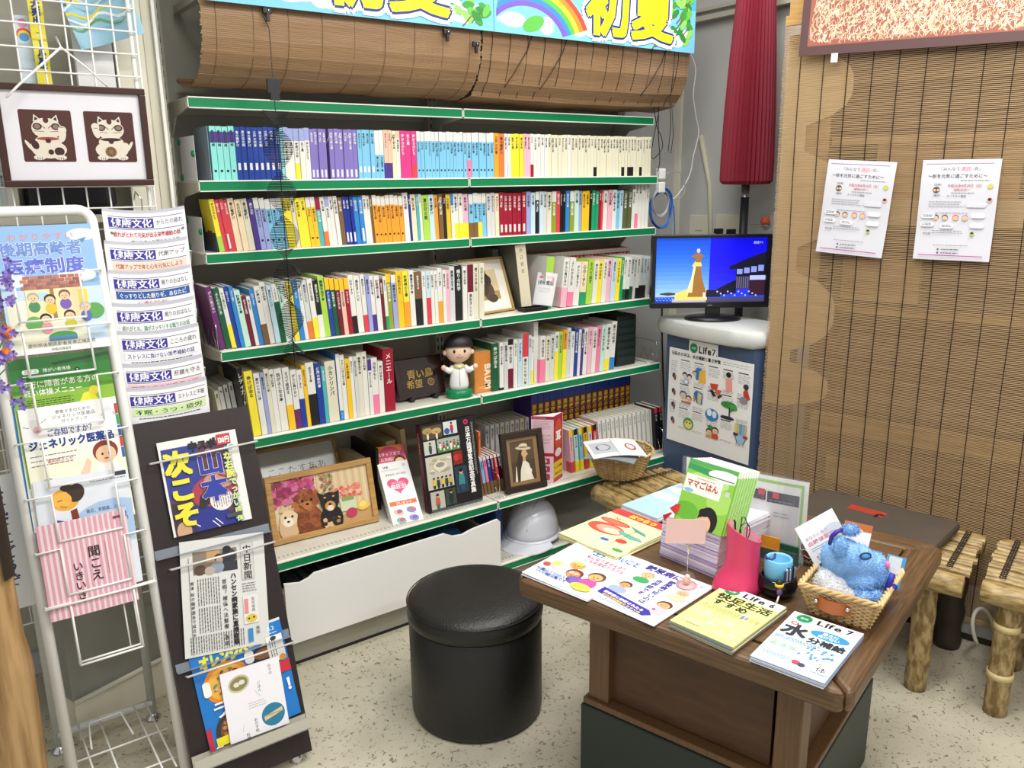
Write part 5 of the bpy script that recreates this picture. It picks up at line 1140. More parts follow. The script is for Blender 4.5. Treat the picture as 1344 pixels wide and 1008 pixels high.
# ================= LEFT SIDE: NEIGHBOURING SHELVING, MESH PANEL, RACKS =================
e = T('side_shelving', 'cream shop shelving bay behind the white wire mesh panel', 'shelving', (0, 0, 0))
MB().bb((-.157, .05, 0), (-.060, .075, 2.35), 'cream').bb((-.084, .046, 0), (-.062, .05, 2.35), 'd4cfba').to('end_panel', e)
MB().bb((-.060, .03, 0), (-.052, .26, 2.35), 'f0efe8').bb((-.050, .08, 0), (-.034, .26, 2.35), 'steel_grey').to('edge_trim', e)
MB().bb((-1.3, .26, .1), (-.06, .285, 2.35), 'b5b0a0').to('back_panel', e)
for z in (.52, .95, 1.42): MB().bb((-1.3, -.0, z-.02), (-.16, .26, z), 'cream').to('shelf', e)
bk = MB().bb((-.98, .0, 0), (.34, .20, .115), 'cream').bb((-.98, .0, .115), (.34, .22, .12), 'd4cfba').bb((-.98, .012, .12), (.34, .2, .50), '99998f').tube([(-.98, -.004, .118), (.34, -.004, .118)], .008, 'e6e2d0', 8)
o = bk.to('base_plinth', e, (-.205, -.045, 0), (0, 0, rad(19.5)))
o.scale = (.32, .6, 1)
for i in range(34):
    r_ = random.Random(i); k = r_.choice('zwcihwkz'); h = r_.uniform(.15, .2)
    book(-.86+i*.0125, .02, 1.4206, .012, .11, .1, k, 0, title=TITLES[i % 16] if i % 2 else None, label='small book seen through the mesh, %s from the wall side' % ORD(i+1), group='small books behind the wire mesh', name='book')
MB().bb((-.42, .02, 1.4206), (-.20, .20, 1.52), '1b1a1e', bev=.03).to('black_bag', None, None, None, 'black rounded bag on the side shelf behind the mesh', cat='bag')
wb = ony(95, 45, .02); wb2 = ony(158, 112, .02)
MB().bb((wb.x, .02, wb2.z-.12), (wb2.x-.01, .045, wb.z+.02), 'f4f4f2').to('white_board', None, None, None, 'plain white board leaning behind the wire mesh panel', cat='board')
# vinyl banner tucked behind the mesh (curved, printed)
p0, p1, p2 = ony(58, -30, -.05), ony(148, -20, -.05), ony(70, 75, -.05)
s = Sheet(.16, .20, lambda x, y: (0, 0, -.02*sin(x*.05)), 10, 6, page='9cc8dc', th=.0008); H = s.H
for i in range(7):
    pts = [(x, H*.35+i*8+6*sin(x*.12+i)) for x in range(0, 101, 8)]; s.poly(pts+[(x, y+4.4) for x, y in pts[::-1]], ['e8f2f6', '3a6aa8', 'e8f2f6', '8cc4e0', 'e8d83a', 'f4f8f8', '6aa87a'][i])
s.rect(8, 10, 30, 60, 'e8d83a'); s.text(12, 50, '夏祭', 22, '2a4a9a', b=.03)
mx = M(((1, 0, 0, p0.x), (0, 0, -1, -.05), (0, 1, 0, p0.z+.03), (0, 0, 0, 1))) @ M.Rotation(rad(18), 4, 'Z'); s.put('vinyl_banner', None, mx, 'folded vinyl banner with blue and white waves behind the mesh', 'banner')
p0 = ony(34, -5, -.06); s = Sheet(.032, .20, lambda x, y: (0, 0, .006*sin(y*.02)), 3, 10, page='e9dc3a'); s.text(50, 20, '大売出しセール夏物', 58, '27408c', vert=True, b=.05)
s.put('price_strip', None, M(((1, 0, 0, p0.x), (0, 0, -1, -.06), (0, 1, 0, p0.z), (0, 0, 0, 1))), 'narrow yellow vinyl strip with blue characters behind the mesh', 'banner')
for px, k, nm in ((22, 'e08ab0', 'pink'), (26, '7ab4dc', 'rainbow')):
    p0 = ony(px-6, 20, -.03); s = Sheet(.035, .16, page='cfe0ea'); s.ell(50, 120, 44, 40, 'e04a3a'); s.ell(50, 130, 38, 34, 'f0d03a'); s.ell(50, 140, 30, 28, '4a9ad8'); s.ell(50, 50, 30, 30, k)
    if nm == 'pink': s.put('leaflet', None, M(((1, 0, 0, p0.x), (0, 0, -1, -.04), (0, 1, 0, p0.z), (0, 0, 0, 1))), 'slim rainbow leaflet hanging behind the wire mesh', 'leaflet')
# white wire mesh panel
e = T('wire_mesh_panel', 'white welded wire mesh display panel standing by the bookshelf', 'mesh panel', (0, 0, 0))
yg = -.10; xg = -.134; pitch = .0538
zs_ = [1.8165+pitch*k for k in range(-27, 14)]
for k in range(16):
    MB().tube([(xg-k*pitch, yg, zs_[0]), (xg-k*pitch, yg, zs_[-1])], .0022 if k else .0028, 'white_tube', 6).to('vertical_wire', e)
for z in zs_: MB().tube([(xg-15*pitch, yg-.003, z), (xg, yg-.003, z)], .0022, 'white_tube', 6).to('cross_wire', e)
for x in (xg-.01, xg-15*pitch): MB().tube([(x, yg+.012, 0), (x, yg+.012, zs_[-1])], .006, 'white_tube', 8).to('upright', e)
hk = ony(80, 62, -.16)
MB().tube([(hk.x, yg-.006, hk.z+.03), (hk.x, -.16, hk.z), (hk.x-.10, -.18, hk.z-.09), (hk.x-.13, -.19, hk.z-.12)], .0028, 'white_tube', 8).tube([(hk.x, -.16, hk.z), (hk.x+.05, -.15, hk.z-.04), (hk.x+.12, -.12, hk.z-.10)], .0022, 'white_tube', 8).to('mesh_hook', None, None, None, 'white plastic bracket hooked onto the wire mesh', cat='hook')
hk = ony(178, 262, -.12); MB().tube([(hk.x, yg-.004, hk.z), (hk.x, -.125, hk.z+.02), (hk.x+.012, -.13, hk.z), (hk.x+.012, -.12, hk.z-.06), (hk.x, -.115, hk.z-.07), (hk.x-.008, -.12, hk.z-.05)], .002, 'chrome', 6).to('mesh_hook', None, None, None, 'small wire hook on the mesh under the cat picture', cat='hook')
# framed paper-cut lucky cats
def cats(w, h):
    s = Sheet(w, h, page='eceaf0'); H = s.H
    for ox, flip in ((11, 1), (57, -1)):
        s.rrect(ox, 14, ox+37, H-14, 1.4, '4d2217')
        c = lambda x: ox+18.5+(x)*flip
        k, d = 'e6dccb', '3a160e'
        for sx in (-1, 1):
            s.poly([(c(sx*9), 23), (c(sx*8), 17.4), (c(sx*2.8), 22)], k); s.poly([(c(sx*8), 22), (c(sx*7.3), 19), (c(sx*4.4), 22)], d)
        s.ell(c(0), 28, 10.6, 8, k); s.ell(c(0), 21.6, 2, 2.4, '4d2217'); s.ell(c(0), 44.0, 12.5, 7, k); s.ell(c(0), 38, 9.5, 5, k)
        s.ell(c(-6.5), 26.6, 3.2, 2.6, d); s.ell(c(6.5), 26.6, 3.2, 2.6, d); s.ell(c(-6.5), 26.6, 2.2, 1.7, '8c7868'); s.ell(c(6.5), 26.6, 2.2, 1.7, '8c7868')
        for sx in (-1, 1): s.line(c(sx*1), 28, c(sx*5), 24.4, .5, d); s.line(c(sx*2), 30.5, c(sx*9), 30, .35, d)
        s.ell(c(0), 35.8, 8, 1.3, 'a04a3a' if flip > 0 else d); s.ell(c(0), 37.4, 2, 1.8, d)
        s.ell(c(10.5), 29.5 if flip < 0 else 33, 2.6, 5.5, k, 12*flip); s.ell(c(10.8), 26 if flip < 0 else 29, 3, 3, k); s.line(c(9), 27, c(12), 27, .4, d)
        s.ell(c(-10), 42, 3.2, 4, k, 20); s.ell(c(-14), 41, 1.2, 4.5, k, -30*flip)
        if flip > 0: s.ell(c(-9.5), 40.5, 2.6, 3.6, d, -20); s.ell(c(7), 45.5, 3.6, 3.2, d); s.ell(c(1), 46, 2, 2, d)
        else: s.ell(c(1), 45.5, 4.4, 4.2, '8a6a48'); [s.ell(c(1+2.6*cos(t)), 45.5+2.6*sin(t), .7, .7, d, n=6) for t in [q*pi/4 for q in range(8)]]
        for sx in (-1, 1): s.ell(c(sx*7.5), 50.2, 4.2, 2, k); [s.line(c(sx*7.5+q), 50, c(sx*7.5+q), 52, .4, d) for q in (-1.5, 0, 1.5)]
    return s
q0 = V((-.474, -.128, 1.7315)); q = (q0, V((-.139, -.128, 1.7315)), V((-.474, -.122, 1.4950)))
picframe('framed_picture', 'dark brown frame with two paper-cut waving cats hung on the mesh', 'picture frame', q, .0155, .015, 'frame_brown', cats)

# --- cascading magazine pockets with seven health booklets ---
cas = T('booklet_rack', 'wire pocket column hung on the mesh holding the health culture booklets', 'rack', (0, 0, 0))
tiers = [((132, 282), (243, 279), 'からだの疲れ', '疲れがとれて元気が出る栄養補給の話', 'c02a3a', 'f2f0ee', '体にたまった疲れをとる話'),
         ((135, 324), (246, 320), '代謝アップ', '代謝アップで体と心を元気にしよう', 'b03a3a', 'f4dcc8', 'Part3'),
         ((140, 363), (250, 357), '眠りのおはなし', 'ぐっすりとした眠りを、あなたに', 'f4f4f8', '2c5aa8', 'よい眠りのために'),
         ((146, 410), (253, 395), '眠りのおはなし', '疲れがとれ、頭がスッキリする眠りのお話', '2a7a6a', 'f2f2f0', 'Part2'),
         ((152, 444), (260, 433), 'こころの疲れ', 'ストレスに負けない栄養補給の話', '2a2a8c', 'f2f2f2', ''),
         ((158, 488), (265, 473), '肝臓を守る', '肝臓を守る栄養素の話', 'a02a4a', 'f4c8d0', ''),
         ((164, 519), (269, 503), 'ストレスと不眠', '不眠・うつ・疲労', '1c5a2c', 'd8ecb0', '')]
dirt = V((1, 0, 0))
for i, (tl, tr_, sub, main, kc, band, sml) in enumerate(tiers):
    y = -.150-.024*i; a = ony(*tl, y); b = ony(*tr_, y); zt = (a.z+b.z)/2; w_ = .200; x0 = (a.x+b.x)/2-w_/2
    for j in range(3):
        s = Sheet(w_, .285 if i < 4 else .19, lambda x, yy: (0, .010*((x-50)/50)**2, .008*((x-50)/50)**2), 12, 8, page='f3f2f4' if j == 0 else 'c8c8d0', th=.0012); H = s.H
        if j == 0:
            s.rect(6, 4.5, 97, 5.2, '2a2a6a'); s.rect(6, 6.5, 60, 18.5, '3a2f9a'); s.text(9, 16.6, '健康文化', 11.5, 'f4f4fa', b=.025, fit=49); s.text(63, 14.5, sub, 7.2, '2a2a4a', fit=33); s.rect(6, 19.6, 97, 20.3, '2a2a6a')
            if band != 'f2f0ee': s.rect(7, 21.6, 96, 31.5, band)
            if i == 2: [s.ell(10+q*13.5, 23.5+(q % 2)*6, .7, .7, 'f4e88a', n=6) for q in range(7)]
            s.text(10, 29.6, main, 6.8, kc, b=.015, fit=82)
            if sml: s.text(30, 37.6, sml, 5, 'c04a3a' if i == 2 else '4a7a7a')
            else: s.lines(14, 33.6, 90, 36, 1, '5a5a66', 1)
            if i == 0: s.ell(8.5, 26, 2, 1.4, '2a8a4a', 40); s.ell(95, 24, 2, 1.4, '2a8a4a', -40)
        lab = ('health booklet on %s, purple masthead, %s tier of the wire rack' % (['body fatigue', 'metabolism', 'good sleep with navy band', 'sleep part two', 'mental fatigue', 'the liver', 'insomnia and stress'][i], ['top', 'second', 'third', 'fourth', 'fifth', 'sixth', 'lowest'][i])) if j == 0 else '%s spare copy behind the front booklet on the %s tier of the wire rack' % (['', 'first', 'second'][j], ['top', 'second', 'third', 'fourth', 'fifth', 'sixth', 'lowest'][i])
        s.put('health_booklet', None, M(((1, 0, 0, x0+.0015*j), (0, .05, -1, y+.0065*j), (0, 1, .05, zt+.0038*j), (0, 0, 0, 1))), lab, 'booklet', 'health culture booklets')
    MB().tube([(x0-.004, yg-.006, zt-.16), (x0-.004, y-.004+.02, zt-.16), (x0-.004, y-.013, zt-.10), (x0+w_+.004, y-.013, zt-.10), (x0+w_+.004, y+.016, zt-.16), (x0+w_+.004, yg-.006, zt-.16)], .0016, 'white_tube', 6).to('pocket_wire', cas)

# --- white tubular leaflet rack ---
RP = V((0, -.56, 0)); RN = V((0, -1.445, .34)).normalized(); RD = V((0, .34, 1.445)).normalized()
f1 = lambda x, y, d=0: onp(x, y, RP+RN*d, RN)
xr = -.312; xl = -.552
e = T('leaflet_rack', 'white tubular floor rack with wire pockets for leaflets', 'rack', (0, 0, 0))
Z = lambda z: RP+RD*(z/RD.z)                       # point of the front plane at height z (x=0)
def fp(x, z, d=0): p = Z(z)+RN*d; return (x, p.y, p.z)
pts = [fp(xr, .015), fp(xr, 1.41)]+[fp(xr-.03+.03*cos(t), 1.41+.03*sin(t)) for t in [rad(q*18) for q in range(1, 6)]]+[fp(xl+.03-.03*sin(t), 1.41+.03*cos(t)) for t in [rad(q*18) for q in range(0, 6)]]+[fp(xl, .015)]
MB().tube(pts, .0125, 'white_tube', 14).to('front_tube', e)
for x in (xr, xl):
    MB().tube([(x, -.232, 1.40), (x, -.20, 1.25), (x, -.166, .02)], .0115, 'cfcfca', 12).to('back_leg', e)
    MB().lathe([(.020, 0), (.021, .006), (.010, .014), (.008, .024)], 'chrome', 16, c=(x, -.166, 0)).lathe([(.020, 0), (.021, .006), (.010, .014)], 'chrome', 16, c=(x, -.556, 0)).to('foot', e)
MB().tube([(xl, -.172, .055), (xr, -.172, .055)], .011, 'cfcfca', 10).to('cross_tube', e)
lev = [f1(*q).z for q in ((122, 357), (134, 425), (146, 490), (165, 560), (178, 627), (192, 692), (205, 757))]
for i, z in enumerate(lev):
    d = .035; dz = .105 if i < 6 else .145
    for sx, xx in ((1, xr), (-1, xl)):
        xi = xx-sx*.052
        MB().tube([fp(xx, z), fp(xx-sx*.004, z, d), fp(xi, z+.001, d), fp(xi, z-dz, d), fp(xi, z-dz, .004)], .0029, 'white_tube', 6).to('pocket_side', e)
    MB().tube([fp(xr-.052, z-dz, d), fp(xl+.052, z-dz, d)], .0027, 'white_tube', 6).tube([fp(xr-.052, z-dz, .008), fp(xl+.052, z-dz, .008)], .0027, 'white_tube', 6).to('pocket_bottom', e)
    if i in (1, 6): MB().tube([fp(xl, z-.002, d+.004), fp(xr, z-.002, d+.004)], .0029, 'white_tube', 6).to('retaining_rod', e)
for x in (xr-.052, xr-.075): MB().tube([fp(x, lev[6]-.0, .006), fp(x, lev[6]-.145, .006)], .002, 'white_tube', 6).to('pocket_upright', e)
for x in (xl+.05, xl+.10, xr-.05, xr-.02): MB().tube([(x, -.54, .09), (x, -.19, .075)], .0026, 'white_tube', 6).to('base_wire', e)
for yy in (-.50, -.37): MB().tube([(xl, yy, .088), (xr, yy, .088)], .0026, 'white_tube', 6).to('base_wire', e)
MB().tube([(xl+.06, -.34, .088), (xl+.07, -.24, .10), (xl+.15, -.24, .10), (xl+.16, -.34, .088)], .0026, 'white_tube', 6).to('base_loop', e)
def on_rack(tr, h, d, w_=.21, lift=0, rot=0):
    p = f1(*tr, d); x, y, z = V((1, 0, 0)), RD, RN
    o = p-V((w_, 0, 0))
    return M(((1, 0, 0, o.x), (0, RD.y, RN.y, o.y), (0, RD.z, RN.z, o.z), (0, 0, 0, 1))) @ M.Rotation(rad(rot), 4, 'Z')
# 1 medical care system booklet
s = Sheet(.21, .297, page='c6dcf0', th=.003); H = s.H
s.rect(0, 0, 100, H*.5, '8fb8e4'); s.ell(88, 12, 16, 7, 'dce8f4'); s.ell(10, 60, 18, 8, 'e4eef8'); s.ell(76, 58, 20, 8, 'eaf2fa'); s.rect(0, H*.93, 100, H, 'f4f4f2'); s.rect(3, H*.58, 76, H*.955, 'f0eed8'); s.poly([(78, 19), (92, 15), (88, 21)], '5a86b4')
s.text(14, 16, 'わかりやすい', 9, 'e08a78', b=.01, gap=.25)
s.text(4, 32, '後期高齢者', 16, '6f8fd0', b=.03, fit=82, out='f4f8fc', ow=.05); s.text(6, 52, '医療制度', 18, '5f6fd0', b=.03, fit=80, out='f0f2fc', ow=.05)
for rr in range(4):
    for q in range(8): s.rect(22+q*7.4-(rr % 2)*3, 56+rr*3.8, 28.6+q*7.4-(rr % 2)*3, 59.2+rr*3.8, ['b86848', 'c87858', 'a85c40'][(q+rr) % 3])
s.rect(22, 71, 84, 104, 'f0e0b0'); s.rect(46, 71, 50, 104, 'a8784a'); s.rect(34, 74, 44, 84, 'b8d8e8'); s.rect(74, 74, 83, 92, 'e8d44a')
s.ell(88, 99, 10, 9, '5aa050'); s.ell(26, 108, 8, 8, '68ac58')
for x, y, hc, bc in ((29, 80, 'b0a8a0', '4a8a5a'), (45, 83, '3a2a20', 'e0c03a'), (60, 79, '8a4a2a', '7a5ab0'), (79, 94, 'c0b8b0', '5a6ab8'), (38, 104, '2a1e1a', 'e8a0a8'), (62, 102, '3a2a1a', 'd0c83a')): s.face(x, y, 5.2, hc, body=bc)
s.ell(52, 124, 14, 5, '4a9a4a'); s.rect(38, 124, 66, 129, '5a90b8'); s.text(16, 134, '愛知県後期高齢者医療広域連合', 4.6, '3a3a44', fit=68); s.text(38, 139.4, '令和元年8月', 3.6, '3a3a44')
s.put('care_booklet', None, on_rack((120, 293), .297, .010), 'light blue A4 booklet on elderly medical care with cartoon family', 'booklet')
# 2 green exercise menu
s = Sheet(.21, .297, page='2f7a34', th=.003); H = s.H
s.rect(0, 0, 100, 12, '2a6a30'); s.poly([(40, 8), (100, 2), (100, 6), (44, 11)], '1c4a24'); s.rect(0, 26, 100, H, '5a9a30'); s.rect(0, 40, 100, H, '8ab83a')
s.rrect(12, 13, 28, 18, 2, 'f4f4f0'); s.text(14, 17.2, '自宅版', 4.4, '2a5a2a'); s.text(32, 17.2, '障がい者体操', 4.6, 'f0f4e8'); s.lines(12, 19, 60, 22, 1, 'e0ecd8', .8); s.ell(66, 19, 3, 3, '1c3a1c'); s.text(66, 20.8, '2', 4.6, 'f4f4f0', align='c')
s.text(8, 33, '歩行に障害がある方の', 8, 'f4f6ea', b=.01, fit=78); s.text(10, 42, '軽い体操メニュー', 8, 'f4f6ea', b=.01, fit=58)
s.lines(12, 46, 60, 58, 5, '2a4a20', .9); s.poly([(60, 60), (68, 46), (78, 44), (82, 56), (95, 60), (92, 66), (76, 62), (66, 68)], 'e8e03a'); s.ell(79, 44, 5, 5, 'e8d83a')
s.put('exercise_leaflet', None, on_rack((141, 458), .297, .016), 'green leaflet of light exercises with yellow figure in the leaflet rack', 'leaflet')
# 3 generic medicines guide
for j in range(1, 3): Sheet(.205, .29, page='e6e8e4' if j == 1 else '3a8ab0', th=.002).put('guide_booklet', None, on_rack((150-3*j, 519-2*j), .29, .018-.0035*j, .205, rot=-.8*j), ['', 'plain white copy tucked behind the medicine guide', 'blue edged copy at the back of the medicine guide pocket'][j], 'booklet')
s = Sheet(.205, .29, page='f6f6f4', th=.002); H = s.H
s.rect(0, H*.45, 100, H, 'f2f0d8'); s.rect(0, H*.30, 100, H*.46, 'f4f3e6')
s.text(54, 10, '患者さまのための', 4.6, '4a4a50', align='c'); s.text(54, 15.6, 'ジェネリック医薬品', 5, '4a4a50', align='c'); s.text(54, 21, 'ガイドブック', 4.6, '4a4a50', align='c')
s.text(24, 34, 'ご存知ですか？', 9, '3a4a9a', b=.015, fit=50); s.text(4, 47, 'ジェネリック医薬品', 11.4, '1f3a8c', b=.035, fit=88)
s.ell(14, 20, 5, 7.5, 'e8e4e6', -20); s.ell(16, 25, 4.6, 4, 'e0a8b4', -20); s.line(8, 22, 2, 20, .5, '4a4a50'); s.line(20, 18, 26, 14, .5, '4a4a50'); s.ell(90, 13, 5, 4.4, 'f0f0f0'); s.ell(90, 13, 4, 3.4, 'dcdce0'); s.line(85, 16, 82, 20, .5, '4a4a50'); s.line(94, 17, 97, 21, .5, '4a4a50')
s.lines(4, 52, 52, 68, 3, '6a6a68', .9); s.text(20, 64, '薬剤師さんが', 4.4, 'c03a3a'); s.face(80, 63, 12, '8a3420', body='f4f0ec'); s.poly([(48, 88), (60, 66), (64, 70), (58, 92)], 'f0ccb0'); s.face(18, 92, 9, '2a2420')
for q, k in enumerate(('c83a4a', '3aa05a', '3a5ac0', 'c83a4a', '3a5ac0')): s.rect(97, 8+q*13, 101, 20+q*13, k)
s.put('medicine_guide', None, on_rack((151, 520), .29, .020, .205), 'white generic medicine guide booklet with red-haired pharmacist cartoon', 'booklet')
# 4 yellow-faced man leaflet
s = Sheet(.20, .28, page='dfe4ec', th=.001); H = s.H
s.ell(78, 60, 44, 26, 'a8c4e4'); s.poly([(0, 60), (20, 48), (46, 58), (50, H), (0, H)], '3a5aa0'); s.ell(30, 26, 15, 13, 'e8a838'); s.ell(42, 20, 9, 11, '3a2a22', 20); s.ell(36, 14, 10, 4.5, '3a2a22', 14); s.ell(27, 26, 10, 9, 'f0b44a'); s.line(22, 27, 27, 26, .9, '4a2a1a'); s.line(24, 33, 31, 35, .8, '4a2a1a')
s.poly([(34, 40), (41, 38), (44, 66), (36, 68)], '7a3018'); s.ell(40, 66, 12, 9, 'c03a2a'); s.rrect(86, 3, 98, 8, 1, '3a3a40'); s.lines(58, 9, 98, 12, 1, '5a5a60', .8)
s.text(50, 46, '最近、胃腸薬、少食…', 5, '2c3a6a', fit=42); s.text(50, 54, '「胸やけがする…」', 6, '22305c', b=.02, fit=44); s.text(50, 61, '「胃液が上がってくる…」', 6, '22305c', b=.02, fit=46)
s.put('stomach_leaflet', None, on_rack((166, 610), .28, .024, .20, rot=-1.5), 'pale blue leaflet with cartoon yellow-faced man about heartburn', 'leaflet')
s = Sheet(.19, .10, lambda x, y: (0, -.022*((x/100)-1)**2, 0), 10, 2, page='c4ccd4', th=.001); s.rect(0, 5, 100, 13, '3a78b8'); s.put('blue_edged_booklet', None, on_rack((163, 663), .1, .028, .188, rot=-1), 'grey booklet with blue edge showing above the pink striped leaflet', 'booklet')
# 5 pink striped leaflet
s = Sheet(.188, .222, lambda x, y: (0, 0, .0035*sin(pi*x/100)+.001*(y/118)**2), 14, 8, page='ecd6da', th=.001); H = s.H
for q in range(16): s.rect(q*6.3, 0, q*6.3+3.1, H, 'dc9fae')
s.text(58, 36, '聞こえ', 15, '2a1a20', vert=True, b=.01); s.text(38, 52, 'いきいき', 12, '2a1a20', vert=True, b=.01); s.lines(70, 34, 73, 78, 1, 'a05a68', .6, vert=True); s.rect(85, 6, 94, 9, '8a3a4a')
s.put('striped_leaflet', None, on_rack((163, 667), .222, .030, .188, rot=-.5), 'pink and white striped hearing leaflet in the lowest rack pocket', 'leaflet')

# --- dark board newspaper rack ---
N0 = V((0, -.604, .05)); ND = V((0, .28, .869)).normalized(); NN = V((0, -.869, .28)).normalized()
f2 = lambda x, y, d=0: onp(x, y, N0+NN*d, NN)
e = T('newspaper_rack', 'dark brown leaning board rack with metal rods holding newspapers', 'rack', (0, 0, 0))
RM = M(((1, 0, 0, -.305), (0, ND.y, NN.y, N0.y), (0, ND.z, NN.z, N0.z), (0, 0, 0, 1)))   # x right, y up the board, z out
MB().bb((0, -.02, -.022), (.296, .914, 0), 'dark_board', RM, bev=0).to('board', e)
MB().bb((0, -.02, -.0235), (.296, .914, -.022), 'steel_grey', RM).to('rear_sheet', e)
MB().bb((-.27, -.335, .01), (-.245, -.315, .86), 'wire_grey').bb((-.06, -.335, .01), (-.035, -.315, .86), 'wire_grey').to('strut', e)
for x in (-.27, -.045): MB().lathe([(.014, 0), (.016, .004), (.016, .016), (.008, .024), (.006, .045)], 'chrome', 16, c=(x, -.585, 0)).to('caster', e)
inv = RM.inverted()
def b2(x, y, d=0): return inv @ f2(x, y, d)
for a, b in (((198, 609), (338, 579)), ((225, 748), (361, 711)), ((246, 889), (386, 843))):
    A, B = b2(*a, .022), b2(*b, .022); z = .022
    MB().tube([RM @ V((A.x-.001, A.y, 0)), RM @ V((A.x, A.y, z)), RM @ V((B.x, B.y, z)), RM @ V((B.x+.001, B.y, 0))], .0028, 'rod_bright', 8).to('rod', e)
for a, h, k in (((212, 722), .022, 'smoke_film'), ((236, 872), .02, 'smoke_film')):
    A = b2(*a, .008); MB().bb((.004, A.y-h, .001), (.292, A.y, .0025), k, RM).bb((.004, A.y-h, .001), (.292, A.y-h+.002, .02), k, RM).to('clear_ledge', e)
A = b2(262, 992, .01); MB().bb((.002, A.y-.034, .0), (.294, A.y, .002), 'steel_grey', RM).bb((.002, A.y-.034, 0), (.294, A.y-.031, .03), 'steel_grey', RM).bb((.002, A.y-.034, .028), (.294, A.y-.004, .03), 'steel_grey', RM).to('metal_ledge', e)
def on_board(tl, tr, bl, d):
    A, B, C_ = b2(*tl, d), b2(*tr, d), b2(*bl, d); A.z = B.z = C_.z = d
    return frame3(RM @ A, RM @ B, RM @ C_)
# sports paper
mx, w_, h_ = on_board((205, 582), (309, 563), (228, 706), .010)
s = Sheet(w_, h_, lambda x, y: (0, 0, -.004*(x/100)**2), 10, 8, page='e4e2de', th=.010); H = s.H
s.rect(3, 10, 86, H, '5a3a48'); s.rect(3, 10, 46, H*.62, '2f3a8c'); s.ell(60, H*.62, 30, 22, 'a83a48'); s.ell(70, H*.50, 22, 12, 'b89080'); s.rect(3, H*.66, 30, H, '3a2a38')
s.poly([(20, H), (20, H*.82), (32, H*.72), (56, H*.78), (86, H*.92), (86, H)], '262f86'); s.ell(14, H*.96, 9, 12, 'caa07c'); s.line(20, H*.86, 34, H*.95, 1.2, 'e8e8ee'); s.line(50, H*.92, 58, H, 1.2, 'e8e8ee'); s.line(54, H*.90, 62, H*.98, 1.2, 'e8e8ee')
s.poly([(36, H*.76), (40, H*.64), (56, H*.52), (66, H*.53), (66, H*.62), (52, H*.72), (42, H*.78)], '2a2620'); s.ell(60, H*.54, 7, 5, '6a6238'); s.ell(52, H*.62, 4, 4, '8a7a48')
s.ell(66, H*.72, 15, 14, 'e2dedc'); s.lines(54, H*.64, 79, H*.80, 8, '4a4440', .9, vert=True)
s.text(36, 17, '中スポ', 13, '16161c', b=.05, fit=36); s.rect(73, 3, 91, 17, 'c03a44'); s.text(74, 14, '130円', 9, 'f6f0ec', b=.03, fit=16)
s.text(60, 20, '山本', 34, '2a3a9c', vert=True, b=.035, out='e8c8c8', ow=.05)
s.text(20, 14, '次こそ', 33, 'e6dc38', vert=True, b=.045, out='1c2466', ow=.055)
s.text(80, 24, '16/7', 7, '3ac0c8', b=.04); s.text(83, 27, 'な右腕', 11.5, 'e8e04a', vert=True, b=.03, out='2a86c8', ow=.08); s.text(84, 62, 'でっかい成長', 9.6, 'd8e45a', vert=True, b=.03, out='2a86c8', ow=.08)
s.rect(68, H*.885, 88, H*.93, '4a4a50')
s.put('sports_newspaper', None, mx, 'folded sports newspaper with huge yellow and blue headline characters', 'newspaper')
# morning paper
mx, w_, h_ = on_board((235, 712), (346, 698), (260, 862), .010)
s = Sheet(w_, h_, lambda x, y: (0, 0, -.004*(x/100)**2), 10, 8, page='d9d8d4', th=.012); H = s.H
s.rect(14, 14, 66, 41, '8a7a6c'); s.rect(30, 15, 46, 28, 'c09a6a'); s.ell(56, 24, 9, 10, '3a3c44'); s.rect(48, 30, 66, 41, '34363e'); s.ell(44, 24, 5, 5, '4a3028'); s.ell(45, 27, 4, 4, 'd8b098'); s.ell(42, 35, 8, 7, '8a98ac'); s.ell(22, 36, 7, 6, '5a4438'); s.ell(33, 38, 6, 5, 'b8a898'); s.ell(54, 15, 5, 4, '22242a')
s.rect(70, 10, 86, 55, 'b8b6b0'); s.rect(71, 11, 85, 54, 'cfcdc8'); s.text(78, 13, '中日新聞', 10.4, '2a2a2c', vert=True, b=.02)
s.text(60, 44, 'ハンセン病家族に直接謝罪', 7.2, '1c1c20', vert=True, b=.03, fit=86); s.text(49, 50, '首相「補償へ法整備」表明', 5.9, '2a2a2e', vert=True, b=.01, fit=80); s.text(12, 48, '熊本　秋の臨時国会で成立を', 4.4, '26262a', vert=True, b=.01, fit=66)
s.lines(17, 46, 44, 78, 9, '4a4a4c', .9, vert=True, ragged=.05); s.lines(17, 80, 44, 110, 9, '4a4a4c', .9, vert=True, ragged=.05); s.lines(6, 112, 70, H-3, 22, '4a4a4c', .9, vert=True, ragged=.05); s.line(9, 20, 9.6, H-2, .5, '2a2a2c')
s.lines(70, 58, 88, 70, 4, '5a5a5c', .8); s.rect(70, 74, 88, 108, 'e2e0dc'); s.rect(71, 78, 76, 96, 'e08a94'); s.text(82, 77, '家宅指南', 4.4, '2a2a2c', vert=True); s.ell(79, 102, 7, 5, 'd8c04a'); s.ell(76, 102, 1.3, 1.3, '3a2a10'); s.ell(82, 101, 1.3, 1.3, '3a2a10')
s.rect(74, 114, 80, 130, '3a86c0'); s.text(86, 112, '株価', 5, '2a2a2c', vert=True)
s.put('morning_newspaper', None, mx, 'folded grey morning newspaper with vertical headline in the middle rod', 'newspaper')
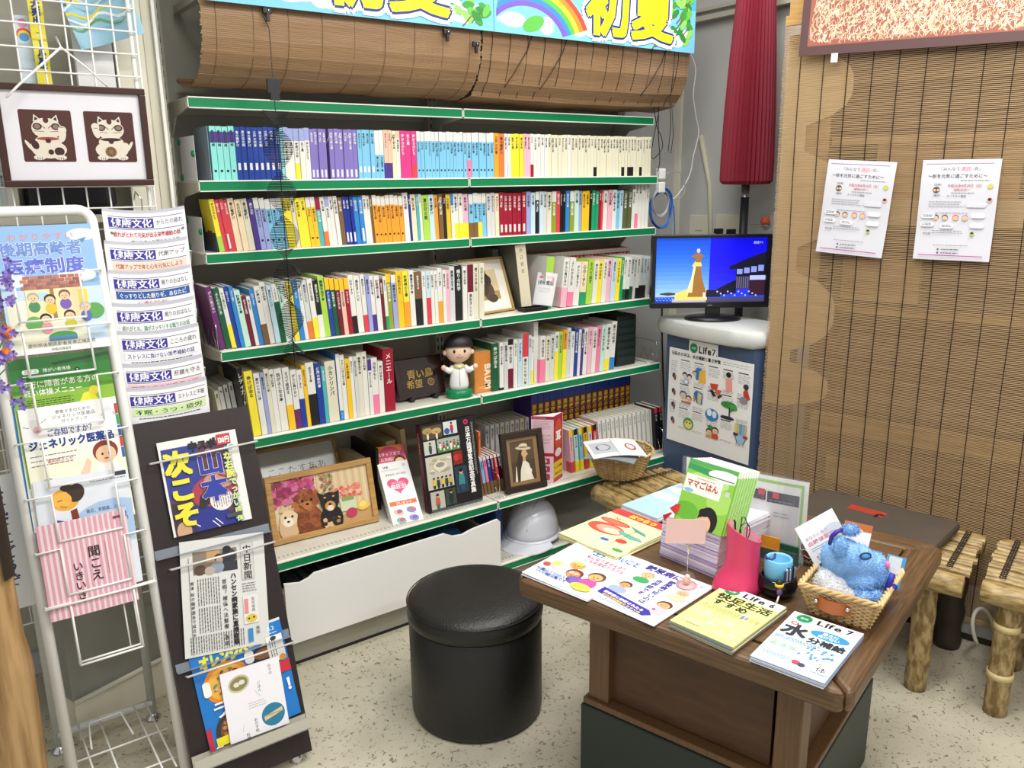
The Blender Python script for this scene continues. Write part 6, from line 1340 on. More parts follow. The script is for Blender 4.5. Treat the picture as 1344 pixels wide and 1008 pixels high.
# food magazine
mx, w_, h_ = on_board((246, 857), (367, 813), (266, 991), .006)
Sheet(w_*.99, h_*.99, page='e8e6e2', th=.004).put('food_magazine', None, mx @ M.Translation((.003, .006, -.0035)), 'copy of the blue food magazine showing only its edge behind', 'magazine', 'blue food magazines')
s = Sheet(w_, h_, page='1c78c8', th=.003); H = s.H
s.text(8, 22, 'オレンジページ', 15, 'f0e440', b=.05, fit=74); s.lines(22, 6, 74, 9, 1, '16305a', 1.4); s.text(84, 8, '8.2', 6, 'e8f2fa', b=.02); s.lines(82, 10, 96, 12, 1, 'e8f2fa', .8)
s.ell(32, 44, 25, 22, 'e88a1c'); s.ell(32, 44, 21, 18, 'f0b04a'); rg_ = random.Random(4)
for i in range(60): a = rg_.uniform(0, 6.3); q = rg_.uniform(0, 15); s.ell(32+q*cos(a), 43+q*.85*sin(a), 3, 1.6, rg_.choice(['e8d8b0', 'b0703a', '8a4a2a', 'd8b880', '7a8a3a', 'c89a5a']), rg_.uniform(0, 180), n=7)
s.ell(76, 30, 16, 9, '2a2426'); s.ell(76, 29, 12, 6, '8a5a34'); s.rect(80, 14, 98, 42, 'f0eeea'); s.lines(82, 18, 90, 40, 3, '5a5a60', .9, vert=True); s.ell(88, 17, 3.4, 2.4, '3a3a40'); s.ell(94, 40, 4, 3.6, 'c88a3a')
s.ell(36, 94, 27, 24, '3a3432'); s.ell(36, 93, 22, 19, '7a4a2c')
for i in range(70): a = rg_.uniform(0, 6.3); q = rg_.uniform(0, 18); s.ell(36+q*cos(a), 93+q*.85*sin(a), 3, 2, rg_.choice(['b0683a', '8a3a22', 'c89060', '5a8a3a', 'a02a24', 'd8b890']), rg_.uniform(0, 180), n=7)
s.text(10, 76, 'ラク', 20, 'f4f4f4', b=.02); s.rrect(6, 36, 14, 52, 3, 'f4f2ee'); s.rrect(6, 104, 14, 118, 3, 'f4f2ee'); s.rrect(54, 20, 64, 34, 4, 'f4f2ee'); s.rect(84, 44, 100, 56, 'c82a3a'); s.text(90, 76, '！', 16, 'f4f4f4', b=.04); s.rect(0, 84, 5, 112, 'c82a3a')
s.rect(8, H-10, 44, H-1, 'f0e22a'); s.text(22, H-3, '増刊号', 5, '2a2a2a', b=.01)
s.put('food_magazine', None, mx, 'bright blue food magazine with yellow title and pasta bowls on cover', 'magazine', 'blue food magazines')
mx, w_, h_ = on_board((288, 886), (365, 861), (299, 979), .016)
s = Sheet(w_, h_, page='efedf2', th=.004); H = s.H
s.ell(28, 24, 18, 14, 'c8c09c', -10); s.ell(28, 24, 15, 11, '8a8458', -10); s.ell(24, 25, 5, 4, 'e0dcc8'); s.ell(33, 23, 5, 4, 'e0dcc8'); s.ell(76, 92, 20, 19, '2a7a9c'); s.poly([(60, 92), (92, 84), (93, 91), (61, 99)], 'd8c49a'); s.rect(62, 90, 90, 92, 'b89a6a')
for x, y, t in ((82, 8, '日々の'), (60, 30, 'ごはん'), (46, 88, 'おかず帖'), (30, 108, '料理')): s.text(x, y, t, 6, '3a3a40', vert=True)
s.lines(38, 60, 70, 72, 3, 'a09aa8', .8); s.line(52, 44, 60, 56, .4, '8a8a90'); s.line(22, 104, 26, 92, .4, '8a8a90')
s.put('recipe_booklet', None, mx, 'small white recipe booklet with two round dishes over the food magazine', 'booklet')

# --- far left: rough timber post with flowers, rattan coil, wall notice ---
px_ = ony(69, 1005, -.62)
pr_ = .055; pcx = ony(30, 800, -.60).x-pr_-.004
e = T('timber_post', 'rough peeled timber post standing at the edge beside the leaflet rack', 'post', (pcx, -.62, 0))
mb = MB(); vs = []; fs = []; n = 20; L_ = 26; rg_ = random.Random(6)
for i in range(L_+1):
    z = 1.02*i/L_
    for j in range(n): a = 2*pi*j/n; q = pr_*(1+.05*sin(3*a+z*5)+.04*sin(z*17+a)+(.06 if abs(z-.52) < .03 else 0)); vs.append((q*cos(a), q*sin(a), z))
for i in range(L_):
    for j in range(n): fs.append((i*n+j, i*n+(j+1) % n, (i+1)*n+(j+1) % n, (i+1)*n+j))
fs.append(tuple(range(n))[::-1]); fs.append(tuple(L_*n+j for j in range(n))); mb.add(vs, fs, 'pine_post', True); mb.to('trunk', e)
MB().grid(lambda u, v: ((pr_*1.13)*cos(-1.0+u*.5), (pr_*1.13)*sin(-1.0+u*.5), .74+.28*v), 4, 12, '2c2318').to('bark_strip', e)
fl = T('flower_bunch', 'artificial purple and orange flowers beside the light blue booklet', 'flowers', (pcx, -.62, 1.02))
rg_ = random.Random(15)
MB().lathe([(.0, .001), (.03, .001), (.042, .03), (.04, .10), (.034, .12), (.030, .12), (.036, .03), (.001, .006)], '4a4a44', 20).to('pot', fl)
pf = [ony(8, 437, -.56), ony(7, 466, -.56)]
for i in range(16):
    tx = rg_.uniform(-.02, .11); ty = rg_.uniform(-.03, .05); tz = rg_.uniform(.12, .42)
    MB().tube([(0, 0, .08), (tx*.4, ty*.4, tz*.6), (tx, ty, tz)], .0014, '3f6a38', 5).to('stem', fl)
    mb = MB()
    for q in range(11):
        c = V((tx+rg_.gauss(0, .014), ty+rg_.gauss(0, .012), tz-rg_.uniform(0, .09)))
        for w2 in range(5):
            a = w2*2*pi/5; d = V((cos(a), -.4, sin(a))).normalized(); u_ = d.cross(V((0, 1, 0))).normalized()
            mb.add([tuple(c), tuple(c+d*.006+u_*.0035), tuple(c+d*.010), tuple(c+d*.006-u_*.0035)], [(0, 1, 2, 3)], rg_.choice(['7a62b8', '9a86cc', '6450a4']))
    mb.to('blossom', fl, kind='stuff')
for p_ in pf:
    c = p_-V((pcx, -.62, 1.02)); mb = MB()
    for q in range(160):
        a = rg_.uniform(0, 6.28); b_ = rg_.uniform(-1, 1); d = V((cos(a)*(1-b_*b_)**.5, sin(a)*(1-b_*b_)**.5, b_)); t_ = d.orthogonal().normalized()*.0016
        mb.add([tuple(c+d*.006-t_), tuple(c+d*.0185), tuple(c+d*.006+t_)], [(0, 1, 2)], rg_.choice(['e8862a', 'd8701c', 'f0a040']))
    mb.ball(tuple(c), .013, 'd8701c', 12, 8); mb.to('orange_pompon', fl, kind='stuff')
    MB().tube([(0, 0, .08), tuple(c*.6), tuple(c)], .0014, '3f6a38', 5).to('stem', fl)
for i in range(7):
    a = rg_.uniform(-1, 1); c = V((rg_.uniform(-.02, .02), -.03, rg_.uniform(-.05, .08))); mb = MB()
    mb.grid(lambda u, v: (c.x+.045*u, c.y-.01*u, c.z+.03*sin(u*2)*a+(v-.5)*.022*sin(pi*min(.98, u+.02))), 8, 2, '3c6a34'); mb.to('leaf', fl)
e = T('rattan_coil', 'cream rattan coil basket at the edge beside the timber post', 'basket', (-.70, -.70, 0))
mb = MB()
for i in range(16): mb.tube([(.075*cos(t), .075*sin(t), .010+.0165*i) for t in [2*pi*q/24 for q in range(24)]], .0085, 'd8c496', 8, close=True)
mb.lathe([(.074, .0), (.074, .27)], '3a2a18', 24); mb.to('coil', e)
s = Sheet(.15, .34, page='eef0f2', th=.001); s.text(74, 10, '健康相談受付中', 30, '1c1c24', vert=True, b=.04); s.text(30, 20, 'お気軽にどうぞ', 24, '2a3a7a', vert=True, b=.02)
n0 = ony(8, 640, -.30); s.put('notice', None, M(((1, 0, 0, n0.x-.07), (0, 0, -1, -.30), (0, 1, 0, n0.z+.03), (0, 0, 0, 1))) @ M.Rotation(rad(2), 4, 'Z'), 'white notice with bold black vertical characters behind the leaflet rack', 'notice')
# ================= STOOL, TABLE, BENCHES =================
e = T('round_stool', 'black leatherette storage stool, cylindrical with domed lid', 'stool', (.480, -.664, 0))
R_ = .190
MB().lathe([(R_-.012, .0), (R_-.004, .004), (R_, .02), (R_, .295), (R_-.004, .300)], 'leather', 64).to('body', e)
MB().lathe([(R_-.004, .300), (R_+.003, .304), (R_+.005, .325), (R_+.003, .345), (R_-.006, .356), (R_-.03, .366), (R_-.08, .373), (.04, .376), (.0005, .376)], 'leather', 64).to('lid', e)
MB().tube([((R_+.0035)*cos(t), (R_+.0035)*sin(t), .350) for t in [2*pi*q/64 for q in range(64)]], .0016, 'leather', 6, close=True).to('piping', e)
MB().lathe([(R_-.02, 0), (R_-.02, .004)], 'black_satin', 32).to('foot_ring', e)

TZ = .60
A_, B_, C_ = onz(673, 757, TZ), onz(1117, 915, TZ), onz(1240, 716, TZ)
tu = (B_-A_); LU = tu.length; tu.normalize(); tv = (C_-B_); tv -= tu*tv.dot(tu); LV = tv.length; tv.normalize()
TM_ = M(((tu.x, tv.x, 0, A_.x), (tu.y, tv.y, 0, A_.y), (0, 0, 1, 0), (0, 0, 0, 1)))
e = T('low_table', 'low brown wooden table with rounded mitred edge on a dark green box base', 'table', mx=TM_)
def rim(b): return (lambda o: bevel(o, .016, 4))(b)
th = .048; fw_ = .078
def trap(p, k):
    mb = MB(); mb.prism(p, TZ-th, TZ, k); return mb
cr = .03
def corner_cut(x, y, sx, sy): return [(x+sx*cr, y), (x+sx*cr*.3, y+sy*cr*.3), (x, y+sy*cr)]
g_ = .0008
f_front = [(cr, 0), (LU-cr, 0), (LU-cr*.3, cr*.3-g_), (LU-fw_-g_, fw_), (fw_+g_, fw_), (cr*.3, cr*.3-g_)]
f_back = [(LU-cr, LV), (cr, LV), (cr*.3, LV-cr*.3+g_), (fw_+g_, LV-fw_), (LU-fw_-g_, LV-fw_), (LU-cr*.3, LV-cr*.3+g_)]
f_left = [(0, LV-cr), (0, cr), (cr*.3-g_, cr*.3), (fw_, fw_+g_), (fw_, LV-fw_-g_), (cr*.3-g_, LV-cr*.3)]
f_right = [(LU, cr), (LU, LV-cr), (LU-cr*.3+g_, LV-cr*.3), (LU-fw_, LV-fw_-g_), (LU-fw_, fw_+g_), (LU-cr*.3+g_, cr*.3)]
for nm, p, k in (('edge_rail', f_front, 'wood_table'), ('edge_rail', f_back, 'wood_table'), ('edge_rail', f_left, 'wood_table_y'), ('edge_rail', f_right, 'wood_table_y')):
    o = trap(p, k).to(nm, e); bevel(o, .012, 3)
MB().bb((fw_+g_, fw_+g_, TZ-.03), (LU-fw_-g_, LV-fw_-g_, TZ-.0006), 'wood_table').to('top_panel', e)
i_ = .130; lw = .056
for x in (i_, LU-i_-lw+.012):
    for y in (i_, LV-i_-lw): MB().bb((x, y, .266), (x+lw, y+lw, TZ-th), 'wood_leg', bev=.003).to('leg', e)
for a, b in (((i_+lw, i_+.02, .27), (LU-i_-lw, i_+.032, TZ-th)), ((i_+lw, LV-i_-.032, .27), (LU-i_-lw, LV-i_-.02, TZ-th)), ((i_+.02, i_+lw, .27), (i_+.032, LV-i_-lw, TZ-th)), ((LU-i_-.02, i_+lw, .27), (LU-i_-.008, LV-i_-lw, TZ-th))):
    MB().bb(a, b, 'wood_panel').to('side_panel', e)
MB().bb((i_-.010, i_-.010, .249), (LU-i_+.022, LV-i_+.010, .266), 'wood_leg', bev=.003).to('lower_rail', e)
MB().bb((i_-.014, i_-.014, 0), (LU-i_+.024, LV-i_+.012, .248), 'box_green', bev=.004).to('box_base', e)

def bench(label, ox, oy, rz, L_, W_, nsl, name='bamboo_bench', seed=1, legs=True, rope=(.12,), ringk=True):
    """front-left corner at ox,oy; runs along local +x, depth along local +y"""
    e = T(name, label, 'bench', (ox, oy, 0), rz); r = random.Random(seed); H_ = .405
    def log(y, z, rd, x0=-.0, x1=L_, k='bamboo'):
        mb = MB(); n = 14; P = []; R = []
        for q in range(n+1):
            t = q/n; P.append((x0+(x1-x0)*t, y+.0015*sin(q*1.3+y*30), z)); R.append(rd*(1+.03*sin(q*2.1+y*50)+(.10 if q in (4, 10) else 0)))
        mb.tube(P, R, k, 14); mb.tube([(x0-.0008, y, z), (x0-.0004, y, z)], rd*.72, 'cut_tan', 12); mb.tube([(x1+.0004, y, z), (x1+.0008, y, z)], rd*.72, 'cut_tan', 12)
        return mb
    log(.030, H_-.034, .032).to('end_log', e); log(W_-.030, H_-.034, .030).to('end_log', e)
    y = .052; w_ = (W_-.10)/nsl
    for q in range(nsl):
        mb = MB(); y0 = .055+q*w_; zt = H_+r.uniform(-.002, .003)
        m = 8; pts = []
        for s_ in range(m+1):
            x = -.004+(L_+.008)*s_/m+ (r.uniform(-.006, .006) if s_ in (0, m) else 0); jj = r.uniform(-.0012, .0012)
            for (yy, zz) in ((.003, -.014), (.0035, -.005), (w_*.30, 0), (w_*.70, 0), (w_-.0045, -.005), (w_-.004, -.014)): pts.append((x, y0+yy+jj, zt+zz+jj))
        fs = []
        for s_ in range(m):
            b = s_*6
            for c in range(5): fs.append((b+c, b+6+c, b+7+c, b+1+c))
            fs.append((b+5, b+11, b+6, b))
        fs.append((0, 1, 2, 3, 4, 5)); fs.append(tuple(m*6+c for c in (5, 4, 3, 2, 1, 0)))
        mb.add(pts, fs, 'bamboo'); mb.to('slat', e)
    for x in (.05, L_-.09): MB().tube([(x, .04, H_-.040), (x, W_-.04, H_-.040)], .022, 'bamboo', 12).to('cross_log', e)
    for rx in rope:
        mb = MB()
        for q in range(nsl*2):
            y0 = .058+q*w_/2; mb.tube([(rx, y0-.002, H_+.006), (rx-.008, y0+w_*.14, H_+.006), (rx-.006, y0+w_*.34, H_+.006), (rx, y0+w_*.44, H_+.0085), (rx+.006, y0+w_*.34, H_+.006), (rx+.008, y0+w_*.14, H_+.006)], .0016, '2a1c14', 5, close=True)
        mb.to('rope', e)
    if legs:
        for (x, y) in ((.07, .055), (L_-.095, .055), (.07, W_-.06), (L_-.095, W_-.06))[:3 if seed == 5 else 4]:
            lg = MB(); P = []; R = []
            for q in range(17): P.append((x, y, .368*q/16)); R.append(.031*(1+.02*sin(q*2.3+x*40)+(.08 if q in (5, 11) else 0)))
            lg.tube(P, R, 'bamboo_leg', 18); lo = lg.to('leg', e)
            if ringk:
                for zz in (.115, .265): MB().tube([(x, y, zz), (x, y, zz+.018)], .0345, 'bamboo_ring', 18).to('ring_band', lo)
    return e
bench('bamboo bench under the round wicker basket, beside the shelf and display stand', 1.215, -.315, rad(-90-3.5), .50, .40, 10, seed=3, rope=(.06, .40), ringk=False)
ang = math.atan2(tu.y, tu.x)
c1 = V((1.560, -1.488, 0)); bl1 = .52; o1 = c1-V((cos(ang), sin(ang), 0))*bl1
bench('bamboo bench with the dark board seat, legs mottled, near the table corner', o1.x, o1.y, ang, bl1, .40, 11, seed=5, rope=(bl1-.045,), ringk=False)
bench('bamboo bench running out of view by the blind, legs with two pale bands', 1.582, -1.528, ang, .50, .40, 11, seed=8, rope=(.042, .40))
# dark board seat with red tape lying on the middle bench
sb = [onz(*q, .448) for q in ((1085, 640), (1262, 684), (1203, 735))]
d_ = (sb[1]-sb[0]).normalized(); w_ = (sb[1]-sb[0]).length; n_ = V((d_.y, -d_.x, 0)); n_ = n_ if n_.x < 0 else -n_
e = T('board_seat', 'dark grey-brown board seat with a strip of red tape on the middle bench', 'seat board', mx=M(((d_.x, -n_.x, 0, sb[0].x-d_.x*.02), (d_.y, -n_.y, 0, sb[0].y-d_.y*.02), (0, 0, 1, 0), (0, 0, 0, 1))))
o = MB().bb((0, -.30, .4125), (w_+.02, .0, .4480), 'cushion', bev=.012).to('board', e)
tp_ = onz(1137, 670, .448); lc = e.matrix_basis.inverted() @ tp_
MB().bb((lc.x-.055, lc.y-.022, .4481), (lc.x+.06, lc.y+.02, .4487), 'a83a28').to('tape', e, label='faded red tape strip')
MB().bb((lc.x+.035, lc.y-.035, .4487), (lc.x+.045, lc.y-.01, .4492), '1c1614').ball((lc.x+.05, lc.y-.008, .4492), (.01, .006, .001), '1c1614').to('blot', e)
sp = onz(1243, 846, 0)
mb = MB(); P = []; R = []
for q in range(15): P.append((0, 0, .366*q/14)); R.append(.040*(1+.10*sin(q*1.7)+.06*sin(q*3.1)))
e = T('tree_stump', 'dark gnarled wooden stump leg standing between the two bamboo benches', 'stump', (1.895, -1.315, 0))
mb.tube(P, R, '3c3028', 16); mb.to('trunk', e)
cb_ = onz(1262, 800, .04); MB().tube([(1.90+.06*cos(t), -1.42+.05*sin(t)*.5, .10+.06*sin(t)) for t in [rad(-20+q*14) for q in range(17)]], .006, 'c8c4b8', 8).to('floor_cable', None, None, None, 'grey cable arch by the baseboard under the bench', cat='cable')

# ================= THINGS ON THE TABLE =================
z0 = TZ+.0004
def pile(n, tl, tr_, bl_, th, art, name, labels, page, cat='booklet', group=None, jit=.0015, rotj=.6, dark=None, tbend=None):
    """n sheets on the table; the topmost carries the print"""
    r = random.Random(n+int(tl[0])); zt = z0+n*th
    c_ = [onz(*q, zt) for q in (tl, tr_, bl_)]
    for i in range(n):
        z = z0+(i+1)*th; mx, w_, h_ = frame3(c_[0], c_[1], c_[2]); top = i == n-1
        mx = M.Translation((0, 0, z-zt)) @ mx
        if not top: mx = mx @ M.Translation((r.uniform(-jit, jit), r.uniform(-jit, jit), 0)) @ M.Rotation(rad(r.uniform(-rotj, rotj)), 4, 'Z')
        s = Sheet(w_, h_, tbend if top else None, 8 if (tbend and top) else 1, 8 if (tbend and top) else 1, page=page if (top or not dark) else dark[i % len(dark)], th=th*.90)
        if top and art: art(s)
        s.put(name, None, mx, labels[0] if top else '%s, %s below the topmost copy' % (labels[1], ORD(n-1-i)), cat, group)
def art_eye(s):
    H = s.H; s.rect(0, 0, 100, H, 'e9f1fb'); s.text(30, 24, '眼', 21, '2a62b8', b=.04); s.text(52, 23, 'にいいこと', 14, '2f6ec4', b=.03, fit=46); s.text(35, 31, '動脈硬化', 4, '2a4a8a', b=.02)
    s.text(33, 41, '気になりませんか？', 9, 'd0506a', fit=60, b=.02); s.text(36, 50, 'こんな目のトラブル', 9, 'd0506a', fit=58, b=.02)
    s.ell(26, 80, 12, 9, 'e6e2da'); s.ell(18, 80, 6, 6, 'f0cc5a'); s.face(40, 68, 9, 'c8964a', 'f0a050'); s.ell(40, 62, 8, 4, 'e8c060'); s.face(50, 88, 10, '7a2a1c', 'e88a50'); s.ell(60, 100, 11, 9, '7a5aa8'); s.face(76, 78, 10, '5a3a28', 'f0a868', body='d84a9c')
    for x in (46.5, 53.5): s.ell(x, 88, 2.6, 2.6, 'f4f4f4'); s.ell(x, 88, 1.1, 1.1, '1a1a1a')
    s.ell(76, 110, 14, 8, 'e6e052'); s.lines(66, 107, 86, 113, 2, 'b08a2a', 1.2); s.ell(10, 90, 5, 4.4, 'd84a3a'); s.text(18, 94, 'ポイント', 5, 'd84a5a', b=.02)
    s.text(6, 106, '40歳以上の20人に', 5.4, '2a3a9c', b=.03, fit=50); s.text(10, 113, '1人が緑内障です', 5.4, '2a3a9c', b=.03, fit=46)
pile(3, (767, 708.5), (852, 737.5), (695, 757), .0016, art_eye, 'eye_booklet', ('pale blue booklet about eye care with cartoon family, on the near table corner', 'spare eye care booklet under the pale blue cartoon family one'), 'f2f4f8', group='eye care booklets', dark=['d8d0e4', 'f0eef4'], tbend=lambda x, y: (0, 0, .004*(1-x/100)**2))
def art_sugar(s):
    H = s.H; s.rect(0, 0, 100, H, 'f6f5fa'); s.text(6, 18, '糖尿病に', 15, '3a2f8c', b=.04, fit=56); s.text(60, 16, 'いいこと', 10, '3a3a8c', b=.01, fit=34)
    s.text(56, 24, '糖尿病で怖いのは', 9.6, '3a2f8c', vert=True, b=.035, fit=74); s.text(42, 32, '合併症です', 9.6, '3a2f8c', vert=True, b=.035, fit=50); s.line(66, 40, 60, 92, .8, '6ab8cc')
    s.face(22, 34, 8.5, 'b89878', 'f0ae80'); s.ell(22, 49, 12, 8, '3a9a58'); s.face(16, 74, 8, '3a3432', 'e89a60'); s.ell(15, 90, 13, 9, '9aa8c8'); s.face(82, 44, 8, 'c0b0a0', 'f0a078'); s.ell(82, 58, 13, 9, 'c4c2a4'); s.face(82, 84, 9, '5a3428', 'f2a878'); s.ell(80, 100, 13, 10, 'efb8d4'); s.ell(78, 100, 2.4, 2.2, 'd8344a')
    s.poly([(0, 96), (76, 106), (84, 114), (76, 122), (0, 112)], '2f2a9a'); s.text(6, 106.5, '糖尿病と診断されたら', 5.6, 'f4f4fa', b=.03, rot=7, fit=66); s.text(8, 113, '目の定期検査をおすすめ', 4.8, 'f0c03a', b=.03, rot=7, fit=64); s.lines(10, 118, 70, 124, 2, '5a86c8', 1)
pile(3, (852, 738), (937, 770), (787, 789), .0015, art_sugar, 'diabetes_booklet', ('white diabetes booklet with purple arrow band on the table front', 'spare diabetes booklet beneath the purple arrow one'), 'f0eef6', group='diabetes booklets', dark=['dcd4ec', 'f2f0f6'])
def life(s, month, bgc, title2):
    H = s.H; s.rect(0, 0, 100, H, bgc); s.rect(0, 0, 100, 21, 'efeef2'); cross(s, 20, 13, 11, t='e8f0ea'); s.text(38, 18, 'Life', 19, '1f1f26', b=.03, fit=38); s.text(80, 17, month, 16, '1f1f26', b=.03); s.lines(40, 4, 94, 6, 1, '8a8a92', .8); s.text(91, 17, '月', 4, '3a3a40')
def art6(s):
    life(s, '6', 'e9ef8c', ''); H = s.H; s.text(9, 42, '快足生活', 20, '22301c', b=.03, fit=86); s.text(12, 60, 'すすめ', 18, '22301c', b=.03, fit=56)
    s.lines(8, 66, 74, 80, 4, '4a4a30', 1); [s.ell(x, y, rx_, 5, 'f4d09a') for x, y, rx_ in ((20, 100, 16), (60, 104, 20), (88, 112, 14), (30, 128, 18), (74, 132, 18), (50, 118, 12))]; [s.ell(x, y, 4, 3, 'f8ecd0') for x, y in ((28, 94), (66, 98), (44, 112), (84, 124))]
    for x, k in ((70, '6a7ac0'), (76, '8a8ad0'), (84, 'e8c84a'), (92, 'e0a85a')): s.ell(x, 70, 2.4, 5, k); s.ell(x, 63.5, 2, 2, 'e8c0a0')
    s.lines(10, 132, 40, 136, 1, '5a5a40', 1)
pile(9, (952, 767), (1032, 797), (889, 818), .0019, art6, 'life_june', ('topmost yellow-green Life June booklet lying on its pile', 'Life June booklet in the pile'), 'e6ec96', group='June health booklets', dark=['d8cf9a', '5f78a8', 'b8b488', 'c9c08c'])
def art7(s):
    life(s, '7', 'cfe6f8', ''); H = s.H; s.ell(14, 33, 6, 4.6, 'd83a3a'); s.ell(14, 33, 3.4, 2.6, 'f0d8d8'); [s.line(14+7*cos(t), 33+5.6*sin(t), 14+9.5*cos(t), 33+7.6*sin(t), 1, 'd83a3a') for t in [q*pi/4 for q in range(8)]]
    s.text(4, 66, '水', 36, '22262e', b=.035); s.ell(67, 41, 27, 11, '2a8ae0'); s.text(67, 40, '暑さに', 7.5, 'f0f6fc', b=.03, align='c'); s.text(67, 48.5, '負けない', 7.5, 'f0f6fc', b=.03, align='c'); s.text(44, 70, '分補給', 17, '22262e', b=.03, fit=52)
    s.lines(4, 74, 70, 84, 3, '4a5a70', 1); s.text(6, 103, '2', 17, 'c8dc78', b=.02); s.text(22, 102, '5', 13, 'b8d8a0', b=.02); s.text(33, 103, '%', 13, 'c0d890', b=.02); s.lines(6, 96, 44, 108, 3, '7ab0a8', .9)
    rr = random.Random(3)
    for q in range(22): s.ell(rr.uniform(48, 90), rr.uniform(80, 112), 1.5, 3, '5a94d0', 30, n=8)
    s.rect(76, 108, 98, 138, 'f2f2f2'); s.text(78, 118, '夏の', 7, '22262e'); s.text(80, 134, '体', 14, '22262e', b=.01); s.ell(54, 130, 6, 4.6, 'd84050'); s.ell(62, 132, 5, 4, '3a3a5a'); s.lines(8, 124, 44, 134, 3, '5a7a9a', 1)
pile(7, (1043, 802), (1134, 832), (987, 861), .0019, art7, 'life_july', ('topmost pale blue Life July booklet lying on its pile by the wicker tray', 'Life July booklet in the pile'), 'd8eaf8', group='July health booklets', dark=['e4e2ea', '8a9ac0', 'd8e4f0', 'b8c0dc'])
def art_y(s):
    H = s.H; s.rect(0, 0, 100, H, 'f2efb0'); s.rect(0, 0, 100, 18, 'd43a3c'); s.text(30, 14, 'はつらつ', 12, 'f4d83a', b=.05, fit=46)
    s.ell(30, 42, 26, 8, 'd8483a'); s.ell(30, 42, 22, 5, 'e8705a'); s.ell(34, 66, 30, 16, 'd4503c'); s.ell(40, 66, 22, 11, 'e8a08a'); s.ell(46, 68, 14, 7, 'd8c8b0'); [s.line(26, 32, 26+q*6, 26, 1, '3a7a3a') for q in (-2, -1, 0, 1, 2)]
    s.poly([(52, 36), (84, 44), (92, 52), (70, 48)], '5a9a8a'); s.poly([(50, 58), (90, 62), (99, 68), (80, 72), (56, 66)], '6aa89c'); s.ell(76, 84, 9, 6, 'd0402e'); s.line(70, 44, 70, 100, 1, '5a4a3a'); s.ell(56, 94, 7, 4, '3a6ab8'); s.ell(90, 108, 9, 4, '4a9a4a')
pile(6, (812, 667), (886, 694), (752, 707), .0026, art_y, 'cooking_booklet', ('topmost yellow cookery booklet with red title band and vegetables', 'yellow cookery booklet in the pile'), 'efecb4', group='yellow cookery booklets', dark=['e4dfa8', 'f0ecc0', 'd8d49a'])
def art_b(s):
    H = s.H; s.rect(0, 0, 100, H, 'a9c8e8'); s.ell(50, 40, 50, 18, 'd8e8f6'); s.ell(30, 90, 40, 20, 'c8d8f0'); s.rect(0, 0, 100, 8, 'e8a8a8'); s.lines(10, 14, 90, 30, 3, '4a6a9a', 1.4)
pile(3, (893, 634), (940, 650), (838, 671), .005, art_b, 'folded_brochure', ('light blue folded brochure by the back edge of the low table', 'white folded brochure beneath the light blue one'), 'e4e8ee', cat='brochure', group='folded brochures', dark=['e8eaee'])
# purple edged stack with green booklets leaning above
pf = onz(939, 760, z0); pl = onz(866, 729, z0); pd = (pf-pl).normalized(); pn = V((-pd.y, pd.x, 0)); pn = pn if pn.x > 0 else -pn
nP = 26; tP = .0045
for i in range(nP):
    r = random.Random(i); k = ['c9b8d8', 'e2d6ea', 'b79ccc', 'ded0e8', 'efe8f2', '9a84b8', 'd4c4e0'][(i*5) % 7]
    sh = pn*(-.0004*i)+pd*(.0006*i)
    c = pl+sh+V((r.uniform(-.001, .001), r.uniform(-.001, .001), tP*(i+.0)))
    mb = MB(); wP = (pf-pl).length
    mb.bb((0, 0, 0), (wP, .205, tP*.86), 'ece6f0').bb((-.0004, -.0004, tP*.12), (wP+.0004, .0, tP*.74), k)
    mb.to('purple_booklet', None, (c.x, c.y, c.z), (0, 0, math.atan2(pd.y, pd.x)+rad(r.uniform(-.5, .5))), 'lilac edged booklet, %s from the table in the tall stack' % ORD(i+1), cat='booklet', group='lilac edged booklets in the tall stack')
zp = z0+nP*tP+.0005
# leaning green cookery booklets on top
gBL = onz(884, 681, zp); gBR = gBL+pd*.134
gTL = onp(899, 612, gBL, pn); lean = pn*.055
for i in range(9):
    off = pn*(.0047*i)+pd*(.0035*i); s = Sheet(.134, .150, page='dfe8d0' if i else '9ccc58', th=.0035); H = s.H
    if i == 0:
        s.rect(0, 0, 100, H, '8cc84a'); s.ell(20, 90, 26, 16, '6ab43a'); s.ell(80, 60, 26, 20, 'a8d868'); s.ell(50, 30, 40, 14, 'b4dc80'); s.rect(0, 0, 100, 8, '5aa85a'); s.poly([(0, 8), (60, 10), (50, 22), (0, 18)], '3a9a5a'); s.ell(78, 16, 34, 10, 'eef2ee'); s.rect(44, 20, 98, 21.6, '3a4a3a')
        s.poly([(2, 26), (78, 26), (78, 58), (2, 58)], 'f2f0e6'); s.text(6, 46, 'ママごはん', 14, 'c0452c', b=.03, fit=66); s.lines(24, 29, 62, 32, 1, '6a5a4a', 1); s.ell(14, 54, 10, 3.4, '8ac0dc'); s.rect(86, 38, 95, 47, 'c8ccc8')
        s.ell(66, 96, 20, 24, '1f1a20'); s.ell(62, 104, 13, 16, 'e8b898'); s.ell(56, 84, 10, 7, '1f1a20'); s.poly([(42, 100), (52, 92), (56, 112), (44, 118)], 'e8a888')
    else: s.rect(0, 0, 100, 12, 'f0f2ee'); s.rect(96, 12, 100, H, '8cc84a')
    c0 = gBL+off; up_ = (V((0, 0, .137))+lean).normalized(); xx = pd; zz = xx.cross(up_)
    mx = M(((xx.x, up_.x, zz.x, c0.x+up_.x*.150), (xx.y, up_.y, zz.y, c0.y+up_.y*.150), (xx.z, up_.z, zz.z, c0.z+up_.z*.150), (0, 0, 0, 1)))
    s.put('green_booklet', None, mx, 'green recipe booklet with a child on its cover, first of the leaning row' if i == 0 else 'green recipe booklet, %s of the leaning row behind the child cover' % ORD(i+1), 'booklet', 'green recipe booklets leaning on the stack')
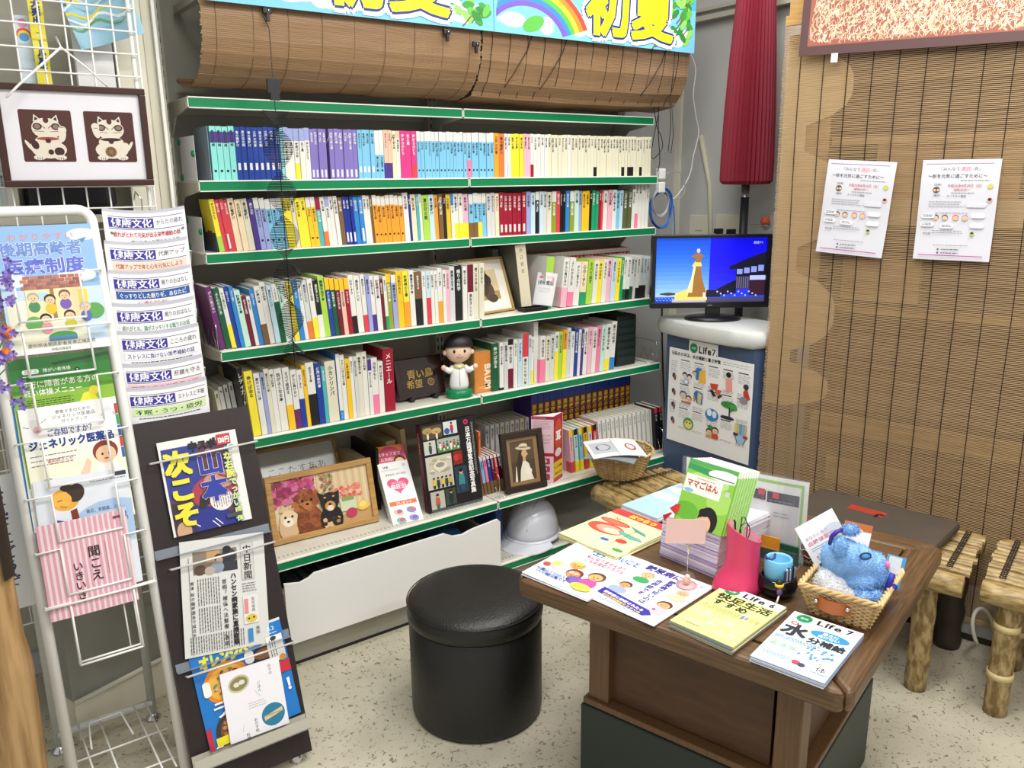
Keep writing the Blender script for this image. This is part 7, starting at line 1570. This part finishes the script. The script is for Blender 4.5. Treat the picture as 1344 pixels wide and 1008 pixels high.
# white poster board with green border in clear stand
bBR = onz(1049, 746, z0); T2 = onp(1062, 641, bBR, tv); T1 = onp(896, 600, bBR, tv)
W_ = (bBR-T1).dot(tu); Hh = T2.z-z0+.004; bTL = bBR-tu*W_+V((0, 0, Hh))
mx, w_, h_ = frame3(bTL, bTL+tu*W_, bTL-V((0, 0, Hh)), 0); 
mx = M.Translation(tuple(tv*.012)) @ mx
e = T('poster_stand', 'green bordered printed board standing in a clear stand on the low table', 'poster stand', mx=mx)
s = Sheet(w_, h_, lambda x, y: (0, 0, -.012*((x-50)/50)**2), 14, 4, page='f0f2f0', th=.002); H = s.H
for q in ((3, 3, 97, 5.4), (3, 3, 5, H-3), (95, 3, 97, H-3)): s.rect(*q, '9ccc6c')
s.rect(8, 9, 34, 13, 'e8c8a0'); s.rect(8.4, 9.4, 33.6, 12.6, 'f4f4f2'); s.lines(10, 10, 32, 12, 1, '5a6a3a', .9); s.rect(42, 12, 69, 20, '2c2c3c'); s.rect(70, 12, 94, 24, '26263a'); s.rect(63, 11, 68, 16, 'd03a50'); s.rect(74, 12, 79, 17, 'd03a50'); s.line(67, 16, 66, 22, .6, 'd03a50'); s.lines(72, 18, 92, 22, 2, '8a8aa4', .8)
s.rect(42, 21, 94, 70, 'dadade')
for i, k in enumerate(('3a4a5a', '3a3a3a', '3a9ab8', '4a9aa8', 'd84a4a', '8a5a4a', '2a4a8a', 'a04050')): s.ell(45, 25+i*4.6, 1.5, 1.5, k, n=10); s.lines(48, 24.2+i*4.6, 58, 25.8+i*4.6, 1, '9a9aa2', .6)
s.ell(72, 34, 1.4, 1.4, '2a2a30', n=10); s.ell(72, 40, 1.4, 1.4, 'e0a0a8', n=10); s.lines(76, 27, 88, 32, 2, '9a9aa2', .6)
s.put('board', e)
MB().bb((-.004, -h_+.0, .003), (w_+.004, .006, .0045), 'film').bb((-.004, -h_+.0, -.005), (w_+.004, .006, -.0035), 'film').bb((0, -h_, -.04), (w_, -h_+.003, .03), 'film').to('clear_holder', e)
MB().bb((w_*.62, -h_, .006), (w_-.006, -h_+.05, .012), '14503a').bb((w_*.62, -h_, .012), (w_-.006, -h_+.035, .018), 'film').to('green_tray', e); MB().bb((w_*.60, -h_+.03, .012), (w_*.84, -h_+.062, .015), 'e89a2a').to('orange_tab', e)
# pink boot vase
bc = onz(972, 772, z0)
e = T('boot_vase', 'bright pink rubber boot shaped holder with slanted opening beside lilac stack', 'holder', (bc.x, bc.y, z0), rad(-20))
mb = MB(); vs = []; fs = []; n = 36
prof = [(0, 1.0, .046), (.006, 1.0, .049), (.016, .95, .048), (.028, .80, .0445), (.040, .50, .041), (.052, .2, .0385), (.066, 0, .037), (.10, 0, .0365), (.138, 0, .038)]
for qi, (z, sh, rd) in enumerate(prof):
    for j in range(n):
        a = 2*pi*j/n; x = rd*cos(a)*(1+.16*sh)-.010*sh; y = rd*sin(a)*(1-.02*sh); zz = z
        if qi == len(prof)-1: zz = z-.020*cos(a-rad(-20))
        vs.append((x, y, zz))
for i in range(len(prof)-1):
    for j in range(n): fs.append((i*n+j, i*n+(j+1) % n, (i+1)*n+(j+1) % n, (i+1)*n+j))
fs.append(tuple(range(n))[::-1]); mb.add(vs, fs, 'pink_rubber', True)
top = vs[-n:]; inn = [(x*.86, y*.86, z-.001) for x, y, z in top]; inn2 = [(x*.84, y*.84, z-.07) for x, y, z in top]
mb.add(top+inn, [(j, (j+1) % n, n+(j+1) % n, n+j) for j in range(n)], 'pink_rubber', True); mb.add(inn+inn2, [(j, (j+1) % n, n+(j+1) % n, n+j) for j in range(n)], 'f0c8d0', True); mb.add(inn2, [tuple(range(n))], 'd8a0ac')
mb.to('boot', e)
g = T('eyeglasses', 'thin black folded eyeglasses standing inside the pink boot holder', 'glasses', (bc.x, bc.y, z0), rad(-20))
MB().tube([(-.016, .006, .09), (-.020, .006, .160), (-.024, .004, .166)], .0022, 'black_satin', 6).to('temple', g); MB().tube([(.012, .010, .09), (.014, .010, .150), (.006, .01, .166), (-.002, .008, .170), (-.006, .006, .145), (-.004, .004, .11)], .0012, 'black_satin', 6).to('temple', g)
MB().tube([(.004+.013*cos(t), .004, .134+.022*sin(t)) for t in [2*pi*q/20 for q in range(20)]], .0011, 'black_satin', 6, close=True).to('lens_rim', g)
# black cup with blue roll
cc_ = onz(1019, 779, z0)
e = T('pen_cup', 'squat glossy black cup holding a light blue roll and a small charm', 'cup', (cc_.x, cc_.y, z0)); e.scale = (.9, .9, .9)
MB().lathe([(.030, 0), (.034, .002), (.046, .018), (.049, .034), (.044, .048), (.040, .052), (.037, .049), (.042, .034), (.038, .01), (.001, .008)], 'cup_black', 32).to('cup', e)
e2 = T('blue_roll', 'light blue rolled strip with upright cards set in the black cup', 'roll', (cc_.x, cc_.y, z0+.011)); e2.scale = (.9, .9, .9)
MB().lathe([(.026, 0), (.032, .0), (.034, .06), (.033, .082), (.030, .085), (.026, .08), (.025, .0)], '6fb6dc', 28).to('roll', e2)
for i in range(7): MB().bb((-.020+.0058*i, -.036, .004), (-.016+.0058*i, -.032, .066+.003*(i % 3)), ['3a4a78', 'c8d4e0', '2a3a5a', 'e0e4ea', '4a6a9a', '1c2438', 'a8b8c8'][i]).to('card_strip', e2)
MB().tube([(.028*cos(t), .012+.01*sin(t*2), .086+.002*sin(9*t)) for t in [rad(70+q*14) for q in range(12)]], .003, '3a3470', 6).to('bead_trim', e2)
e3 = T('phone_charm', 'small black and yellow charm hanging over the black cup rim', 'charm', (cc_.x-.033, cc_.y-.029, z0+.036))
MB().ball((0, 0, .012), (.009, .008, .009), '2a2024').lathe([(.0095, .004), (.0100, .008), (.0092, .011)], 'e8c82a', 14).ball((0, -.002, -.008), (.007, .006, .010), '8a5aa0').to('figure', e3)
MB().tube([(-.004, -.004, -.016), (-.012, -.006, -.026), (-.014, -.004, -.034)], .0022, 'f0e8dc', 6).to('ribbon', e3)
# card clip with pink card
kc = onz(901, 768, z0+.006)
e = T('card_clip', 'clear pink dome card clip with upright steel wire on the diabetes booklet', 'card clip', (kc.x, kc.y, z0+.0058))
MB().lathe([(.0225, 0), (.024, .003), (.021, .017), (.015, .028), (.006, .034), (.001, .035)], 'film', 24).lathe([(.0225, 0), (.0235, .002), (.001, .002)], 'e8b8bc', 24).to('dome', e)
MB().ball((0, 0, .012), (.010, .008, .010), 'e8b090').ball((0, -.002, .022), .006, 'f0d0b8').to('figurine', e)
MB().tube([(0, 0, .033), (.001, 0, .075), (.003, 0, .102)], .0008, 'chrome', 6).tube([(.001, 0, .072), (.0018, 0, .085), (.003, 0, .100), (.004, 0, .108)], [.0008, .0034, .003, .0008], 'chrome', 8).to('wire', e)
cn = -fw; cn.z = 0; cn.normalize(); cx_ = V((-cn.y, cn.x, 0)); cx_ = cx_ if cx_.dot(rt) > 0 else -cx_
kt = kc+cn*.0045; q4 = [onp(*q, kt, cn) for q in ((875, 681), (928, 682), (874, 713))]
mx, w_, h_ = frame3(*q4); Sheet(w_, h_, page='ecc4c0', th=.0008).put('blank_card', None, mx, 'blank salmon pink card held up by the wire card clip', 'card')
pp = onz(862, 690, zp-.03)
e = T('folded_paper', 'red and green folded paper star tucked by the lilac stack', 'paper craft', mx=M.Translation(tuple(gBL+V((0, 0, .004))-pn*.012)))
MB().add([(-.02, 0, 0), (.002, -.004, .014), (-.012, -.012, .024), (-.03, -.004, .018)], [(0, 1, 2, 3)], 'd83038').add([(.01, -.004, .010), (.035, -.010, .03), (.018, -.002, .034), (-.004, 0, .028)], [(0, 1, 2, 3)], 'd83038').to('red_fold', e)
MB().add([(.085, -.006, .012), (.125, -.010, .008), (.115, -.004, .040)], [(0, 1, 2)], '3cc060').add([(.070, -.006, .030), (.100, -.008, .018), (.082, -.003, .056)], [(0, 1, 2)], '3cc060').add([(.09, -.007, .03), (.128, -.008, .025), (.12, -.003, .045)], [(0, 1, 2)], '2fae54').to('green_fold', e)

# ---------- wicker baskets ----------
def weave(ring, rows, zfun, k, amp, nst, r_=.0022, kst='wicker_dark'):
    """ring(t, f): point of the wall at turn t and height fraction f, outward normal"""
    mb = MB(); m = nst*4
    for i in range(rows):
        f = (i+.5)/rows; pts = []
        for q in range(m):
            t = q/m; p, n_ = ring(t, f); pts.append(p+n_*amp*cos(2*pi*nst*t+pi*i))
        mb.tube(pts, r_, k, 5, close=True)
    return mb
def stakes(ring, nst, r_, k):
    mb = MB()
    for q in range(nst):
        t = (q+.5)/nst; mb.tube([ring(t, f)[0] for f in (0, .35, .7, 1.0)], r_, k, 5)
    return mb
rbx = onz(823, 622, .41)
e = T('round_basket', 'round tan wicker basket on the bamboo bench by the shelf', 'basket', (1.372, -.300, .4095))
def rring(t, f): a = 2*pi*t; rd = .084+.036*f; return V((rd*cos(a), rd*sin(a), .006+.092*f)), V((cos(a), sin(a), 0))
o = weave(rring, 17, None, 'wicker', .0022, 26, .0022).to('weave', e, kind='stuff'); stakes(rring, 26, .003, 'wicker_dark').to('stakes', e, kind='stuff')
MB().lathe([(.0005, .002), (.084, .002), (.086, .008)], 'wicker_dark', 32).to('base', e)
mb = MB()
for ph in (0, pi, pi/2): mb.tube([((.121+.0035*cos(20*t+ph))*cos(t), (.121+.0035*cos(20*t+ph))*sin(t), .101+.0035*sin(20*t+ph)) for t in [2*pi*q/120 for q in range(120)]], .003, 'wicker', 5, close=True)
mb.to('rim', e)
for i, (lab, px4, zz) in enumerate((('plastic wrapped white reading glasses card lying across the round basket', ((765, 580), (832, 577), (790, 602)), .525), ('second clear packet under the first in the round basket', ((778, 586), (842, 592), (800, 606)), .517))):
    c_ = [onz(*q, zz) for q in px4]; mx, w_, h_ = frame3(*c_); s = Sheet(w_, h_, lambda x, y: (0, 0, .010*sin(pi*x/100)), 6, 4, page='eceef0' if i == 0 else '8a9298', th=.002)
    H = s.H
    if i == 0: s.rect(6, H*.2, 50, H*.8, 'c8ccd4'); s.ell(28, H*.5, 14, H*.18, '5a6a7a'); s.line(50, 4, 50, H-4, 1, '9aa0a8'); s.rect(54, 6, 97, H-6, 'f4f4f4'); s.ell(80, H*.5, 10, H*.2, 'b8302a'); s.ell(80, H*.5, 7, H*.13, 'f0e0e0')
    s.put('glasses_packet', None, mx, lab, 'packet', 'clear packets in the round basket')
# rectangular tray
F_, L_2, R_2 = onz(1139, 829, z0), onz(1063, 806, z0), onz(1182, 796, z0)
bu = (F_-L_2); lu = bu.length; bu.normalize(); bv = (R_2-F_); bv -= bu*bv.dot(bu); lv = max(.12, bv.length); bv.normalize()
BXM = M(((bu.x, bv.x, 0, L_2.x), (bu.y, bv.y, 0, L_2.y), (0, 0, 1, z0), (0, 0, 0, 1)))
e = T('wicker_tray', 'rectangular pale wicker tray with a leather handle holding the blue plush', 'basket', mx=BXM)
hb_ = .064
def tring(t, f):
    ex = .020*f; x0, y0, x1, y1 = -ex, -ex, lu+ex, lv+ex; w_, h_ = x1-x0, y1-y0; per = 2*(w_+h_); s_ = t*per
    if s_ < w_: p = (x0+s_, y0); n_ = (0, -1)
    elif s_ < w_+h_: p = (x1, y0+s_-w_); n_ = (1, 0)
    elif s_ < 2*w_+h_: p = (x1-(s_-w_-h_), y1); n_ = (0, 1)
    else: p = (x0, y1-(s_-2*w_-h_)); n_ = (-1, 0)
    return V((p[0], p[1], .004+hb_*f)), V((n_[0], n_[1], 0))
weave(tring, 13, None, 'wicker', .0018, 34, .0019).to('weave', e, kind='stuff'); stakes(tring, 34, .0024, 'wicker_dark').to('stakes', e, kind='stuff')
MB().bb((0, 0, .0005), (lu, lv, .004), 'wicker_dark').to('base', e)
for ph in range(3):
    MB().tube([tring(q/96, 1.0)[0]+tring(q/96, 1)[1]*(.004*cos(q*.9+ph*2.1))+V((0, 0, .004+.004*sin(q*.9+ph*2.1))) for q in range(96)], .0034, 'wicker', 6, close=True).to('rim_braid', e)
hdl = MB(); hdl.grid(lambda u, v: (lu*.10+lu*.62*u, -.012-.018*sin(pi*u)-.012*v*0, .030+.028*v-.0*u), 14, 2, 'orange_leather'); hdl.grid(lambda u, v: (lu*.10+lu*.62*(1-u), -.0095-.018*sin(pi*u), .030+.028*v), 14, 2, 'orange_leather')
ho = hdl.to('leather_handle', e, label='orange-brown leather handle')
for x in (.14, .68): MB().ball((lu*x, -.022, .046), (.005, .004, .005), 'chrome', 10, 6).to('rivet', ho)
# blue plush lying in the tray
inv2 = BXM.inverted()
def tb(px, py, d): return onp(px, py, PC+cn*d, cn)
PC = BXM @ V((lu*.50, lv*.45, .07))
def fuse(name, balls, k, parent, fur=0, fl_=.006, vox=.0035):
    mb = MB()
    balls = [(c, tuple(q*.9 for q in r_)) for c, r_ in balls]
    for c, r_ in balls: mb.ball(tuple(c), r_, k, 18, 12)
    o = mb.to(name, parent); md = o.modifiers.new('fuse', 'REMESH'); md.mode = 'VOXEL'; md.voxel_size = vox; md.use_smooth_shade = True
    m2 = o.modifiers.new('soft', 'SMOOTH'); m2.iterations = 6; m2.factor = .6
    if fur:
        fm = MB(); r = random.Random(len(balls)); vs = []; fs = []
        for q in range(fur):
            c, rr = balls[r.randrange(len(balls))]; rr = (rr,)*3 if not isinstance(rr, tuple) else rr
            a = r.uniform(0, 2*pi); b_ = r.uniform(-1, 1); d = V((cos(a)*(1-b_*b_)**.5, sin(a)*(1-b_*b_)**.5, b_)); p = V((c[0]+d.x*rr[0]*.97, c[1]+d.y*rr[1]*.97, c[2]+d.z*rr[2]*.97))
            if any(((p.x-c2[0])/r2[0])**2+((p.y-c2[1])/r2[1])**2+((p.z-c2[2])/r2[2])**2 < .88 for c2, r2 in [(cc, (r3,)*3 if not isinstance(r3, tuple) else r3) for cc, r3 in balls] if c2 is not c): continue
            tdir = (d+V((r.gauss(0, .5), r.gauss(0, .5), r.gauss(-.15, .5)))).normalized()*fl_; w_ = d.orthogonal().normalized()*.0009; w_ = M.Rotation(r.uniform(0, 6), 3, d) @ w_; i0 = len(vs)
            vs += [p-w_, p+w_, p+tdir]; fs.append((i0, i0+1, i0+2))
        fm.add([tuple(v) for v in vs], fs, k); fm.to('fur', o, kind='stuff')
    return o
# local frame of the toy: x towards image right, z up, y away from the viewer
TYM = M(((cx_.x, -cn.x, 0, PC.x), (cx_.y, -cn.y, 0, PC.y), (0, 0, 1, PC.z), (0, 0, 0, 1)))
def tl_(px, py, d=0): return TYM.inverted() @ onp(px, py, PC+cn*d, cn)
e = T('plush_toy', 'fluffy blue plush animal with white belly slumped in the wicker tray', 'plush toy', mx=TYM)
h1, h2, mz = tl_(1106, 732), tl_(1128, 738), tl_(1136, 752, .03)
fuse('head', [(h1, (.050, .048, .048)), (tl_(1120, 738), (.052, .046, .046)), (tl_(1146, 744), (.034, .036, .036)), (tl_(1126, 762, .022), (.040, .030, .026)), (tl_(1152, 758, .012), (.024, .026, .026)), (tl_(1106, 750), (.034, .036, .030))], 'plush_blue', e, 5200)
fuse('ear', [(tl_(1103, 719, .036), (.017, .010, .022)), (tl_(1102, 711, .030), (.012, .010, .012))], 'plush_blue', e, 700, vox=.0025)
fuse('ear', [(tl_(1116, 696, .0), (.020, .012, .013))], 'plush_blue', e, 500, vox=.0025)
fuse('arm', [(tl_(1134, 783, .050), (.020, .018, .014)), (tl_(1149, 783, .046), (.018, .016, .014)), (tl_(1124, 777, .04), (.014, .014, .012))], 'plush_blue', e, 1200, vox=.003)
fuse('belly', [(tl_(1093, 771, .020), (.040, .034, .034)), (tl_(1110, 779, .026), (.036, .032, .028)), (tl_(1080, 770, .0), (.018, .028, .022)), (tl_(1086, 762, .018), (.028, .022, .028))], 'plush_white', e, 2600)
ey = tl_(1136, 730, .046)
MB().tube([(ey.x+.011*cos(t), ey.y-.000, ey.z+.0075*sin(t)) for t in [2*pi*q/20 for q in range(20)]], .0018, '2a4a80', 6, close=True).ball((ey.x, ey.y+.001, ey.z), (.009, .004, .006), '5aa0e0').to('eye', e)
ck = tl_(1164, 742, .022); MB().ball(tuple(ck), (.005, .008, .010), 'e87aa8').to('cheek_spot', e)
rb_ = [tl_(1089, 714, .012), tl_(1092, 704, .022), tl_(1098, 698, .026), tl_(1105, 695, .018)]
MB().tube([tuple(p) for p in rb_], [.004, .005, .005, .004], '3a2a9a', 6).to('ribbon', e)
for a, b, nm in (((1164, 775), (1172, 753), 'first'), ((1162, 779), (1176, 769), 'second')):
    P, Q = onp(*a, PC+cn*.045, cn), onp(*b, PC+cn*.040, cn); MB().tube([P, (P+Q)/2+V((0, 0, .001)), Q], [.0055, .0068, .0062], '28289a', 8).to('blue_pouch', None, None, None, 'deep blue slim pouch at the toy nose, %s of two' % nm, cat='pouch', group='deep blue pouches in the tray')
def stand_sheet(name, px4, d, label, art, page='f2f2f4', cat='leaflet'):
    c_ = [onp(*q, PC+cn*d, (cn+V((0, 0, .25))).normalized()) for q in px4]; mx, w_, h_ = frame3(*c_); s = Sheet(w_, h_, page=page, th=.001); art(s); s.put(name, None, mx, label, cat)
def a1(s):
    H = s.H; s.ell(78, 46, 26, 18, 'd4d4dc'); s.ell(82, 60, 16, 10, 'd8cc8a'); s.text(8, 40, 'あなたにあう', 9, 'd87a88', b=.005, fit=60); s.text(8, 54, '血糖値測定', 11, 'd85a70', b=.01, fit=70); s.lines(10, 60, 74, 70, 2, '6a6a78', 1.2); s.rect(10, 100, 30, 108, '2a4a8a'); s.ell(16, 84, 3, 3, 'e0a0a8')
stand_sheet('tall_leaflet', ((1043, 694), (1092, 667), (1083, 748)), -.055, 'white leaflet tilted behind the blue plush with pink lettering', a1)
def a2(s): s.rect(0, 0, 100, s.H*.3, 'c8703a'); s.ell(50, s.H*.3, 20, 8, 'e8d0b0')
stand_sheet('food_leaflet', ((1110, 683), (1146, 691), (1104, 715)), -.075, 'small leaflet with food picture behind the plush ears', a2)
def a3(s): s.rect(0, 0, 100, s.H, 'dcdcea'); s.lines(10, 10, 90, 40, 3, 'a8a8c0', 1)
stand_sheet('lilac_leaflet', ((1160, 735), (1184, 748), (1150, 775)), -.01, 'lilac white leaflet beside the plush nose in the tray', a3)
def a4(s): s.rect(0, 0, 100, s.H, '4aa0d8'); s.rect(10, 6, 80, s.H*.5, 'd8e2ee')
stand_sheet('blue_folder', ((1166, 727), (1190, 733), (1170, 772)), -.07, 'bright blue folder leaning at the back of the wicker tray', a4, cat='folder')
# knitted red and green pouch behind the tray
kp = onz(1058, 745, z0)
mb = MB(); e = T('knitted_pouch', 'small red and green netted pouch between poster stand and wicker tray', 'pouch', (kp.x+.03, kp.y+.012, z0))
MB().ball((0, 0, .045), (.030, .022, .045), '8a3a48', 16, 10).to('pouch', e)
for i in range(7):
    mb.tube([(.031*cos(t)*sin(.35+i*.38), .023*sin(t)*sin(.35+i*.38), .045-.046*cos(.35+i*.38)+.003*sin(8*t)) for t in [2*pi*q/28 for q in range(28)]], .0013, 'c8ccae', 5, close=True)
mb.to('net', e, kind='stuff')
